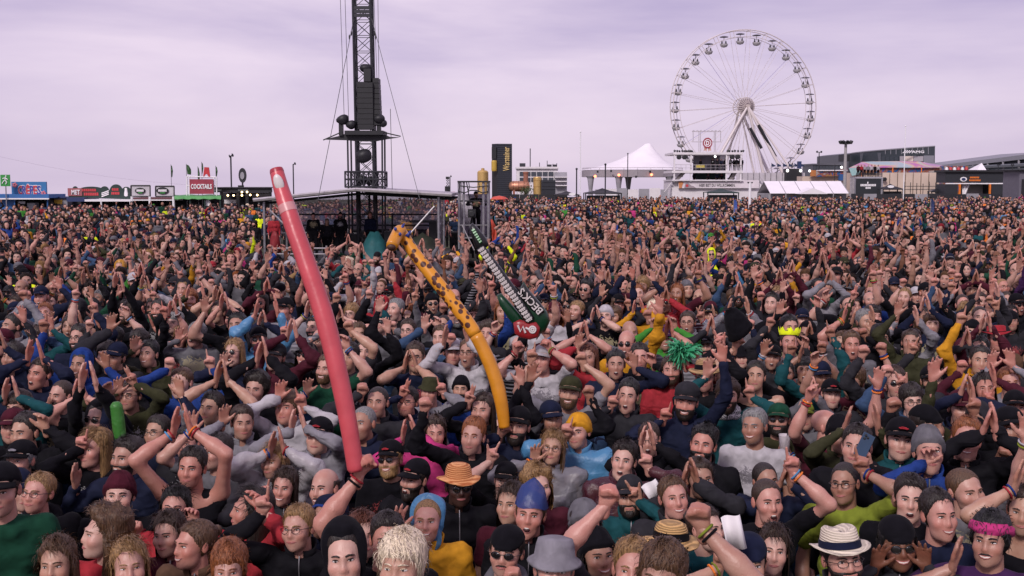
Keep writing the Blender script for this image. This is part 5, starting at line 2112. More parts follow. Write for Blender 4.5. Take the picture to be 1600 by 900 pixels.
for k in range(24):
    (x0, d0), (x1, d1) = ring[k], ring[(k + 1) % 24]
    p, q = W(x0, 266, D + 8), W(x1, 266, D + 8)
    A0 = Vector((p.x, d0, zr))
    A1 = Vector((q.x, d1, zr))
    g.add([(A0.x, A0.y, zr - .05), (A1.x, A1.y, zr - .05), (A1.x, A1.y, zr - 1.15), (A0.x, A0.y, zr - 1.15)], [(0, 1, 2, 3)])
o = g.make('fascia', plain('fascia_grey', (.30, .27, .29), .6), t)
o.modifiers.new('thickness', 'SOLIDIFY').thickness = .12
g = G()
for k in range(24):
    (x0, d0), (x1, d1) = ring[k], ring[(k + 1) % 24]
    p, q = W(x0, 266, D + 8), W(x1, 266, D + 8)
    A0, A1 = Vector((p.x, d0, zr + .35)), Vector((q.x, d1, zr + .35))
    g.tube(A0, A1, .05, 4)
    g.tube(A0, (A0.x, A0.y, zr - .1), .04, 4)
g.make('ring_rail', ALU, t)
for (x, dd) in ((923, D + 4), (967, D + 1), (982, D + 12), (1046, D + 2)):
    p = W(x, 266, dd)
    G().lathe([(.55, ground_z(0, D)), (.42, zr - 4.6), (.32, zr - 3.2), (.55, zr - 1.4), (.8, zr - 1.0)], (p.x, dd, 0), 10).make('column', GREYP, t)
for (x, y) in ((934, 268), (955, 267), (994, 276), (1016, 268), (1040, 268)):
    part(t, 'spotlight', BLK, x - 1.3, y - 1.5, x + 1.3, y + 2, D - .4, .4)
for (x, y) in ((930, 275.5), (967, 273.5), (1018, 273)):
    G().ball(W(x, y, D - .3), .22, 8, 6).make('lit_lamp', ORBULB, t)
t = thing('banner_wall', 'low white hoarding wall under the pavilion', 'wall', base_at(980, 165))
for k in range(7):
    part(t, 'panel', WHT if k % 2 else GREYP, 930 + k * 17, 296 - (k % 3), 946.5 + k * 17, 312, 165 + .03 * (k % 2), .1, True)

# ================================================================== PLATFORM BAR (about 160 m)
D = 160.0
t = thing('platform_bar', 'white two storey platform bar reading HIER BIST DU WILLKOMMEN', 'bar', base_at(1108, D))
part(t, 'base_wall', WHT, 1050, 283, 1190, 308, D + .5, 9, True)
part(t, 'banner', plain('banner_white', (.66, .60, .63), .55, scale=.8), 1060, 281.5, 1186, 294, D, .25)
bn = t.children[-1]
lettering(bn, 'lettering', 'HIER BIST DU WILLKOMMEN.', 1092.5, 1149, 287.2, 291.8, D, plain('grey_letters', (.10, .09, .10), .6), .012)
poly = [(W(x, y, D).x, W(x, y, D).z) for x, y in ((1061, 294), (1060, 284), (1064, 282.8), (1068, 285), (1066, 290), (1065, 294))]
G().prism(poly, D - .05, D - .01).make('orange_print', plain('print_orange', (.55, .22, .08), .6), bn)
poly = [(W(x, y, D).x, W(x, y, D).z) for x, y in ((1069, 294), (1071, 286.5), (1075, 285.5), (1080, 290), (1084, 291), (1088, 294))]
G().prism(poly, D - .05, D - .01).make('grey_print', plain('print_grey', (.30, .25, .27), .6), bn)
G().lathe([(0, -.02), (.20, -.02), (.20, .02), (0, .02)], tuple(W(1073.5, 290, D - .06)), 12, axis='y').make('red_print', LETR, bn)
for nm, y0, y1 in (('lower_deck', 280.8, 282.6), ('upper_deck', 266.5, 270.2), ('roof_slab', 238, 241.5)):
    part(t, nm, WHT, 1050 if nm != 'roof_slab' else 1052, y0, 1161, y1, D - .4, 9)
for x in (1054, 1080, 1135.5, 1158):
    for dd in (D - .3, D + 8):
        g = G()
        p, q = W(x - 1.1, 241, dd), W(x + 1.1, 241, dd)
        g.box(p.x, q.x, dd, dd + .25, W(x, 284, D).z, W(x, 239, D).z)
        g.make('column', WHT, t)
part(t, 'rear_screen', plain('screen_grey', (.20, .19, .22), .6, var=.25, scale=.7), 1083, 241.5, 1134, 266.4, D + 7.5, .2)
part(t, 'dark_bar_back', plain('bottle_green', (.012, .04, .035), .5), 1083, 270.3, 1133.5, 280.6, D + 4, .2)
for (x0, x1, y0, y1) in ((1055, 1080, 257, 257.6), (1083, 1158, 257.2, 257.9), (1055, 1158, 262, 262.4)):
    part(t, 'handrail', ALU, x0, y0, x1, y1, D - .38, .08)
for k in range(14):
    x = 1056 + k * 7.8
    part(t, 'baluster', ALU, x, 257.3, x + .5, 266.4, D - .36, .05)
part(t, 'yellow_desk', plain('desk_yellow', (.50, .40, .08), .5), 1088, 257, 1101, 262, D + 1.2, .8)
for s_, x0 in ((1, 1058), (-1, 1153)):
    poly = [(W(x, y, D).x, W(x, y, D).z) for x, y in (((1056, 280.5), (1066, 270.4), (1072, 270.4), (1062, 280.5)) if s_ > 0 else ((1140, 280.5), (1146, 270.4), (1152, 270.4), (1146, 280.5)))]
    G().prism(poly, D + .3, D + 1.6).make('stair_panel', plain('panel_taupe', (.16, .14, .14), .6), t)
for (x, y) in ((1061, 245.5), (1069.5, 245.5), (1144, 245), (1152.5, 245)):
    g = G()
    g.lathe([(.22, -.28), (.34, -.25), (.34, .25), (.24, .3), (.0, .3)], tuple(W(x, y, D - .2)), 10, axis='y')
    g.tube(W(x, y - 2.5, D - .2), W(x, 241, D - .2), .05, 5)
    g.make('floodlight', BLK, t)
for k, x in enumerate((1054, 1058, 1061.5, 1066, 1070, 1073, 1076, 1079, 1081, 1137, 1139.5, 1144, 1148, 1153, 1158, 1161)):
    g = G()
    g.tube(W(x, 238, D), W(x + .4, 236.6, D), .06, 5)
    g.tube(W(x - .8, 237, D), W(x + 1.2, 234.6 + (k % 3) * .5, D), .16, 6)
    g.make('roof_spot', BLK, t)
G().ball(W(1117.5, 244.6, D + 1), .16, 8, 6).make('lit_lamp', WBULB, t)
G().lathe([(0, -.05), (.45, -.05), (.45, .05), (0, .05)], tuple(W(1129, 247, D + 7.3)), 14, axis='y').make('round_screen', LETW, t)
for s_, xa_, xb_ in ((-1, 1056, 1038), (1, 1187, 1205)):
    g = G()
    for k in range(9):
        u = k / 8
        x = xa_ + (xb_ - xa_) * u
        y = 283 + 24 * u
        pbox(g, min(x, x + s_ * 2.4), y, max(x, x + s_ * 2.4), y + 1, D + .2, 1.5)
    g.make('stairs', GREYP, t)
    for dd in (D + .1, D + 1.8):
        G().tube(W(xa_, 276, dd), W(xb_, 300, dd), .05, 5).make('stair_rail', ALU, t)
t2 = thing('rosette_emblem', 'red round rosette emblem with white D on a truss frame', 'emblem', tuple(W(1104, 238, D + 2)))
c = W(1105.5, 223.6, D + 2)
k_ = (D + 2) / FPX
g = G()
n = 22
poly = []
for i in range(n * 2):
    rr = (7.8 if i % 2 == 0 else 6.9) * k_
    a = PI * i / n
    poly.append((c.x + rr * math.cos(a), c.z + rr * math.sin(a) * 1.12))
g.prism(poly[::-1], c.y - .1, c.y + .1)
g.make('rosette', plain('rosette_red', (.28, .035, .05), .5), t2)
t_ = np.linspace(0, 2 * PI, 25)
G().path([(c.x + 5 * k_ * math.cos(a), c.y - .12, c.z + 5.2 * k_ * math.sin(a)) for a in t_], .06, 5, caps=False).make('ring', LETW, t2)
lettering(t2, 'letter', 'D', 1103.2, 1108.2, 220.3, 227, D + 1.88, LETW, .03)
for s_ in (-1, 1):
    poly = [(W(x, y, D + 2).x, W(x, y, D + 2).z) for x, y in ((1105.5 + s_ * .8, 230.5), (1105.5 + s_ * 4.6, 229.5), (1105.5 + s_ * 6, 236), (1105.5 + s_ * 3.4, 234.6), (1105.5 + s_ * 1.6, 237))]
    G().prism(poly if s_ < 0 else poly[::-1], D + 2.0, D + 2.08).make('ribbon', plain('ribbon_tan', (.45, .27, .2), .6), t2)
g = G()
for y in (205.5, 221.5):
    g.tube(W(1081, y, D + 2.2), W(1127, y, D + 2.2), .06, 5)
for x in (1083, 1092, 1094.5, 1116, 1118, 1126):
    g.tube(W(x, 204.5, D + 2.2), W(x, 239 if 1090 < x < 1120 else 221.5, D + 2.2), .05, 5)
for k in range(8):
    x = 1081 + k * 5.75
    g.tube(W(x, 205.5, D + 2.2), W(x + 2.9, 203.6, D + 2.2), .04, 4)
    g.tube(W(x + 2.9, 203.6, D + 2.2), W(x + 5.75, 205.5, D + 2.2), .04, 4)
g.make('truss_frame', ALU, t2)

# ================================================================== FERRIS WHEEL (about 300 m)
DW = 300.0
t = thing('ferris_wheel', 'white ferris wheel with open round gondolas', 'ferris wheel', base_at(1162, DW))
kw = DW / FPX
yaw = math.radians(11)
Cc = W(1162, 167, DW)
R0 = 116.5 * kw
ux = Vector((math.cos(yaw), math.sin(yaw), 0))
un = Vector((-math.sin(yaw), math.cos(yaw), 0))
uz = Vector((0, 0, 1))
def wp_(a, r, o):
    return Cc + ux * (r * math.cos(a)) + uz * (r * math.sin(a)) + un * o
WHEEL = plain('wheel_white', (.62, .55, .55), .45, var=.05)
WPURP = plain('wheel_lilac', (.30, .26, .52), .45, var=.05)
OW = 1.25
NG = 26
for o_ in (-OW, OW):
    G().path([wp_(2 * PI * i / 72, R0, o_) for i in range(73)], .13, 6, caps=False).make('rim', WHEEL, t)
    G().path([wp_(2 * PI * i / 72, R0 * .915, o_) for i in range(73)], .07, 6, caps=False).make('inner_rim', WHEEL, t)
A0 = math.radians(4)
for i in range(NG):
    a = A0 + 2 * PI * i / NG
    g = G()
    g.tube(wp_(a, R0, -OW), wp_(a, R0, OW), .09, 5)
    for o_ in (-OW, OW):
        g.tube(wp_(a, R0 * .915, o_), wp_(a, R0, o_), .08, 5)
    g.make('rim_strut', WHEEL, t)
    for s_, o_ in ((-1, -OW), (1, OW)):
        G().tube(wp_(a + s_ * .02, 1.8, o_ * 1.5), wp_(a, R0 * .915, o_), .045, 5).make('spoke', WPURP if (i % 6 == 3 and s_ > 0) else WHEEL, t)
# hub
hub = G()
for o_ in (-2.6, 2.6):
    for i in range(20):
        a = 2 * PI * i / 20
        hub.tube(wp_(a, 2.3, o_ * .62), wp_(a + .16, .8, o_), .07, 5)
    hub.path([wp_(2 * PI * i / 28, 2.3, o_ * .62) for i in range(29)], .10, 6, caps=False)
hub.tube(Cc - un * 3.2, Cc + un * 3.2, .5, 14)
hub.make('hub', plain('hub_white', (.55, .47, .44), .5), t)
disc = G()
vs0 = [wp_(2 * PI * i / 26, 2.1, -1.7) for i in range(26)] + [Cc - un * 2.1]
disc.add(vs0, [(i, (i + 1) % 26, 26) for i in range(26)])
disc.make('hub_disc', plain('hub_shade', (.30, .25, .27), .6), t)
# gondolas
GM1, GM2, GM3 = plain('gondola_grey', (.42, .40, .42), .5), plain('gondola_roof', (.16, .15, .19), .5), plain('gondola_people', (.05, .05, .06), .8, var=.5, scale=1.5)
for i in range(NG):
    a = A0 + 2 * PI * (i + .5) / NG
    p = wp_(a, R0 * .955, 0)
    if p.z < 4.2:
        continue
    g = G()
    top = p + Vector((0, 0, .1))
    g.tube(top, p - Vector((0, 0, 1.5)), .08, 6)
    g.lathe([(.15, -2.75), (.75, -2.6), (1.02, -2.2), (1.08, -1.85), (1.0, -1.83), (.3, -1.9)], tuple(p), 12)
    ob = g.make('gondola', GM1, t)
    g = G().lathe([(1.12, .0), (1.16, .1), (.5, .3), (.1, .36)], (p.x, p.y, p.z - .15), 12)
    g.make('roof', GM2, ob)
    for dx in (-.5, .5):
        G().lathe([(.18, 0), (.26, .35), (.16, .62), (.15, .85), (.05, .95)], (p.x + dx, p.y, p.z - 1.95), 8).make('passenger', GM3, ob)
# A-frame legs
zb_ = ground_z(0, DW)
for (x1, o_, r_) in ((1110, -6, .38), (1122, -2, .3), (1192, -4, .45), (1222, -7, .45), (1250, -9, .30), (1132, 8, .35), (1200, 8, .45), (1178, 3, .25)):
    q = W(x1, 268, DW + o_)
    q.z = zb_ if True else q.z
    top = Cc + un * (-2.8 if o_ < 0 else 2.8)
    # carry the leg on to the ground along its own line
    e = W(x1 if x1 != 1250 else 1238, 268, DW + o_)
    d = (e - top)
    e2 = top + d * ((top.z - zb_) / (top.z - e.z))
    G().tube(top, e2, r_ * .8, 8, r2=r_).make('leg', WHEEL, t)
for (xa_, ya_, xb_, yb_) in ((1172, 200, 1190, 232), (1185, 195, 1212, 245)):
    G().tube(W(xa_, ya_, DW - 5), W(xb_, yb_, DW - 5.5), .38, 8).make('cable_duct', BLK, t)
for k in range(6):
    x0 = 1130 + k * 12
    G().tube(Cc - un * 2.4, W(x0, 285, DW - 4), .05, 4).make('stay_cable', WHEEL, t)
part(t, 'boarding_platform', GREYP, 1135, 283, 1230, 306, DW - 6, 14, True)

t = thing('panel_fence', 'long pale panel fence in front of the ferris wheel base', 'fence', base_at(1205, 240))
for k in range(12):
    part(t, 'panel', plain('panel_pale', (.50, .46, .50), .6, scale=.6), 1150.4 + k * 9, 270, 1158.9 + k * 9, 290, 240 + .04 * (k % 2), .2, True)
    part(t, 'fence_post', DGREY, 1159 + k * 9, 269.6, 1159.7 + k * 9, 290, 239.8, .15, True)
NAVYF = plain('navy_flag', (.025, .04, .10), .7)
for k in range(6):
    x = 1205.5 + k * 9
    t = thing('pennant', 'navy pennant flying above the pale panel fence', 'flag', base_at(x, 250), 'row of navy pennants')
    post(t, 'pole', x, 254.5, 250, .05, STEEL, 5)
    g = G()
    for j in range(5):
        u = j / 4
        g.v += [tuple(W(x + 6.2 * u, 255 + 3.6 * u, 250 + .25 * math.sin(u * 5 + k))), tuple(W(x + 6.2 * u, 260.6 - .6 * u, 250 + .25 * math.sin(u * 5 + k)))]
    for j in range(4):
        g.f.append((j * 2, j * 2 + 1, j * 2 + 3, j * 2 + 2))
        g.m.append(0)
    o = g.make('cloth', NAVYF, t)
    o.modifiers.new('thickness', 'SOLIDIFY').thickness = .03
t = thing('ticket_booth', 'dark booth with two lit lamps beside the pennants', 'booth', base_at(1241, 238))
part(t, 'shell', BLK, 1229, 263.5, 1253, 272, 238, 3, True)
part(t, 'roof_sign', NAVYP, 1247, 252, 1252.5, 263, 238.5, 1)
for x in (1230.5, 1251):
    G().ball(W(x, 266.8, 237.8), .28, 8, 6).make('lit_lamp', WBULB, t)

# ================================================================== RIGHT SIDE
D = 150.0
t = thing('marquee', 'long white marquee with ribbed sloping roof', 'marquee', base_at(1265, D))
a, b2 = W(1203.5, 302, D), W(1327, 302, D)
zr, ze = W(1265, 283, D + 4).z, a.z
for k in range(5):
    x0 = a.x + (b2.x - a.x) * k / 5
    x1 = a.x + (b2.x - a.x) * (k + 1) / 5 - .06
    g = G()
    g.add([(x0, D, ze), (x1, D, ze), (x1, D + 4, zr), (x0, D + 4, zr), (x0, D + 8, ze), (x1, D + 8, ze)], [(0, 1, 2, 3), (3, 2, 5, 4)])
    o = g.make('roof_panel', WTENT, t)
    o.modifiers.new('thickness', 'SOLIDIFY').thickness = .05
    G().tube((x1 + .03, D - .02, ze), (x1 + .03, D + 4, zr), .05, 5).make('roof_rib', GREYP, t)
ap = [(W(x, y, D - 2).x, W(x, y, D - 2).z) for x, y in ((1249, 303.2), (1271, 294), (1293, 303.2))]
g = G()
g.add([(ap[0][0], D - 2, ap[0][1]), (ap[1][0], D - 2, ap[1][1]), (ap[2][0], D - 2, ap[2][1]), (ap[0][0], D + 1, ap[0][1]), (ap[1][0], D + 1, ap[1][1]), (ap[2][0], D + 1, ap[2][1])], [(0, 1, 2), (0, 3, 4, 1), (1, 4, 5, 2)])
o = g.make('porch_gable', WTENT, t)
o.modifiers.new('thickness', 'SOLIDIFY').thickness = .04
g = G().box(a.x, b2.x, D + 1.2, D + 8, ground_z(0, D), ze - .02)
g.make('wall', GREYP, t)
for k in range(6):
    x = a.x + (b2.x - a.x) * k / 5
    G().tube((x, D + .05, ground_z(0, D)), (x, D + .05, ze), .06, 6).make('post', ALU, t)

D = 145.0
t = thing('hanging_banner', 'black banner with white print on a truss frame', 'banner', base_at(1357, D))
part(t, 'cloth', plain('banner_black', (.018, .022, .028), .6), 1337, 279, 1377, 303.5, D, .1)
bn = t.children[-1]
g = G()
for (x0, x1, y0, y1) in ((1355, 1357.4, 284, 287), (1344.5, 1369, 287.6, 291), (1352.5, 1361, 292, 295)):
    n = max(1, int((x1 - x0) / 2.2))
    for k in range(n):
        pbox(g, x0 + (x1 - x0) * k / n, y0, x0 + (x1 - x0) * (k + .82) / n, y1, D - .04, .03)
g.make('white_print', LETW, bn)['kind'] = 'stuff'
g = G()
for x in (1329.5, 1334.5):
    for dd in (D - .4, D + .5):
        p = W(x, 278, dd)
        g.tube((p.x, dd, ground_z(0, D)), p, .06, 5)
p0, p1, q0, q1 = W(1329.5, 305, D - .4), W(1329.5, 278, D - .4), W(1334.5, 305, D - .4), W(1334.5, 278, D - .4)
zig(g, p0, p1, q0, q1, 8, .04)
g.make('truss_post', ALU, t)
G().tube(W(1378.5, 306, D), W(1378.5, 278, D), .10, 6).make('frame_post', GREYP, t)
G().tube(W(1336, 278.4, D), W(1379, 278.4, D), .09, 6).make('top_rail', GREYP, t)

t = thing('beige_wall', 'long beige container wall with ribbed face', 'wall', base_at(1425, 175))
for k in range(8):
    part(t, 'panel', BEIGE, 1378 + k * 12.2, 269.6, 1389.9 + k * 12.2, 305, 175 + .05 * (k % 2), 3, True)
for (x, y) in ((1382, 280), (1475, 280)):
    g = G().lathe([(.15, -.3), (.3, -.28), (.3, .25), (.1, .3)], tuple(W(x, y, 174.5)), 10, axis='y')
    g.make('floodlight', BLK, t)
t = thing('scaffold_rail', 'thin scaffold railing before the beige wall', 'railing', base_at(1440, 150))
for y in (291, 296):
    G().tube(W(1412, y, 150), W(1472, y, 150), .04, 5).make('rail', DGREY, t)
for k in range(7):
    post(t, 'post', 1413 + k * 9.8, 284 + (k * 5 % 4), 150, .045, DGREY, 5)

# colourful fairground tent
D = 200.0
def stripes_mat():
    m, n, l, b = _mat('painted_canvas')
    tc = n.new('ShaderNodeTexCoord')
    mp = n.new('ShaderNodeMapping')
    mp.inputs['Rotation'].default_value = (0, .5, 0)
    mp.inputs['Scale'].default_value = (.11, .05, .4)
    l.new(tc.outputs['Object'], mp.inputs[0])
    nz = n.new('ShaderNodeTexNoise')
    nz.inputs['Scale'].default_value = 1.4
    nz.inputs['Distortion'].default_value = .8
    l.new(mp.outputs[0], nz.inputs['Vector'])
    r = n.new('ShaderNodeValToRGB')
    r.color_ramp.elements[0].position = .25
    r.color_ramp.elements[0].color = (.16, .38, .40, 1)
    r.color_ramp.elements[1].position = .75
    r.color_ramp.elements[1].color = (.34, .44, .46, 1)
    for pos, c in ((.40, (.36, .42, .45)), (.46, (.55, .38, .25)), (.52, (.42, .12, .34)), (.58, (.50, .42, .44)), (.64, (.40, .16, .36))):
        e = r.color_ramp.elements.new(pos)
        e.color = (*c, 1)
    l.new(nz.outputs['Fac'], r.inputs[0])
    l.new(r.outputs[0], b.inputs['Base Color'])
    b.inputs['Roughness'].default_value = .6
    return m
def mural_mat():
    m, n, l, b = _mat('painted_front')
    tc = n.new('ShaderNodeTexCoord')
    nz = n.new('ShaderNodeTexNoise')
    nz.inputs['Scale'].default_value = .55
    nz.inputs['Detail'].default_value = 2
    nz.inputs['Distortion'].default_value = 1.6
    l.new(tc.outputs['Object'], nz.inputs['Vector'])
    r = n.new('ShaderNodeValToRGB')
    r.color_ramp.elements[0].position = .3
    r.color_ramp.elements[0].color = (.01, .05, .14, 1)
    r.color_ramp.elements[1].position = .72
    r.color_ramp.elements[1].color = (.03, .18, .22, 1)
    for pos, c in ((.42, (.02, .12, .3)), (.48, (.28, .03, .05)), (.53, (.35, .18, .05)), (.58, (.12, .02, .08)), (.64, (.4, .33, .3))):
        e = r.color_ramp.elements.new(pos)
        e.color = (*c, 1)
    l.new(nz.outputs['Fac'], r.inputs[0])
    l.new(r.outputs[0], b.inputs['Base Color'])
    b.inputs['Roughness'].default_value = .5
    return m
MURAL = mural_mat()
t = thing('fairground_tent', 'fairground tent with painted pastel canvas roof', 'tent', base_at(1405, D))
pts_f = ((1329, 272), (1345, 261.5), (1475, 262.5), (1482, 262))
pts_r = ((1343, 254), (1390, 251.5), (1440, 252), (1482, 260))
g = G()
fr = [W(1326, 262.5, D), W(1346, 261.6, D), W(1400, 261.2, D), W(1440, 261.4, D), W(1484, 261, D)]
rr_ = [W(1347, 253, D + 6), W(1362, 252.3, D + 6), W(1400, 251.8, D + 6), W(1437, 252.3, D + 6), W(1478, 259.8, D + 6)]
g.add(fr + rr_, [(i, i + 1, i + 6, i + 5) for i in range(4)])
o = g.make('canvas_roof', stripes_mat(), t)
o.modifiers.new('thickness', 'SOLIDIFY').thickness = .1
g = G()
g.add([W(1326, 262.5, D), W(1346, 261.6, D), W(1342, 272, D), W(1331, 275, D)], [(0, 1, 2, 3)])
o = g.make('side_flap', plain('flap_teal', (.30, .48, .48), .6), t)
o.modifiers.new('thickness', 'SOLIDIFY').thickness = .1
for k in range(9):
    part(t, 'painted_panel', MURAL, 1345 + k * 14.6, 262.2, 1359.3 + k * 14.6, 270, D + .5 + .03 * (k % 2), .2)
part(t, 'base', BEIGE, 1330, 270, 1480, 303, D + 1, 4, True)
for x in (1347, 1395, 1440, 1474):
    post(t, 'post', x, 262, D - .2, .1, ORANGEP)
t = thing('deck_stand', 'raised deck with dark rail above the black banner', 'stand', base_at(1352, 165))
part(t, 'deck', GREYP, 1338, 276, 1378, 278.6, 165, 3, True)
for y in (270.5, 273):
    G().tube(W(1338, y, 165), W(1378, y, 165), .04, 5).make('rail', DGREY, t)
for k in range(5):
    G().tube(W(1338 + 10 * k, 276.5, 165), W(1338 + 10 * k, 270, 165), .045, 5).make('rail_post', DGREY, t)

# painted ride left of it
t = thing('fairground_ride', 'low fairground ride with red and orange painted front', 'ride', base_at(1292, 210))
g = G()
poly = [(W(x, y, 210).x, W(x, y, 210).z) for x, y in ((1265.5, 265), (1270, 266.5), (1280, 268), (1300, 267), (1324, 263.5), (1324, 274), (1270, 276.5), (1268, 270))]
G().prism(poly[::-1], 210, 210.4).make('painted_front', MURAL, t)
part(t, 'orange_prow', plain('prow_orange', (.42, .16, .05), .5), 1266, 266, 1275, 275.5, 209.8, .15)
part(t, 'beige_base', BEIGE, 1253, 275.5, 1328, 300, 211, 4, True)
part(t, 'canopy', WTENT, 1280, 265.5, 1324, 267, 209.6, 2)
part(t, 'blue_box', plain('box_blue', (.03, .10, .28), .5), 1311.5, 272, 1320.5, 282, 209, .8)
for x in (1265, 1315):
    G().ball(W(x, 267 if x < 1300 else 261.5, 209.5), .22, 8, 6).make('lit_lamp', WBULB, t)
D = 330.0
t = thing('far_hall', 'dark glazed hall behind the fairground ride', 'building', base_at(1292, D))
part(t, 'wall', plain('hall_dark', (.06, .075, .085), .4), 1270, 257.5, 1315, 275, D, 12, True)
part(t, 'roof', plain('hall_roof', (.12, .12, .14), .5), 1269, 255.6, 1316, 258, D - .5, 13)
for k in range(9):
    part(t, 'window', GLS, 1271 + k * 4.9, 259, 1275 + k * 4.9, 266, D - .2, .15)

# floodlight mast, street lamps
t = thing('floodlight_mast', 'concrete mast carrying a cluster of dark floodlights', 'floodlight', base_at(1321.5, 170))
p = W(1321.5, 226, 170)
G().tube((p.x, 170, ground_z(0, 170)), p, .30, 10, r2=.2).make('mast', plain('concrete', (.33, .31, .31), .8), t)
G().lathe([(.0, 0), (.9, .1), (.9, .2), (0, .25)], (p.x, 170, p.z), 10).make('head_ring', BLK, t)
for k in range(8):
    a = 2 * PI * k / 8
    c = Vector((p.x + .72 * math.cos(a), 170 + .72 * math.sin(a), p.z + .25))
    g = G().tube(c - Vector((.12 * math.cos(a), 0, -.22)), c + Vector((.25 * math.cos(a), .2 * math.sin(a), .05)), .22, 7, r2=.28)
    g.make('floodlight_lamp', BLK, t)
street_lamp(1280, 237.5, 215, 'double armed street lamp before the dark hall', [(-1, -.5), (1, -.2)], .09, 4.5)
street_lamp(1304.5, 258, 190, 'small lamp post with round globe by the ride', [(.3, -.4)], .07, 2)
street_lamp(1582, 258, 190, 'yellowish lamp post before the grandstand', [(-.6, -.8), (.5, -.8)], .08, 4)
street_lamp(1560, 257, 210, 'lamp post with flat head before the grandstand roof', [(-.5, .3), (.8, .1)], .07, 4)

# museum-like curved building
D = 360.0
t = thing('curved_building', 'dark curved glass building lettered AMG', 'building', base_at(1395, D))
n = 22
g, gw = G(), G()
BG = plain('building_dark', (.035, .045, .055), .35)
def curve_pt(u, ytop, D=D):
    # u 0..1 along the facade, a slightly bowed plan
    x = 1326 + 135 * u
    dd = D + 26 * (1 - u) ** 2
    return W(x, ytop, dd)
def top_y(u):
    return 240.5 - 12 * u ** .75
for i in range(n + 1):
    u = i / n
    p = curve_pt(u, top_y(u))
    q = curve_pt(u, 275)
    g.v += [tuple(p), (q.x, q.y, ground_z(0, q.y)), (p.x, p.y + 40, p.z), (q.x, q.y + 40, ground_z(0, q.y))]
for i in range(n):
    b0, b1 = i * 4, i * 4 + 4
    g.f += [(b0, b0 + 1, b1 + 1, b1), (b0, b1, b1 + 2, b0 + 2)]
    g.m += [0, 0]
g.f += [(0, 2, 3, 1), (n * 4, n * 4 + 1, n * 4 + 3, n * 4 + 2)]
g.m += [0, 0]
g.make('wall', BG, t)
gr = G()
for i in range(n):
    u0, u1 = i / n, (i + 1) / n
    gr.tube(curve_pt(u0, top_y(u0)), curve_pt(u1, top_y(u1)), .25, 5)
gr.make('roof_edge', plain('roof_grey', (.22, .22, .25), .5), t)
def fpanel(name, mat, u0, u1, y0, y1, off=.3):
    g = G()
    a0, a1, b0, b1 = curve_pt(u0, y0), curve_pt(u1, y0), curve_pt(u0, y1), curve_pt(u1, y1)
    vs_ = [p - Vector((0, off, 0)) for p in (a0, a1, b1, b0)] + [p for p in (a0, a1, b1, b0)]
    g.add(vs_, [(3, 2, 1, 0), (0, 1, 5, 4), (1, 2, 6, 5), (2, 3, 7, 6), (3, 0, 4, 7)])
    return g.make(name, mat, t)
for k in range(9):
    u0 = .42 + k * .062
    fpanel('mullion', plain('mullion_grey', (.25, .25, .28), .5), u0, u0 + .006, top_y(u0) + .5, 241)
for k in range(4):
    fpanel('window', GLS, .375 + k * .05, .42 + k * .05, 244.5, 251.5)
fpanel('lit_panel', plain('panel_cream', (.68, .56, .50), .5), .64, .745, 244, 252)
fpanel('pale_panel', plain('panel_grey2', (.34, .31, .34), .5), .59, .635, 244, 252)
fpanel('pale_panel', plain('panel_grey2', (.34, .31, .34), .5), .75, .86, 244, 252)
fpanel('pale_panel', plain('panel_grey3', (.20, .20, .23), .4), .865, .985, 243, 256)
fpanel('grey_cladding', plain('cladding', (.10, .105, .125), .5), .13, .37, 239, 258)
lettering(t, 'lettering', 'AMG', 1424, 1444, 235.2, 239.2, D - .5, LETW, .03)
g = G()
for k in range(4):
    a_, b2 = W(1410.5 + k * 3.2, 239.2, D - .6), W(1415.5 + k * 3.2, 235.2, D - .6)
    g.tube(a_, b2, .16, 4)
g.make('slash_mark', LETW, t)['kind'] = 'stuff'
part(t, 'roof_plant', BLK, 1318, 241, 1328, 252, D + 20, 6)

# grandstand roof
D = 340.0
t = thing('grandstand', 'long dark grandstand with rising pale edged roof', 'grandstand', base_at(1540, D))
a0, a1 = W(1470, 258, D), W(1640, 236.5, D - 40)
g = G()
for p, th in ((a0, 1.0), (a1, 1.3)):
    g.v += [tuple(p), (p.x, p.y, p.z - th), (p.x, p.y + 30, p.z), (p.x, p.y + 30, p.z - th)]
g.f += [(0, 1, 5, 4), (0, 4, 6, 2), (1, 3, 7, 5), (2, 6, 7, 3), (0, 2, 3, 1), (4, 5, 7, 6)]
g.m += [0] * 6
g.make('roof', plain('roof_grey', (.22, .22, .25), .5), t)
g = G()
for p in (a0, a1):
    g.v += [(p.x, p.y + 3, p.z - 1.0), (p.x, p.y + 3, ground_z(0, p.y)), (p.x, p.y + 25, p.z - 1.0), (p.x, p.y + 25, ground_z(0, p.y))]
g.f += [(0, 1, 5, 4), (2, 6, 7, 3), (0, 2, 3, 1), (4, 5, 7, 6)]
g.m += [0] * 4
g.make('wall', plain('stand_dark', (.025, .03, .04), .6), t)
g = G()
p, q = W(1500, 262.5, D - 8), W(1640, 256, D - 42)
for k in range(2):
    g.tube(p + Vector((0, 0, -k * 1.4)), q + Vector((0, 0, -k * 1.4)), .5, 5)
g.make('gallery_band', plain('band_grey', (.13, .14, .16), .5), t)
for k in range(6):
    u = .2 + k * .14
    r1 = a0.lerp(a1, u)
    G().tube((r1.x, r1.y + 1, r1.z - .5), (r1.x, r1.y + 1, ground_z(0, r1.y)), .3, 6).make('column', GREYP, t)
part(t, 'roof_plant', DGREY, 1513, 248, 1546, 252.5, D + 4, 4)
for x in (1539, 1566, 1574):
    G().ball(W(x, 258 if x < 1560 else 250, D - 14), .3, 8, 6).make('lit_lamp', plain('dim_lamp', (.75, .68, .65), .5, emit=.25), t)

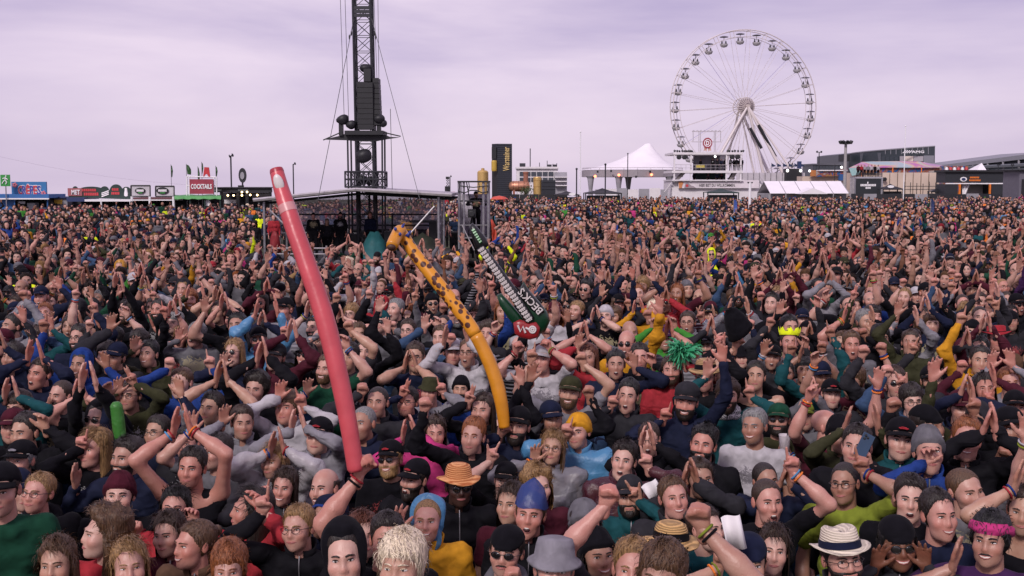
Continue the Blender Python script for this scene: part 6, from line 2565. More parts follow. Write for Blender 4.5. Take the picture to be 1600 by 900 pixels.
# black bar on the right
D = 140.0
t = thing('dark_bar_front', 'black boxy bar with orange print and orange doorposts', 'bar', base_at(1525, D))
part(t, 'upper_front', plain('bar_black', (.02, .022, .028), .55), 1476.5, 267.5, 1571, 285.5, D, 3)
part(t, 'roof_lip', BLK, 1475.5, 265.6, 1573, 269, D - .3, 3.4)
part(t, 'white_lintel', LETW, 1478, 286, 1568, 287.6, D - .1, .3)
part(t, 'lower_wall', plain('bar_black', (.02, .022, .028), .55), 1476.5, 287.8, 1497, 306, D, 3, True)
part(t, 'lower_wall', plain('bar_black', (.02, .022, .028), .55), 1549, 287.8, 1571, 306, D, 3, True)
part(t, 'inner_wall', plain('tent_inner', (.42, .39, .40), .6), 1500, 287.8, 1548, 306, D + 2.6, .2, True)
for x in (1498.3, 1545.5):
    part(t, 'orange_post', ORANGEP, x, 287.6, x + 3.2, 306, D - .25, .25, True)
g = G()
for j in range(6):
    y = 288 + j * 4
    wj = 12 - 1.6 * j if j < 4 else 5.5
    for k in range(7):
        g.v.append(tuple(W(1503.5 + wj * k / 6, y, D + .6 + .15 * math.sin(k * 2.2))))
for j in range(5):
    for k in range(6):
        g.f.append((j * 7 + k, j * 7 + k + 1, (j + 1) * 7 + k + 1, (j + 1) * 7 + k))
        g.m.append(0)
o = g.make('curtain', WTENT, t, smooth=True)
o.modifiers.new('thickness', 'SOLIDIFY').thickness = .03
c = W(1505.5, 280, D - .04)
G().lathe([(0, -.02), (.42, -.02), (.42, .02), (0, .02)], tuple(c), 16, axis='y', sy=.66).make('oval_badge', LETW, t)
G().lathe([(0, -.02), (.25, -.02), (.25, .02), (0, .02)], tuple(c - Vector((0, .05, 0))), 14, axis='y', sy=.66).make('badge_core', NAVYP, t)
g = G()
for (x0, x1, y0, y1) in [(1515.5 + i * 2.1, 1517.2 + i * 2.1, 276, 278.6) for i in range(7)] + [(1514.5 + i * 2.0, 1516.1 + i * 2.0, 280.4, 283) for i in range(9)]:
    pbox(g, x0, y0, x1, y1, D - .04, .03)
g.make('orange_print', ORANGEP, t)['kind'] = 'stuff'
t = thing('peak_tent', 'small white pointed tent behind the black bar', 'tent', base_at(1534, 160))
p = W(1534, 254.6, 162)
q0, q1 = W(1525.5, 267.5, 160), W(1542.5, 267.5, 160)
g = G()
g.add([(q0.x, 160, q0.z), (q1.x, 160, q0.z), (q1.x, 164, q0.z), (q0.x, 164, q0.z), tuple(p)], [(0, 1, 4), (1, 2, 4), (2, 3, 4), (3, 0, 4)])
g.make('canopy', WTENT, t)
for x in (q0.x, q1.x):
    for y in (160.1, 163.9):
        G().tube((x, y, ground_z(0, 160)), (x, y, q0.z), .06, 6).make('post', ALU, t)
t = thing('fair_stall_row', 'row of small red and orange stall fronts behind black bar', 'stall', base_at(1495, 170))
for k in range(6):
    part(t, 'stall_front', MURAL, 1476 + k * 6.2, 259.2 + .4 * (k % 2), 1481.8 + k * 6.2, 268, 170 + .05 * (k % 2), 2, True)
    G().lathe([(.0, 0), (.26, .1), (.22, .4), (.0, .5)], tuple(W(1479 + k * 6.2, 266.5, 169.7)), 8).make('stall_ornament', LETR if k % 2 else LETW, t)
t = thing('side_shed', 'dark shed at the edge beyond the black bar', 'shed', base_at(1598, 120))
part(t, 'wall', plain('shed_wall', (.13, .12, .15), .6), 1592, 266, 1660, 305, 120, 4, True)
part(t, 'roof', BLK, 1590.5, 264.5, 1662, 266.3, 119.6, 5)
part(t, 'door', BLK, 1596, 280, 1612, 305, 119.9, .08, True)
t = thing('white_truck', 'pale flat truck body between black bar and shed', 'truck', base_at(1582, 165))
part(t, 'body', WHT, 1571, 287, 1594, 296, 165, 2.5)
part(t, 'cab', GREYP, 1571, 281, 1577, 288, 165, 2.4)
for x in (1575, 1589):
    G().lathe([(.0, -.15), (.5, -.15), (.5, .15), (0, .15)], tuple(W(x, 297.5, 165)), 14, axis='y').make('wheel', BLK, t)
part(t, 'chassis', DGREY, 1572, 295.5, 1593, 298, 165.2, 2.2, True)
t = thing('low_hoarding', 'low dark hoarding along back of the crowd', 'fence', base_at(1520, 130))
for k in range(14):
    part(t, 'panel', GREYP if k % 4 == 1 else DGREY, 1330 + k * 20, 302.5 + .4 * (k % 3), 1349.6 + k * 20, 312, 130 + .03 * (k % 2), .1, True)

# slim poles and banner flags standing in the crowd
t = thing('white_mast', 'white pole with small cross arm standing in the crowd', 'pole', base_at(1172, 76))
post(t, 'shaft', 1172, 285, 76, .09, LETW)
for dx in (-4, 4):
    G().tube(W(1172, 286, 76), W(1172 + dx, 285, 76), .05, 6).make('lamp_arm', DGREY, t)
for (x, y0, y1, D, lab) in ((1147, 312, 337, 60, 'narrow blue feather banner standing in the crowd near white pole'), (1455, 311, 336, 58, 'thin navy feather banner in the crowd below the beige wall')):
    t = thing('feather_banner', lab, 'banner', base_at(x, D))
    post(t, 'pole', x - .5, y0, D, .02, STEEL, 5)
    g = G()
    for k in range(7):
        u = k / 6
        g.v += [tuple(W(x, y0 + (y1 - y0) * u, D)), tuple(W(x + 4.5 * (1 - .4 * (k == 0)), y0 + (y1 - y0) * u, D + .06 * math.sin(k)))]
    for k in range(6):
        g.f.append((k * 2, k * 2 + 1, k * 2 + 3, k * 2 + 2))
        g.m.append(0)
    o = g.make('cloth', plain('banner_blue', (.05, .10, .35), .6) if x < 1200 else NAVYP, t)
    o.modifiers.new('thickness', 'SOLIDIFY').thickness = .015
# ================================================================== PEOPLE: the front 300 one by one
# x y yaw | hair,colour | hat,colour | garment,colour | flags | hands (x:y:pose)
# flags: f narrow build, b beard, s stubble, w moustache, g glasses, u sunglasses, o open mouth, m smile,
#        T/B/D/P/R complexion, k scarf, L blue hood lining, id=.. for props
HERO = """
4 768 10 short,dark cap,black tee,darkgreen s d=5.9
31 768 35 short,brown cap,navy jacket,black P -
33 722 -8 short,grey emblemcap,black jacket,black s -
60 772 -10 bun,blond - hoodie,black fg d=6.9
186 776 10 short,dark beanie,maroon tee,black P 213:815:fist
166 838 -58 curly,light - tee,red f -
92 884 4 long,light - jacket,brown f -
203 888 20 long,blond - jacket,grey f -
308 853 -42 bun,light - jacket,brown fm -
268 836 -12 long,brown - jacket,maroon f -
272 797 5 long,black - jacket,red fR 301:797:relax
200 717 -22 quiff,dark - jacket,navy bo 122:742:flat
150 702 -28 long,blond - hoodie,black R 128:684:point
42 678 -15 short,dark - jacket,black s 66:652:relax
22 668 5 short,brown cap,maroon jacket,black - -
300 733 -4 short,dark - tank,black s 273:655:flat 293:650:flat
341 709 -40 short,dark - tee,grey s -
296 694 -10 short,dark - hoodie,charcoal - -
378 662 20 short,brown - jacket,lightgrey - 350:645:open
156 655 -14 short,dark hood,black hoodie,black mu -
248 678 -20 short,dark - jacket,navy g -
358 893 8 mop,ginger - jacket,olive f -
394 800 -70 long,dark - jacket,red f 400:772:relax
469 828 -14 short,blond - jacket,black g 410:778:point
514 813 -38 short,dark hood,navy jacket,navy TL -
568 838 14 long,auburn - jacket,black fP -
541 872 5 short,dark hood,black hoodie,black P -
628 888 -10 mop,platinum - jacket,charcoal f -
668 815 -3 buzz,blond hoodback,skyblue jacket,yellow mR 622:806:open
716 762 12 short,black straw,orange jacket,black Du -
509 766 -20 bald,brown - tee,charcoal wm -
444 762 -8 long,brown - jacket,charcoal fm 413:760:point
431 722 -20 long,blond - poncho,white - 424:690:flat 440:684:flat
497 684 -8 short,dark logocap,black jacket,lightgrey - 456:655:flat 472:650:flat
612 720 -14 short,blond logocap,black tee,black bum -
648 750 -30 short,dark logocap,black jacket,black bo -
603 846 6 short,dark - tee,black id=tube 564:716:grip
738 684 -12 short,ginger - jacket,black s -
680 678 5 long,brown - jacket,pink fo 645:660:flat 630:668:flat
570 664 -24 buzz,grey - jacket,navy sT -
788 752 -5 short,dark cap,black tee,black s 769:703:horns
800 790 -25 long,brown - tee,maroon f -
790 864 -12 short,dark backcap,black hoodie,grey wu 800:888:fist
826 806 -8 short,light plastic,blue jacket,black o -
864 893 0 short,grey bucket,lightgrey jacket,lightgrey f -
838 762 20 curly,blond - jacket,maroon fP -
808 668 -14 short,dark cap,black jacket,navy bid=giraffe 785:664:grip
862 655 10 short,dark cap,navy jacket,black T -
862 702 -10 long,blond - poncho,lightgrey fg 837:704:open
905 676 -22 short,dark beanie,yellow poncho,skyblue - 886:664:point
915 822 10 long,dark beanie,grey jacket,black fm -
933 868 16 long,black beanie,black hoodie,navy fmT -
985 893 -6 short,blond - tee,charcoal - 950:760:fist
1032 905 -20 mop,light - tank,black - 1094:790:fist
973 722 -16 quiff,dark - poncho,maroon o 1010:712:point
986 778 -10 short,dark cap,charcoal jacket,teal b 992:764:horns
1016 688 -14 bun,brown - jacket,black fgo -
1097 697 -20 quiff,black - jacket,black bo -
1094 750 6 short,brown - jacket,charcoal T -
1054 780 8 bun,light - jacket,charcoal fm -
1046 862 20 short,brown straw,straw jacket,maroon f -
1101 828 40 bun,brown - tee,teal f -
1168 882 -4 short,dark backcap,navy tee,white m 1128:862:fist
1180 668 -30 short,grey - tee,white Tm -
1198 785 8 buzz,brown - tee,black oR 1238:716:point
1316 876 6 short,dark trilby,cream jacket,charcoal gbm -
1403 852 -4 long,black backcap,black jacket,charcoal fumB 1374:864:open 1444:866:open
1548 846 -34 mop,black headband,pink tee,purple wm 1493:862:flat d=5.55
1420 780 -16 short,dark - tee,black o -
1465 806 8 bun,dark - tee,navy fmR -
1508 768 14 buzz,light - tee,grey - -
1322 757 -30 buzz,dark - tee,lime gT 1347:716:point
1337 700 -26 short,dark - jacket,black id=phone 1352:706:grip
1290 668 60 shaved,grey - tee,maroon bm -
1314 682 -4 short,dark beanie,black jacket,olive s -
1405 690 -14 short,dark logocap,black jacket,teal PT -
1450 668 30 short,dark backcap,black jacket,black oT -
1450 708 -8 short,dark beanie,grey jacket,blue - 1448:705:relax
1508 690 -18 short,ginger - jacket,black mR -
1580 672 -6 short,dark cap,black jacket,black T 1572:700:point
1527 660 -8 buzz,dark backcap,charcoal jacket,olive m -
1217 658 -20 short,dark cap,darkgreen tee,olive ubid=cup 1232:694:grip
1207 862 -10 long,brown - hoodie,black f -
1600 800 -30 short,brown - tank,black s 1590:740:flat
1258 652 -10 short,dark cap,lime jacket,grey - -
63 585 -18 short,brown - jacket,navy o 45:545:flat 62:543:flat
95 620 -18 buzz,brown - hoodie,charcoal bo 72:632:peace
127 573 -8 short,dark hood,blue jacket,blue mT 165:560:open
234 556 -10 quiff,black - jacket,olive m 210:535:open
368 552 -14 long,blond - jacket,navy uo 350:560:open
341 489 -16 short,brown - tee,black o 335:455:flat 347:452:flat
306 524 -14 short,grey - hoodie,grey oR 280:520:open
248 486 -6 short,dark - tee,charcoal mb 236:500:flat 222:490:flat
511 578 -20 short,light - tee,darkgreen bm 480:600:open
672 613 -12 short,brown bucket,olive hoodie,lightgrey o 690:600:point
732 553 -14 short,light - jacket,white go -
596 505 -14 short,dark beanie,teal hoodie,grey u 574:508:fist 614:503:fist
544 560 -10 short,dark - tee,charcoal - 545:502:fist
761 524 -10 curly,brown - jacket,charcoal fm -
637 630 -14 short,dark - jacket,navy g 632:604:peace
755 642 -18 long,brown - jacket,black fm 734:612:peace
706 552 10 short,dark cap,white jacket,black - 705:522:fist
590 631 -8 buzz,dark - jacket,charcoal s 566:600:fist
562 452 -14 short,dark cap,maroon hoodie,white s -
889 616 -10 short,light cap,olive tee,lightgrey bm 830:548:point 909:552:point
848 563 -20 buzz,light cap,white tee,white Rid=guitar 806:536:grip 856:532:grip
1071 630 -14 short,dark newsboy,charcoal jacket,navy bm 1040:640:point
1136 620 -8 mop,brown - jacket,teal bok 1172:604:point
1103 590 -18 short,dark straw,tan jacket,black us -
1040 530 -8 short,dark cap,purple jacket,green m 1022:500:relax 1052:500:relax
947 496 -14 short,brown beanie,white tee,black - 925:490:flat 935:486:flat
1092 467 -20 bald,brown - tee,charcoal b -
1102 543 -4 short,dark emblemcap,black jacket,charcoal b -
1022 486 -8 long,platinum - jacket,yellow - 990:478:flat 1003:474:flat
900 487 -30 short,blond - jacket,navy m -
1051 580 -12 long,brown - jacket,red b 1068:556:grip id=pompom
962 571 -4 short,black - jacket,navy o 990:560:open
1128 528 -10 short,dark backcap,charcoal jacket,navy - -
1180 590 -14 short,dark - tank,black - 1150:528:grip id=hat
1233 537 -8 short,brown crown,neon tee,grey oR 1260:545:fist
1227 586 -6 short,black - tee,black oT -
1256 580 -14 mop,black - tee,charcoal oT -
1298 618 -6 short,brown logocap,black jacket,charcoal P -
1333 598 -36 mop,light - tee,maroon - -
1425 630 -6 mop,dark - jacket,denim go 1385:572:fist
1456 597 -14 short,dark cap,black jacket,charcoal bm -
1578 600 -10 short,ginger - hoodie,lightgrey oR 1550:560:open 1578:556:open
1558 530 -14 short,dark boater,red jacket,brown u 1545:552:open
1375 530 -4 mop,black - jacket,black boT 1335:514:fist 1348:514:fist
1362 458 -14 short,blond - jacket,charcoal uo -
1422 537 -18 short,brown - jacket,olive o 1404:478:open
1457 508 -16 mop,light - hoodie,navy s -
1530 566 -14 short,dark - jacket,yellow - 1502:490:point
1500 640 -6 short,brown cap,maroon jacket,navy - 1505:600:flat 1518:604:flat
1585 640 -14 short,dark cap,black jacket,charcoal o -
30 640 -8 mop,brown - jacket,teal s 8:605:flat 24:602:flat
160 640 -6 short,black - tee,black - 118:606:flat 130:604:flat
205 620 -10 short,brown - hoodie,olive g 185:600:open 205:585:peace
285 600 -12 short,light - jacket,blue o 265:560:fist
330 640 -14 short,dark - tee,lightgrey - 340:578:flat 352:576:flat
400 610 -8 curly,dark - jacket,black s 404:548:flat 414:540:flat
450 640 -14 mop,light - jacket,white - 438:606:open 470:618:point
430 560 -10 short,dark cap,charcoal jacket,maroon m 452:510:flat 462:512:flat
1285 590 -6 short,dark cap,navy jacket,teal T 1298:512:point
1205 560 -12 short,dark cap,black jacket,charcoal o 1204:497:point
690 530 -14 short,light - jacket,denim m 664:500:open
650 560 -4 short,brown - tee,navy g 634:560:flat 646:558:flat
1400 600 -10 short,brown - jacket,charcoal u 1410:590:horns
1540 610 -12 long,dark - jacket,maroon fo 1552:578:flat
980 620 -14 short,black - jacket,charcoal o 958:620:point
1000 560 -6 short,dark - hoodie,black s 1018:556:relax
920 560 -16 long,auburn - jacket,red fm 905:528:open
820 600 -8 bun,brown - tee,grey fo 808:630:point
720 610 -4 short,black beanie,black jacket,blue b -
1160 560 -12 short,dark bucket,black jacket,black P -
1330 540 -8 short,light - tee,grey o 1320:486:flat
1480 560 -10 buzz,dark - jacket,charcoal s -
60 530 -6 mop,brown - jacket,teal m -
20 560 -10 short,dark - jacket,navy - -
180 560 -12 short,dark cap,navy jacket,charcoal T 174:500:open
"""
SKINS = {'T': 'tan', 'B': 'brown', 'D': 'dark', 'P': 'pale', 'R': 'rosy'}
def solve_depth(px, py):
    """depth at which a standing head of usual height projects there"""
    lo, hi = 4.0, 200.0
    for _ in range(50):
        m = (lo + hi) / 2
        z = W(px, py, m).z - ground_z(0, m)
        if z > 1.60:
            lo = m
        else:
            hi = m
    return (lo + hi) / 2
people = []
_r = random.Random(42)
for i, ln in enumerate(HERO.strip().split('\n')):
    f = ln.split()
    x, y, yaw = float(f[0]), float(f[1]), float(f[2])
    hair = f[3].split(',')
    hat = ('-', '-') if f[4] == '-' else tuple(f[4].split(','))
    gar = tuple(f[5].split(','))
    flags = f[6]
    pid = dfix = None
    rest = []
    for tok in f[7:]:
        if tok.startswith('id='):
            pid = tok[3:]
        elif tok.startswith('d='):
            dfix = float(tok[2:])
        elif tok != '-':
            rest.append(tok)
    if 'id=' in flags:
        flags, pid = flags.split('id=')
    hands = []
    for tok in rest:
        a, b, c = tok.split(':')
        hands.append((float(a), float(b), c))
    sk = ('fair', 'rosy', 'sallow', 'fair', 'pale', 'ruddy', 'weathered')[i * 5 % 7]
    for k, v in SKINS.items():
        if k in flags:
            sk = v
    p = dict(seed=1000 + i * 17, fem='f' in flags, skin=sk, shape=_r.randrange(8), mouth='open' if 'o' in flags else ('smile' if 'm' in flags else 'shut'),
             beard='beard' if 'b' in flags else ('stubble' if 's' in flags else ('moustache' if 'w' in flags else '-')), hair=hair[0], haircol=hair[1], hat=hat, garment=gar,
             glasses='sun' if 'u' in flags else ('clear' if 'g' in flags else '-'), wyaw=yaw, pitch=_r.uniform(3, 11), roll=_r.uniform(-6, 6), squint=_r.uniform(.6, .95), gaze=_r.uniform(-1, 1),
             fat=_r.uniform(.96, 1.1), swing=_r.uniform(0, .6), bands=_r.sample(['red', 'blue', 'black', 'lime', 'skyblue', 'orange', 'white'], 3) if _r.random() < .55 else None)
    if gar[0] in ('tee', 'hoodie') and gar[1] != 'lime':
        p['deco'] = [0, 1, 2, 3, 1, 0, 3, 2][i % 8]
    if 'k' in flags:
        p['scarf'] = True
    if 'L' in flags:
        p['lining'] = 'blue'
    people.append(dict(p=p, px=x, py=y, d=dfix or solve_depth(x, y), hands_px=hands, id=pid, hero=True))
def set_pos(q):
    w = W(q['px'], q['py'], q['d'])
    q['X'], q['Y'] = w.x, q['d']
    q['hz'] = w.z - ground_z(0, q['d'])
for q in people:
    set_pos(q)
# keep neighbours about an arm's width apart by sliding them along their own line of sight
for it in range(120):
    moved = False
    for i, a in enumerate(people):
        for b in people[i + 1:]:
            dx, dy = a['X'] - b['X'], a['Y'] - b['Y']
            if dx * dx + dy * dy < .40 ** 2:
                f_, n_ = (a, b) if a['py'] < b['py'] else (b, a)
                for q, s in ((f_, .03), (n_, -.03)):
                    z2 = W(q['px'], q['py'], q['d'] + s).z - ground_z(0, q['d'] + s)
                    if 1.40 < z2 < 1.80:
                        q['d'] += s
                        set_pos(q)
                        moved = True
    if not moved:
        break
FARTHER = ((778, 404, ('jacket', 'neon'), ('-', '-'), {-1: ((-.2, -.1, 1.95), 'open'), 1: ((.2, -.1, 1.95), 'open')}), (1112, 398, ('jacket', 'neon'), ('hood', 'neon'), {}), (37, 432, ('jacket', 'neon'), ('cap', 'black'), {}), (142, 428, ('jacket', 'neon'), ('cap', 'black'), {}),
           (188, 418, ('poncho', 'yellow'), ('hood', 'yellow'), {}), (868, 362, ('jacket', 'pink'), ('cap', 'white'), {}), (848, 366, ('jacket', 'lime'), ('-', '-'), {}), (1210, 352, ('jacket', 'yellow'), ('-', '-'), {}), (1455, 366, ('jacket', 'blue'), ('-', '-'), {}),
           (1360, 470, ('jacket', 'blue'), ('-', '-'), {}), (640, 408, ('hoodie', 'lightgrey'), ('hood', 'lime'), {}))
# ---- the others of the front 300, standing between them
GAR_P = [('jacket', 'black', 20), ('hoodie', 'black', 12), ('tee', 'black', 26), ('jacket', 'navy', 9), ('jacket', 'charcoal', 8), ('hoodie', 'charcoal', 6), ('hoodie', 'grey', 5), ('tee', 'grey', 6), ('tee', 'white', 4),
         ('jacket', 'maroon', 4), ('tee', 'maroon', 3), ('jacket', 'olive', 3), ('jacket', 'denim', 4), ('jacket', 'teal', 2), ('jacket', 'blue', 3), ('jacket', 'red', 1.5), ('jacket', 'yellow', 1.2), ('jacket', 'darkgreen', 3),
         ('poncho', 'lightgrey', 3), ('poncho', 'skyblue', 1.5), ('hoodie', 'maroon', 3), ('tee', 'navy', 4), ('tee', 'darkgreen', 2), ('jacket', 'lightgrey', 3), ('jacket', 'brown', 3), ('hoodie', 'navy', 4), ('tank', 'black', 5), ('jacket', 'purple', 1)]
HAT_P = [('-', '-', 60), ('cap', 'black', 9), ('logocap', 'black', 5), ('cap', 'navy', 3), ('cap', 'maroon', 3), ('beanie', 'black', 4), ('beanie', 'grey', 2), ('backcap', 'black', 4), ('hood', 'same', 4), ('cap', 'charcoal', 3), ('bucket', 'olive', 1),
         ('cap', 'white', 1), ('cap', 'grey', 1.5), ('beanie', 'maroon', 1), ('emblemcap', 'black', 1)]
def wpick(r, L):
    t = sum(e[-1] for e in L)
    u = r.random() * t
    for e in L:
        u -= e[-1]
        if u <= 0:
            return e[:-1]
    return L[0][:-1]
def random_looks(r, seed, raised=.6):
    fem = r.random() < .27
    g = wpick(r, GAR_P)
    h = wpick(r, HAT_P)
    if h[1] == 'same':
        h = ('hood', g[1] if g[0] in ('jacket', 'hoodie', 'poncho') else 'charcoal')
    if g[0] == 'tank' and fem:
        g = ('tee', 'black')
    hair = r.choice(['long', 'long', 'bun', 'mop', 'curly'] if fem else ['short', 'short', 'short', 'quiff', 'buzz', 'mop', 'bald', 'long'])
    hc = r.choice(['dark', 'dark', 'brown', 'brown', 'light', 'blond', 'black', 'ginger' if r.random() < .4 else 'dark', 'grey' if not fem else 'blond'])
    p = dict(seed=seed, fem=fem, skin=r.choice(['fair', 'sallow', 'rosy', 'pale', 'fair', 'tan', 'ruddy', 'weathered']), shape=r.randrange(8), mouth=r.choice(['open', 'open', 'smile', 'shut', 'smile']),
             beard='-' if fem else r.choice(['-', '-', 'beard', 'stubble', 'beard', 'stubble']), hair=hair, haircol=hc, hat=h, garment=g,
             glasses=r.choice(['-', '-', '-', '-', '-', 'clear', 'sun']), wyaw=r.uniform(-30, 14), pitch=r.uniform(2, 12), roll=r.uniform(-7, 7), squint=r.uniform(.6, .95), gaze=r.uniform(-1, 1),
             fat=r.uniform(.95, 1.12), swing=r.uniform(0, .7), bands=r.sample(['red', 'blue', 'black', 'lime', 'skyblue', 'orange', 'white'], 3) if r.random() < .5 else None)
    if g[0] in ('tee', 'hoodie') and r.random() < .7:
        p['deco'] = r.choice([1, 2, 3, 1, 3, 2, 1, 3, 1, 4])
    hands = {}
    u = r.random()
    if u < raised:
        k = r.random()
        if k < .32:     # clapping in front of or above the head
            cx, cz, cy = r.uniform(-.12, .12), r.uniform(1.66, 2.02), r.uniform(-.34, -.16)
            w_ = r.choice([.018, .03, .09])
            hands = {-1: ((cx - w_, cy, cz), 'flat'), 1: ((cx + w_, cy, cz + .02), 'flat')}
        elif k < .64:
            s = r.choice([-1, 1])
            hands = {s: ((s * r.uniform(.10, .34), r.uniform(-.28, -.08), r.uniform(1.74, 2.06)), r.choice(['fist', 'open', 'point', 'horns', 'peace', 'open']))}
        else:
            for s in (-1, 1):
                hands[s] = ((s * r.uniform(.14, .34), r.uniform(-.28, -.08), r.uniform(1.72, 2.06)), r.choice(['fist', 'open', 'open', 'point', 'relax']))
    p['hands'] = hands
    return p
def head_px(q):
    return .235 * FPX / q['Y']
_r2 = random.Random(7)
TOTAL = 300
cands = []
d = 5.3
row = 0
while d < 19.0:
    step = .50 + .012 * (d - 5)
    half = d * .475 + .3
    x = -half + (row % 2) * step * .5
    while x < half:
        cands.append((x + _r2.uniform(-.16, .16), d + _r2.uniform(-.14, .14)))
        x += step
    d += step * .82
    row += 1
cands.sort(key=lambda c: c[1])
fill = []
DEND = 0
for (x, y) in cands:
    if len(people) + len(fill) >= TOTAL:
        break
    hz = _r2.uniform(1.50, 1.70)
    pxy = project((x, y, ground_z(x, y) + hz))
    if not (-20 < pxy[0] < 1620) or pxy[1] > 925:
        continue
    if any((x - q['X']) ** 2 + (y - q['Y']) ** 2 < .43 ** 2 for q in people) or any((x - q['X']) ** 2 + (y - q['Y']) ** 2 < .46 ** 2 for q in fill):
        continue
    s = .235 * FPX / y
    bad = False
    for q in people:
        if q['Y'] > y + .1 and abs(q['px'] - pxy[0]) < s * .62 and (pxy[1] - s * .75) < q['py'] + head_px(q) * .42 and pxy[1] + s > q['py'] - head_px(q) * .4:
            bad = True
            break
    if bad:
        continue
    p = random_looks(_r2, 5000 + len(fill) * 13, .92)
    fill.append(dict(p=p, px=pxy[0], py=pxy[1], d=y, X=x, Y=y, hz=hz, hands_px=[], id=None, hero=False))
    DEND = y
def to_local(q, w):
    c, s = math.cos(-q['rz']), math.sin(-q['rz'])
    dx, dy, dz = w.x - q['X'], w.y - q['Y'], w.z - ground_z(0, q['Y'])
    return np.array([(c * dx - s * dy) / q['sc'], (s * dx + c * dy) / q['sc'], dz / q['sc']])
def to_world(q, v):
    c, s = math.cos(q['rz']), math.sin(q['rz'])
    v = np.asarray(v) * q['sc']
    return Vector((q['X'] + c * v[0] - s * v[1], q['Y'] + s * v[0] + c * v[1], ground_z(0, q['Y']) + v[2]))
PROP = {}
for q in people + fill:
    p = q['p']
    q['sc'] = q['hz'] / 1.593
    toward = math.atan2(q['X'], q['Y'])            # turn to face the stage
    q['rz'] = -toward * .55 + math.radians(p['wyaw']) * .35
    p['yaw'] = max(-70, min(70, p['wyaw'] - math.degrees(q['rz'])))
    if q['hero']:
        H_ = {}
        hp = sorted(q['hands_px'])
        for k, (hx, hy, kind) in enumerate(hp):
            side = (-1 if k == 0 else 1) if len(hp) == 2 else (-1 if hx < q['px'] else 1)
            best = None
            for off in (.12, .2, .28, .36, .05):
                loc = to_local(q, W(hx, hy, q['Y'] - off))
                L = np.linalg.norm(loc - np.array([side * .18, 0, 1.41]))
                e = abs(L - .52) if L > .52 else 0
                if best is None or e < best[0] - 1e-6:
                    best = (e, loc, q['Y'] - off)
            H_[side] = (best[1], kind)
            if kind == 'grip' and q['id']:
                S, E, wr, hd, pn = arm_solve(side, best[1], kind, .165 if p['fem'] else .187, p['swing'])
                PROP.setdefault(q['id'], []).append(to_world(q, wr + hd * .085 + pn * .02))
        p['hands'] = H_
        if not H_ and q['py'] < 770 and (q['py'] < 690 or p['hat'][0] == '-') and _r.random() < (.75 if q['py'] < 690 else .5) and not q['id']:
            p['hands'] = random_looks(_r, 1, 1.0)['hands']
        elif len(H_) == 1 and 450 < q['py'] < 690 and _r.random() < .45 and not q['id']:
            s_ = -list(H_)[0]
            p['hands'][s_] = ((s_ * _r.uniform(.14, .32), _r.uniform(-.26, -.1), _r.uniform(1.72, 2.04)), _r.choice(['open', 'fist', 'point', 'relax']))
# hands of the others must not cover a face that the photograph shows
for q in fill:
    for side in list(q['p']['hands'].keys()):
        w = to_world(q, q['p']['hands'][side][0])
        hx, hy, _ = project(w)
        for o in people:
            if o['Y'] > q['Y'] and abs(o['px'] - hx) < head_px(o) * .36 and abs(o['py'] - hy) < head_px(o) * .42 and o['Y'] < 8.6:
                q['p']['hands'].pop(side)
                break
# ---- labels: clothing, headwear, pose, what is held
HATW = {'cap': '{} cap', 'logocap': '{} cap with red logo', 'emblemcap': '{} cap with pale emblem', 'backcap': '{} cap worn backwards', 'beanie': '{} beanie', 'hood': '{} hood up', 'hoodback': '{} plastic hood pushed back', 'straw': '{} wide brimmed hat', 'trilby': '{} trilby hat', 'bucket': '{} bucket hat',
        'newsboy': '{} flat cap', 'plastic': '{} plastic bag hat', 'crown': 'yellow paper crown', 'headband': 'pink headband', 'boater': '{} round brimmed hat'}
CW = {'lightgrey': 'light grey', 'darkgreen': 'dark green', 'skyblue': 'light blue', 'neon': 'yellow', 'denim': 'denim blue', 'yellow': 'mustard yellow', 'straw': 'straw', 'tan': 'tan straw', 'cream': 'cream straw', 'orange': 'orange striped'}
GW = {'tee': 't-shirt', 'tank': 'sleeveless top', 'jacket': 'jacket', 'hoodie': 'hoodie', 'poncho': 'rain poncho'}
KW = {'fist': 'fist raised', 'open': 'open palm raised', 'point': 'finger pointing up', 'horns': 'horned hand sign', 'peace': 'two fingers raised', 'relax': 'hand half raised', 'flat': 'flat hand raised', 'grip': 'arm raised'}
HELD = {'tube': 'holding pink tube', 'giraffe': 'holding giraffe tube', 'guitar': 'lifting inflatable guitar', 'phone': 'holding phone', 'cup': 'holding cup', 'pompom': 'holding green pompom', 'hat': 'holding up black hat'}
def base_label(q):
    p = q['p']
    c = CW.get(p['garment'][1], p['garment'][1])
    s = 'person in %s %s' % (c, GW[p['garment'][0]])
    extra = []
    if p['hat'][0] != '-':
        extra.append(HATW[p['hat'][0]].format(CW.get(p['hat'][1], p['hat'][1])))
    if p['glasses'] != '-':
        extra.append('sunglasses' if p['glasses'] == 'sun' else 'glasses')
    if p.get('scarf'):
        extra.append('checked scarf')
    if extra:
        s += ' and ' + ' and '.join(extra[:2])
    return s
def pose_label(q):
    if q['id'] in HELD:
        return HELD[q['id']]
    h = q['p']['hands']
    if len(h) == 2:
        ks = [h[-1][1], h[1][1]]
        if ks == ['flat', 'flat']:
            v = [h[k][0][2] for k in (-1, 1)]
            return 'clapping overhead' if max(v) > 1.84 else 'clapping before the face'
        if ks[0] == ks[1]:
            return {'fist': 'both fists raised', 'open': 'both palms raised', 'point': 'both fingers pointing up'}.get(ks[0], 'both hands raised')
        return 'both arms raised, one ' + KW[ks[0]].split()[0]
    if len(h) == 1:
        s = list(h)[0]
        return ('right ' if s < 0 else 'left ') + KW[h[s][1]]
    y = q['p']['yaw']
    return 'arms down'
_r3 = random.Random(5)
far_people = []
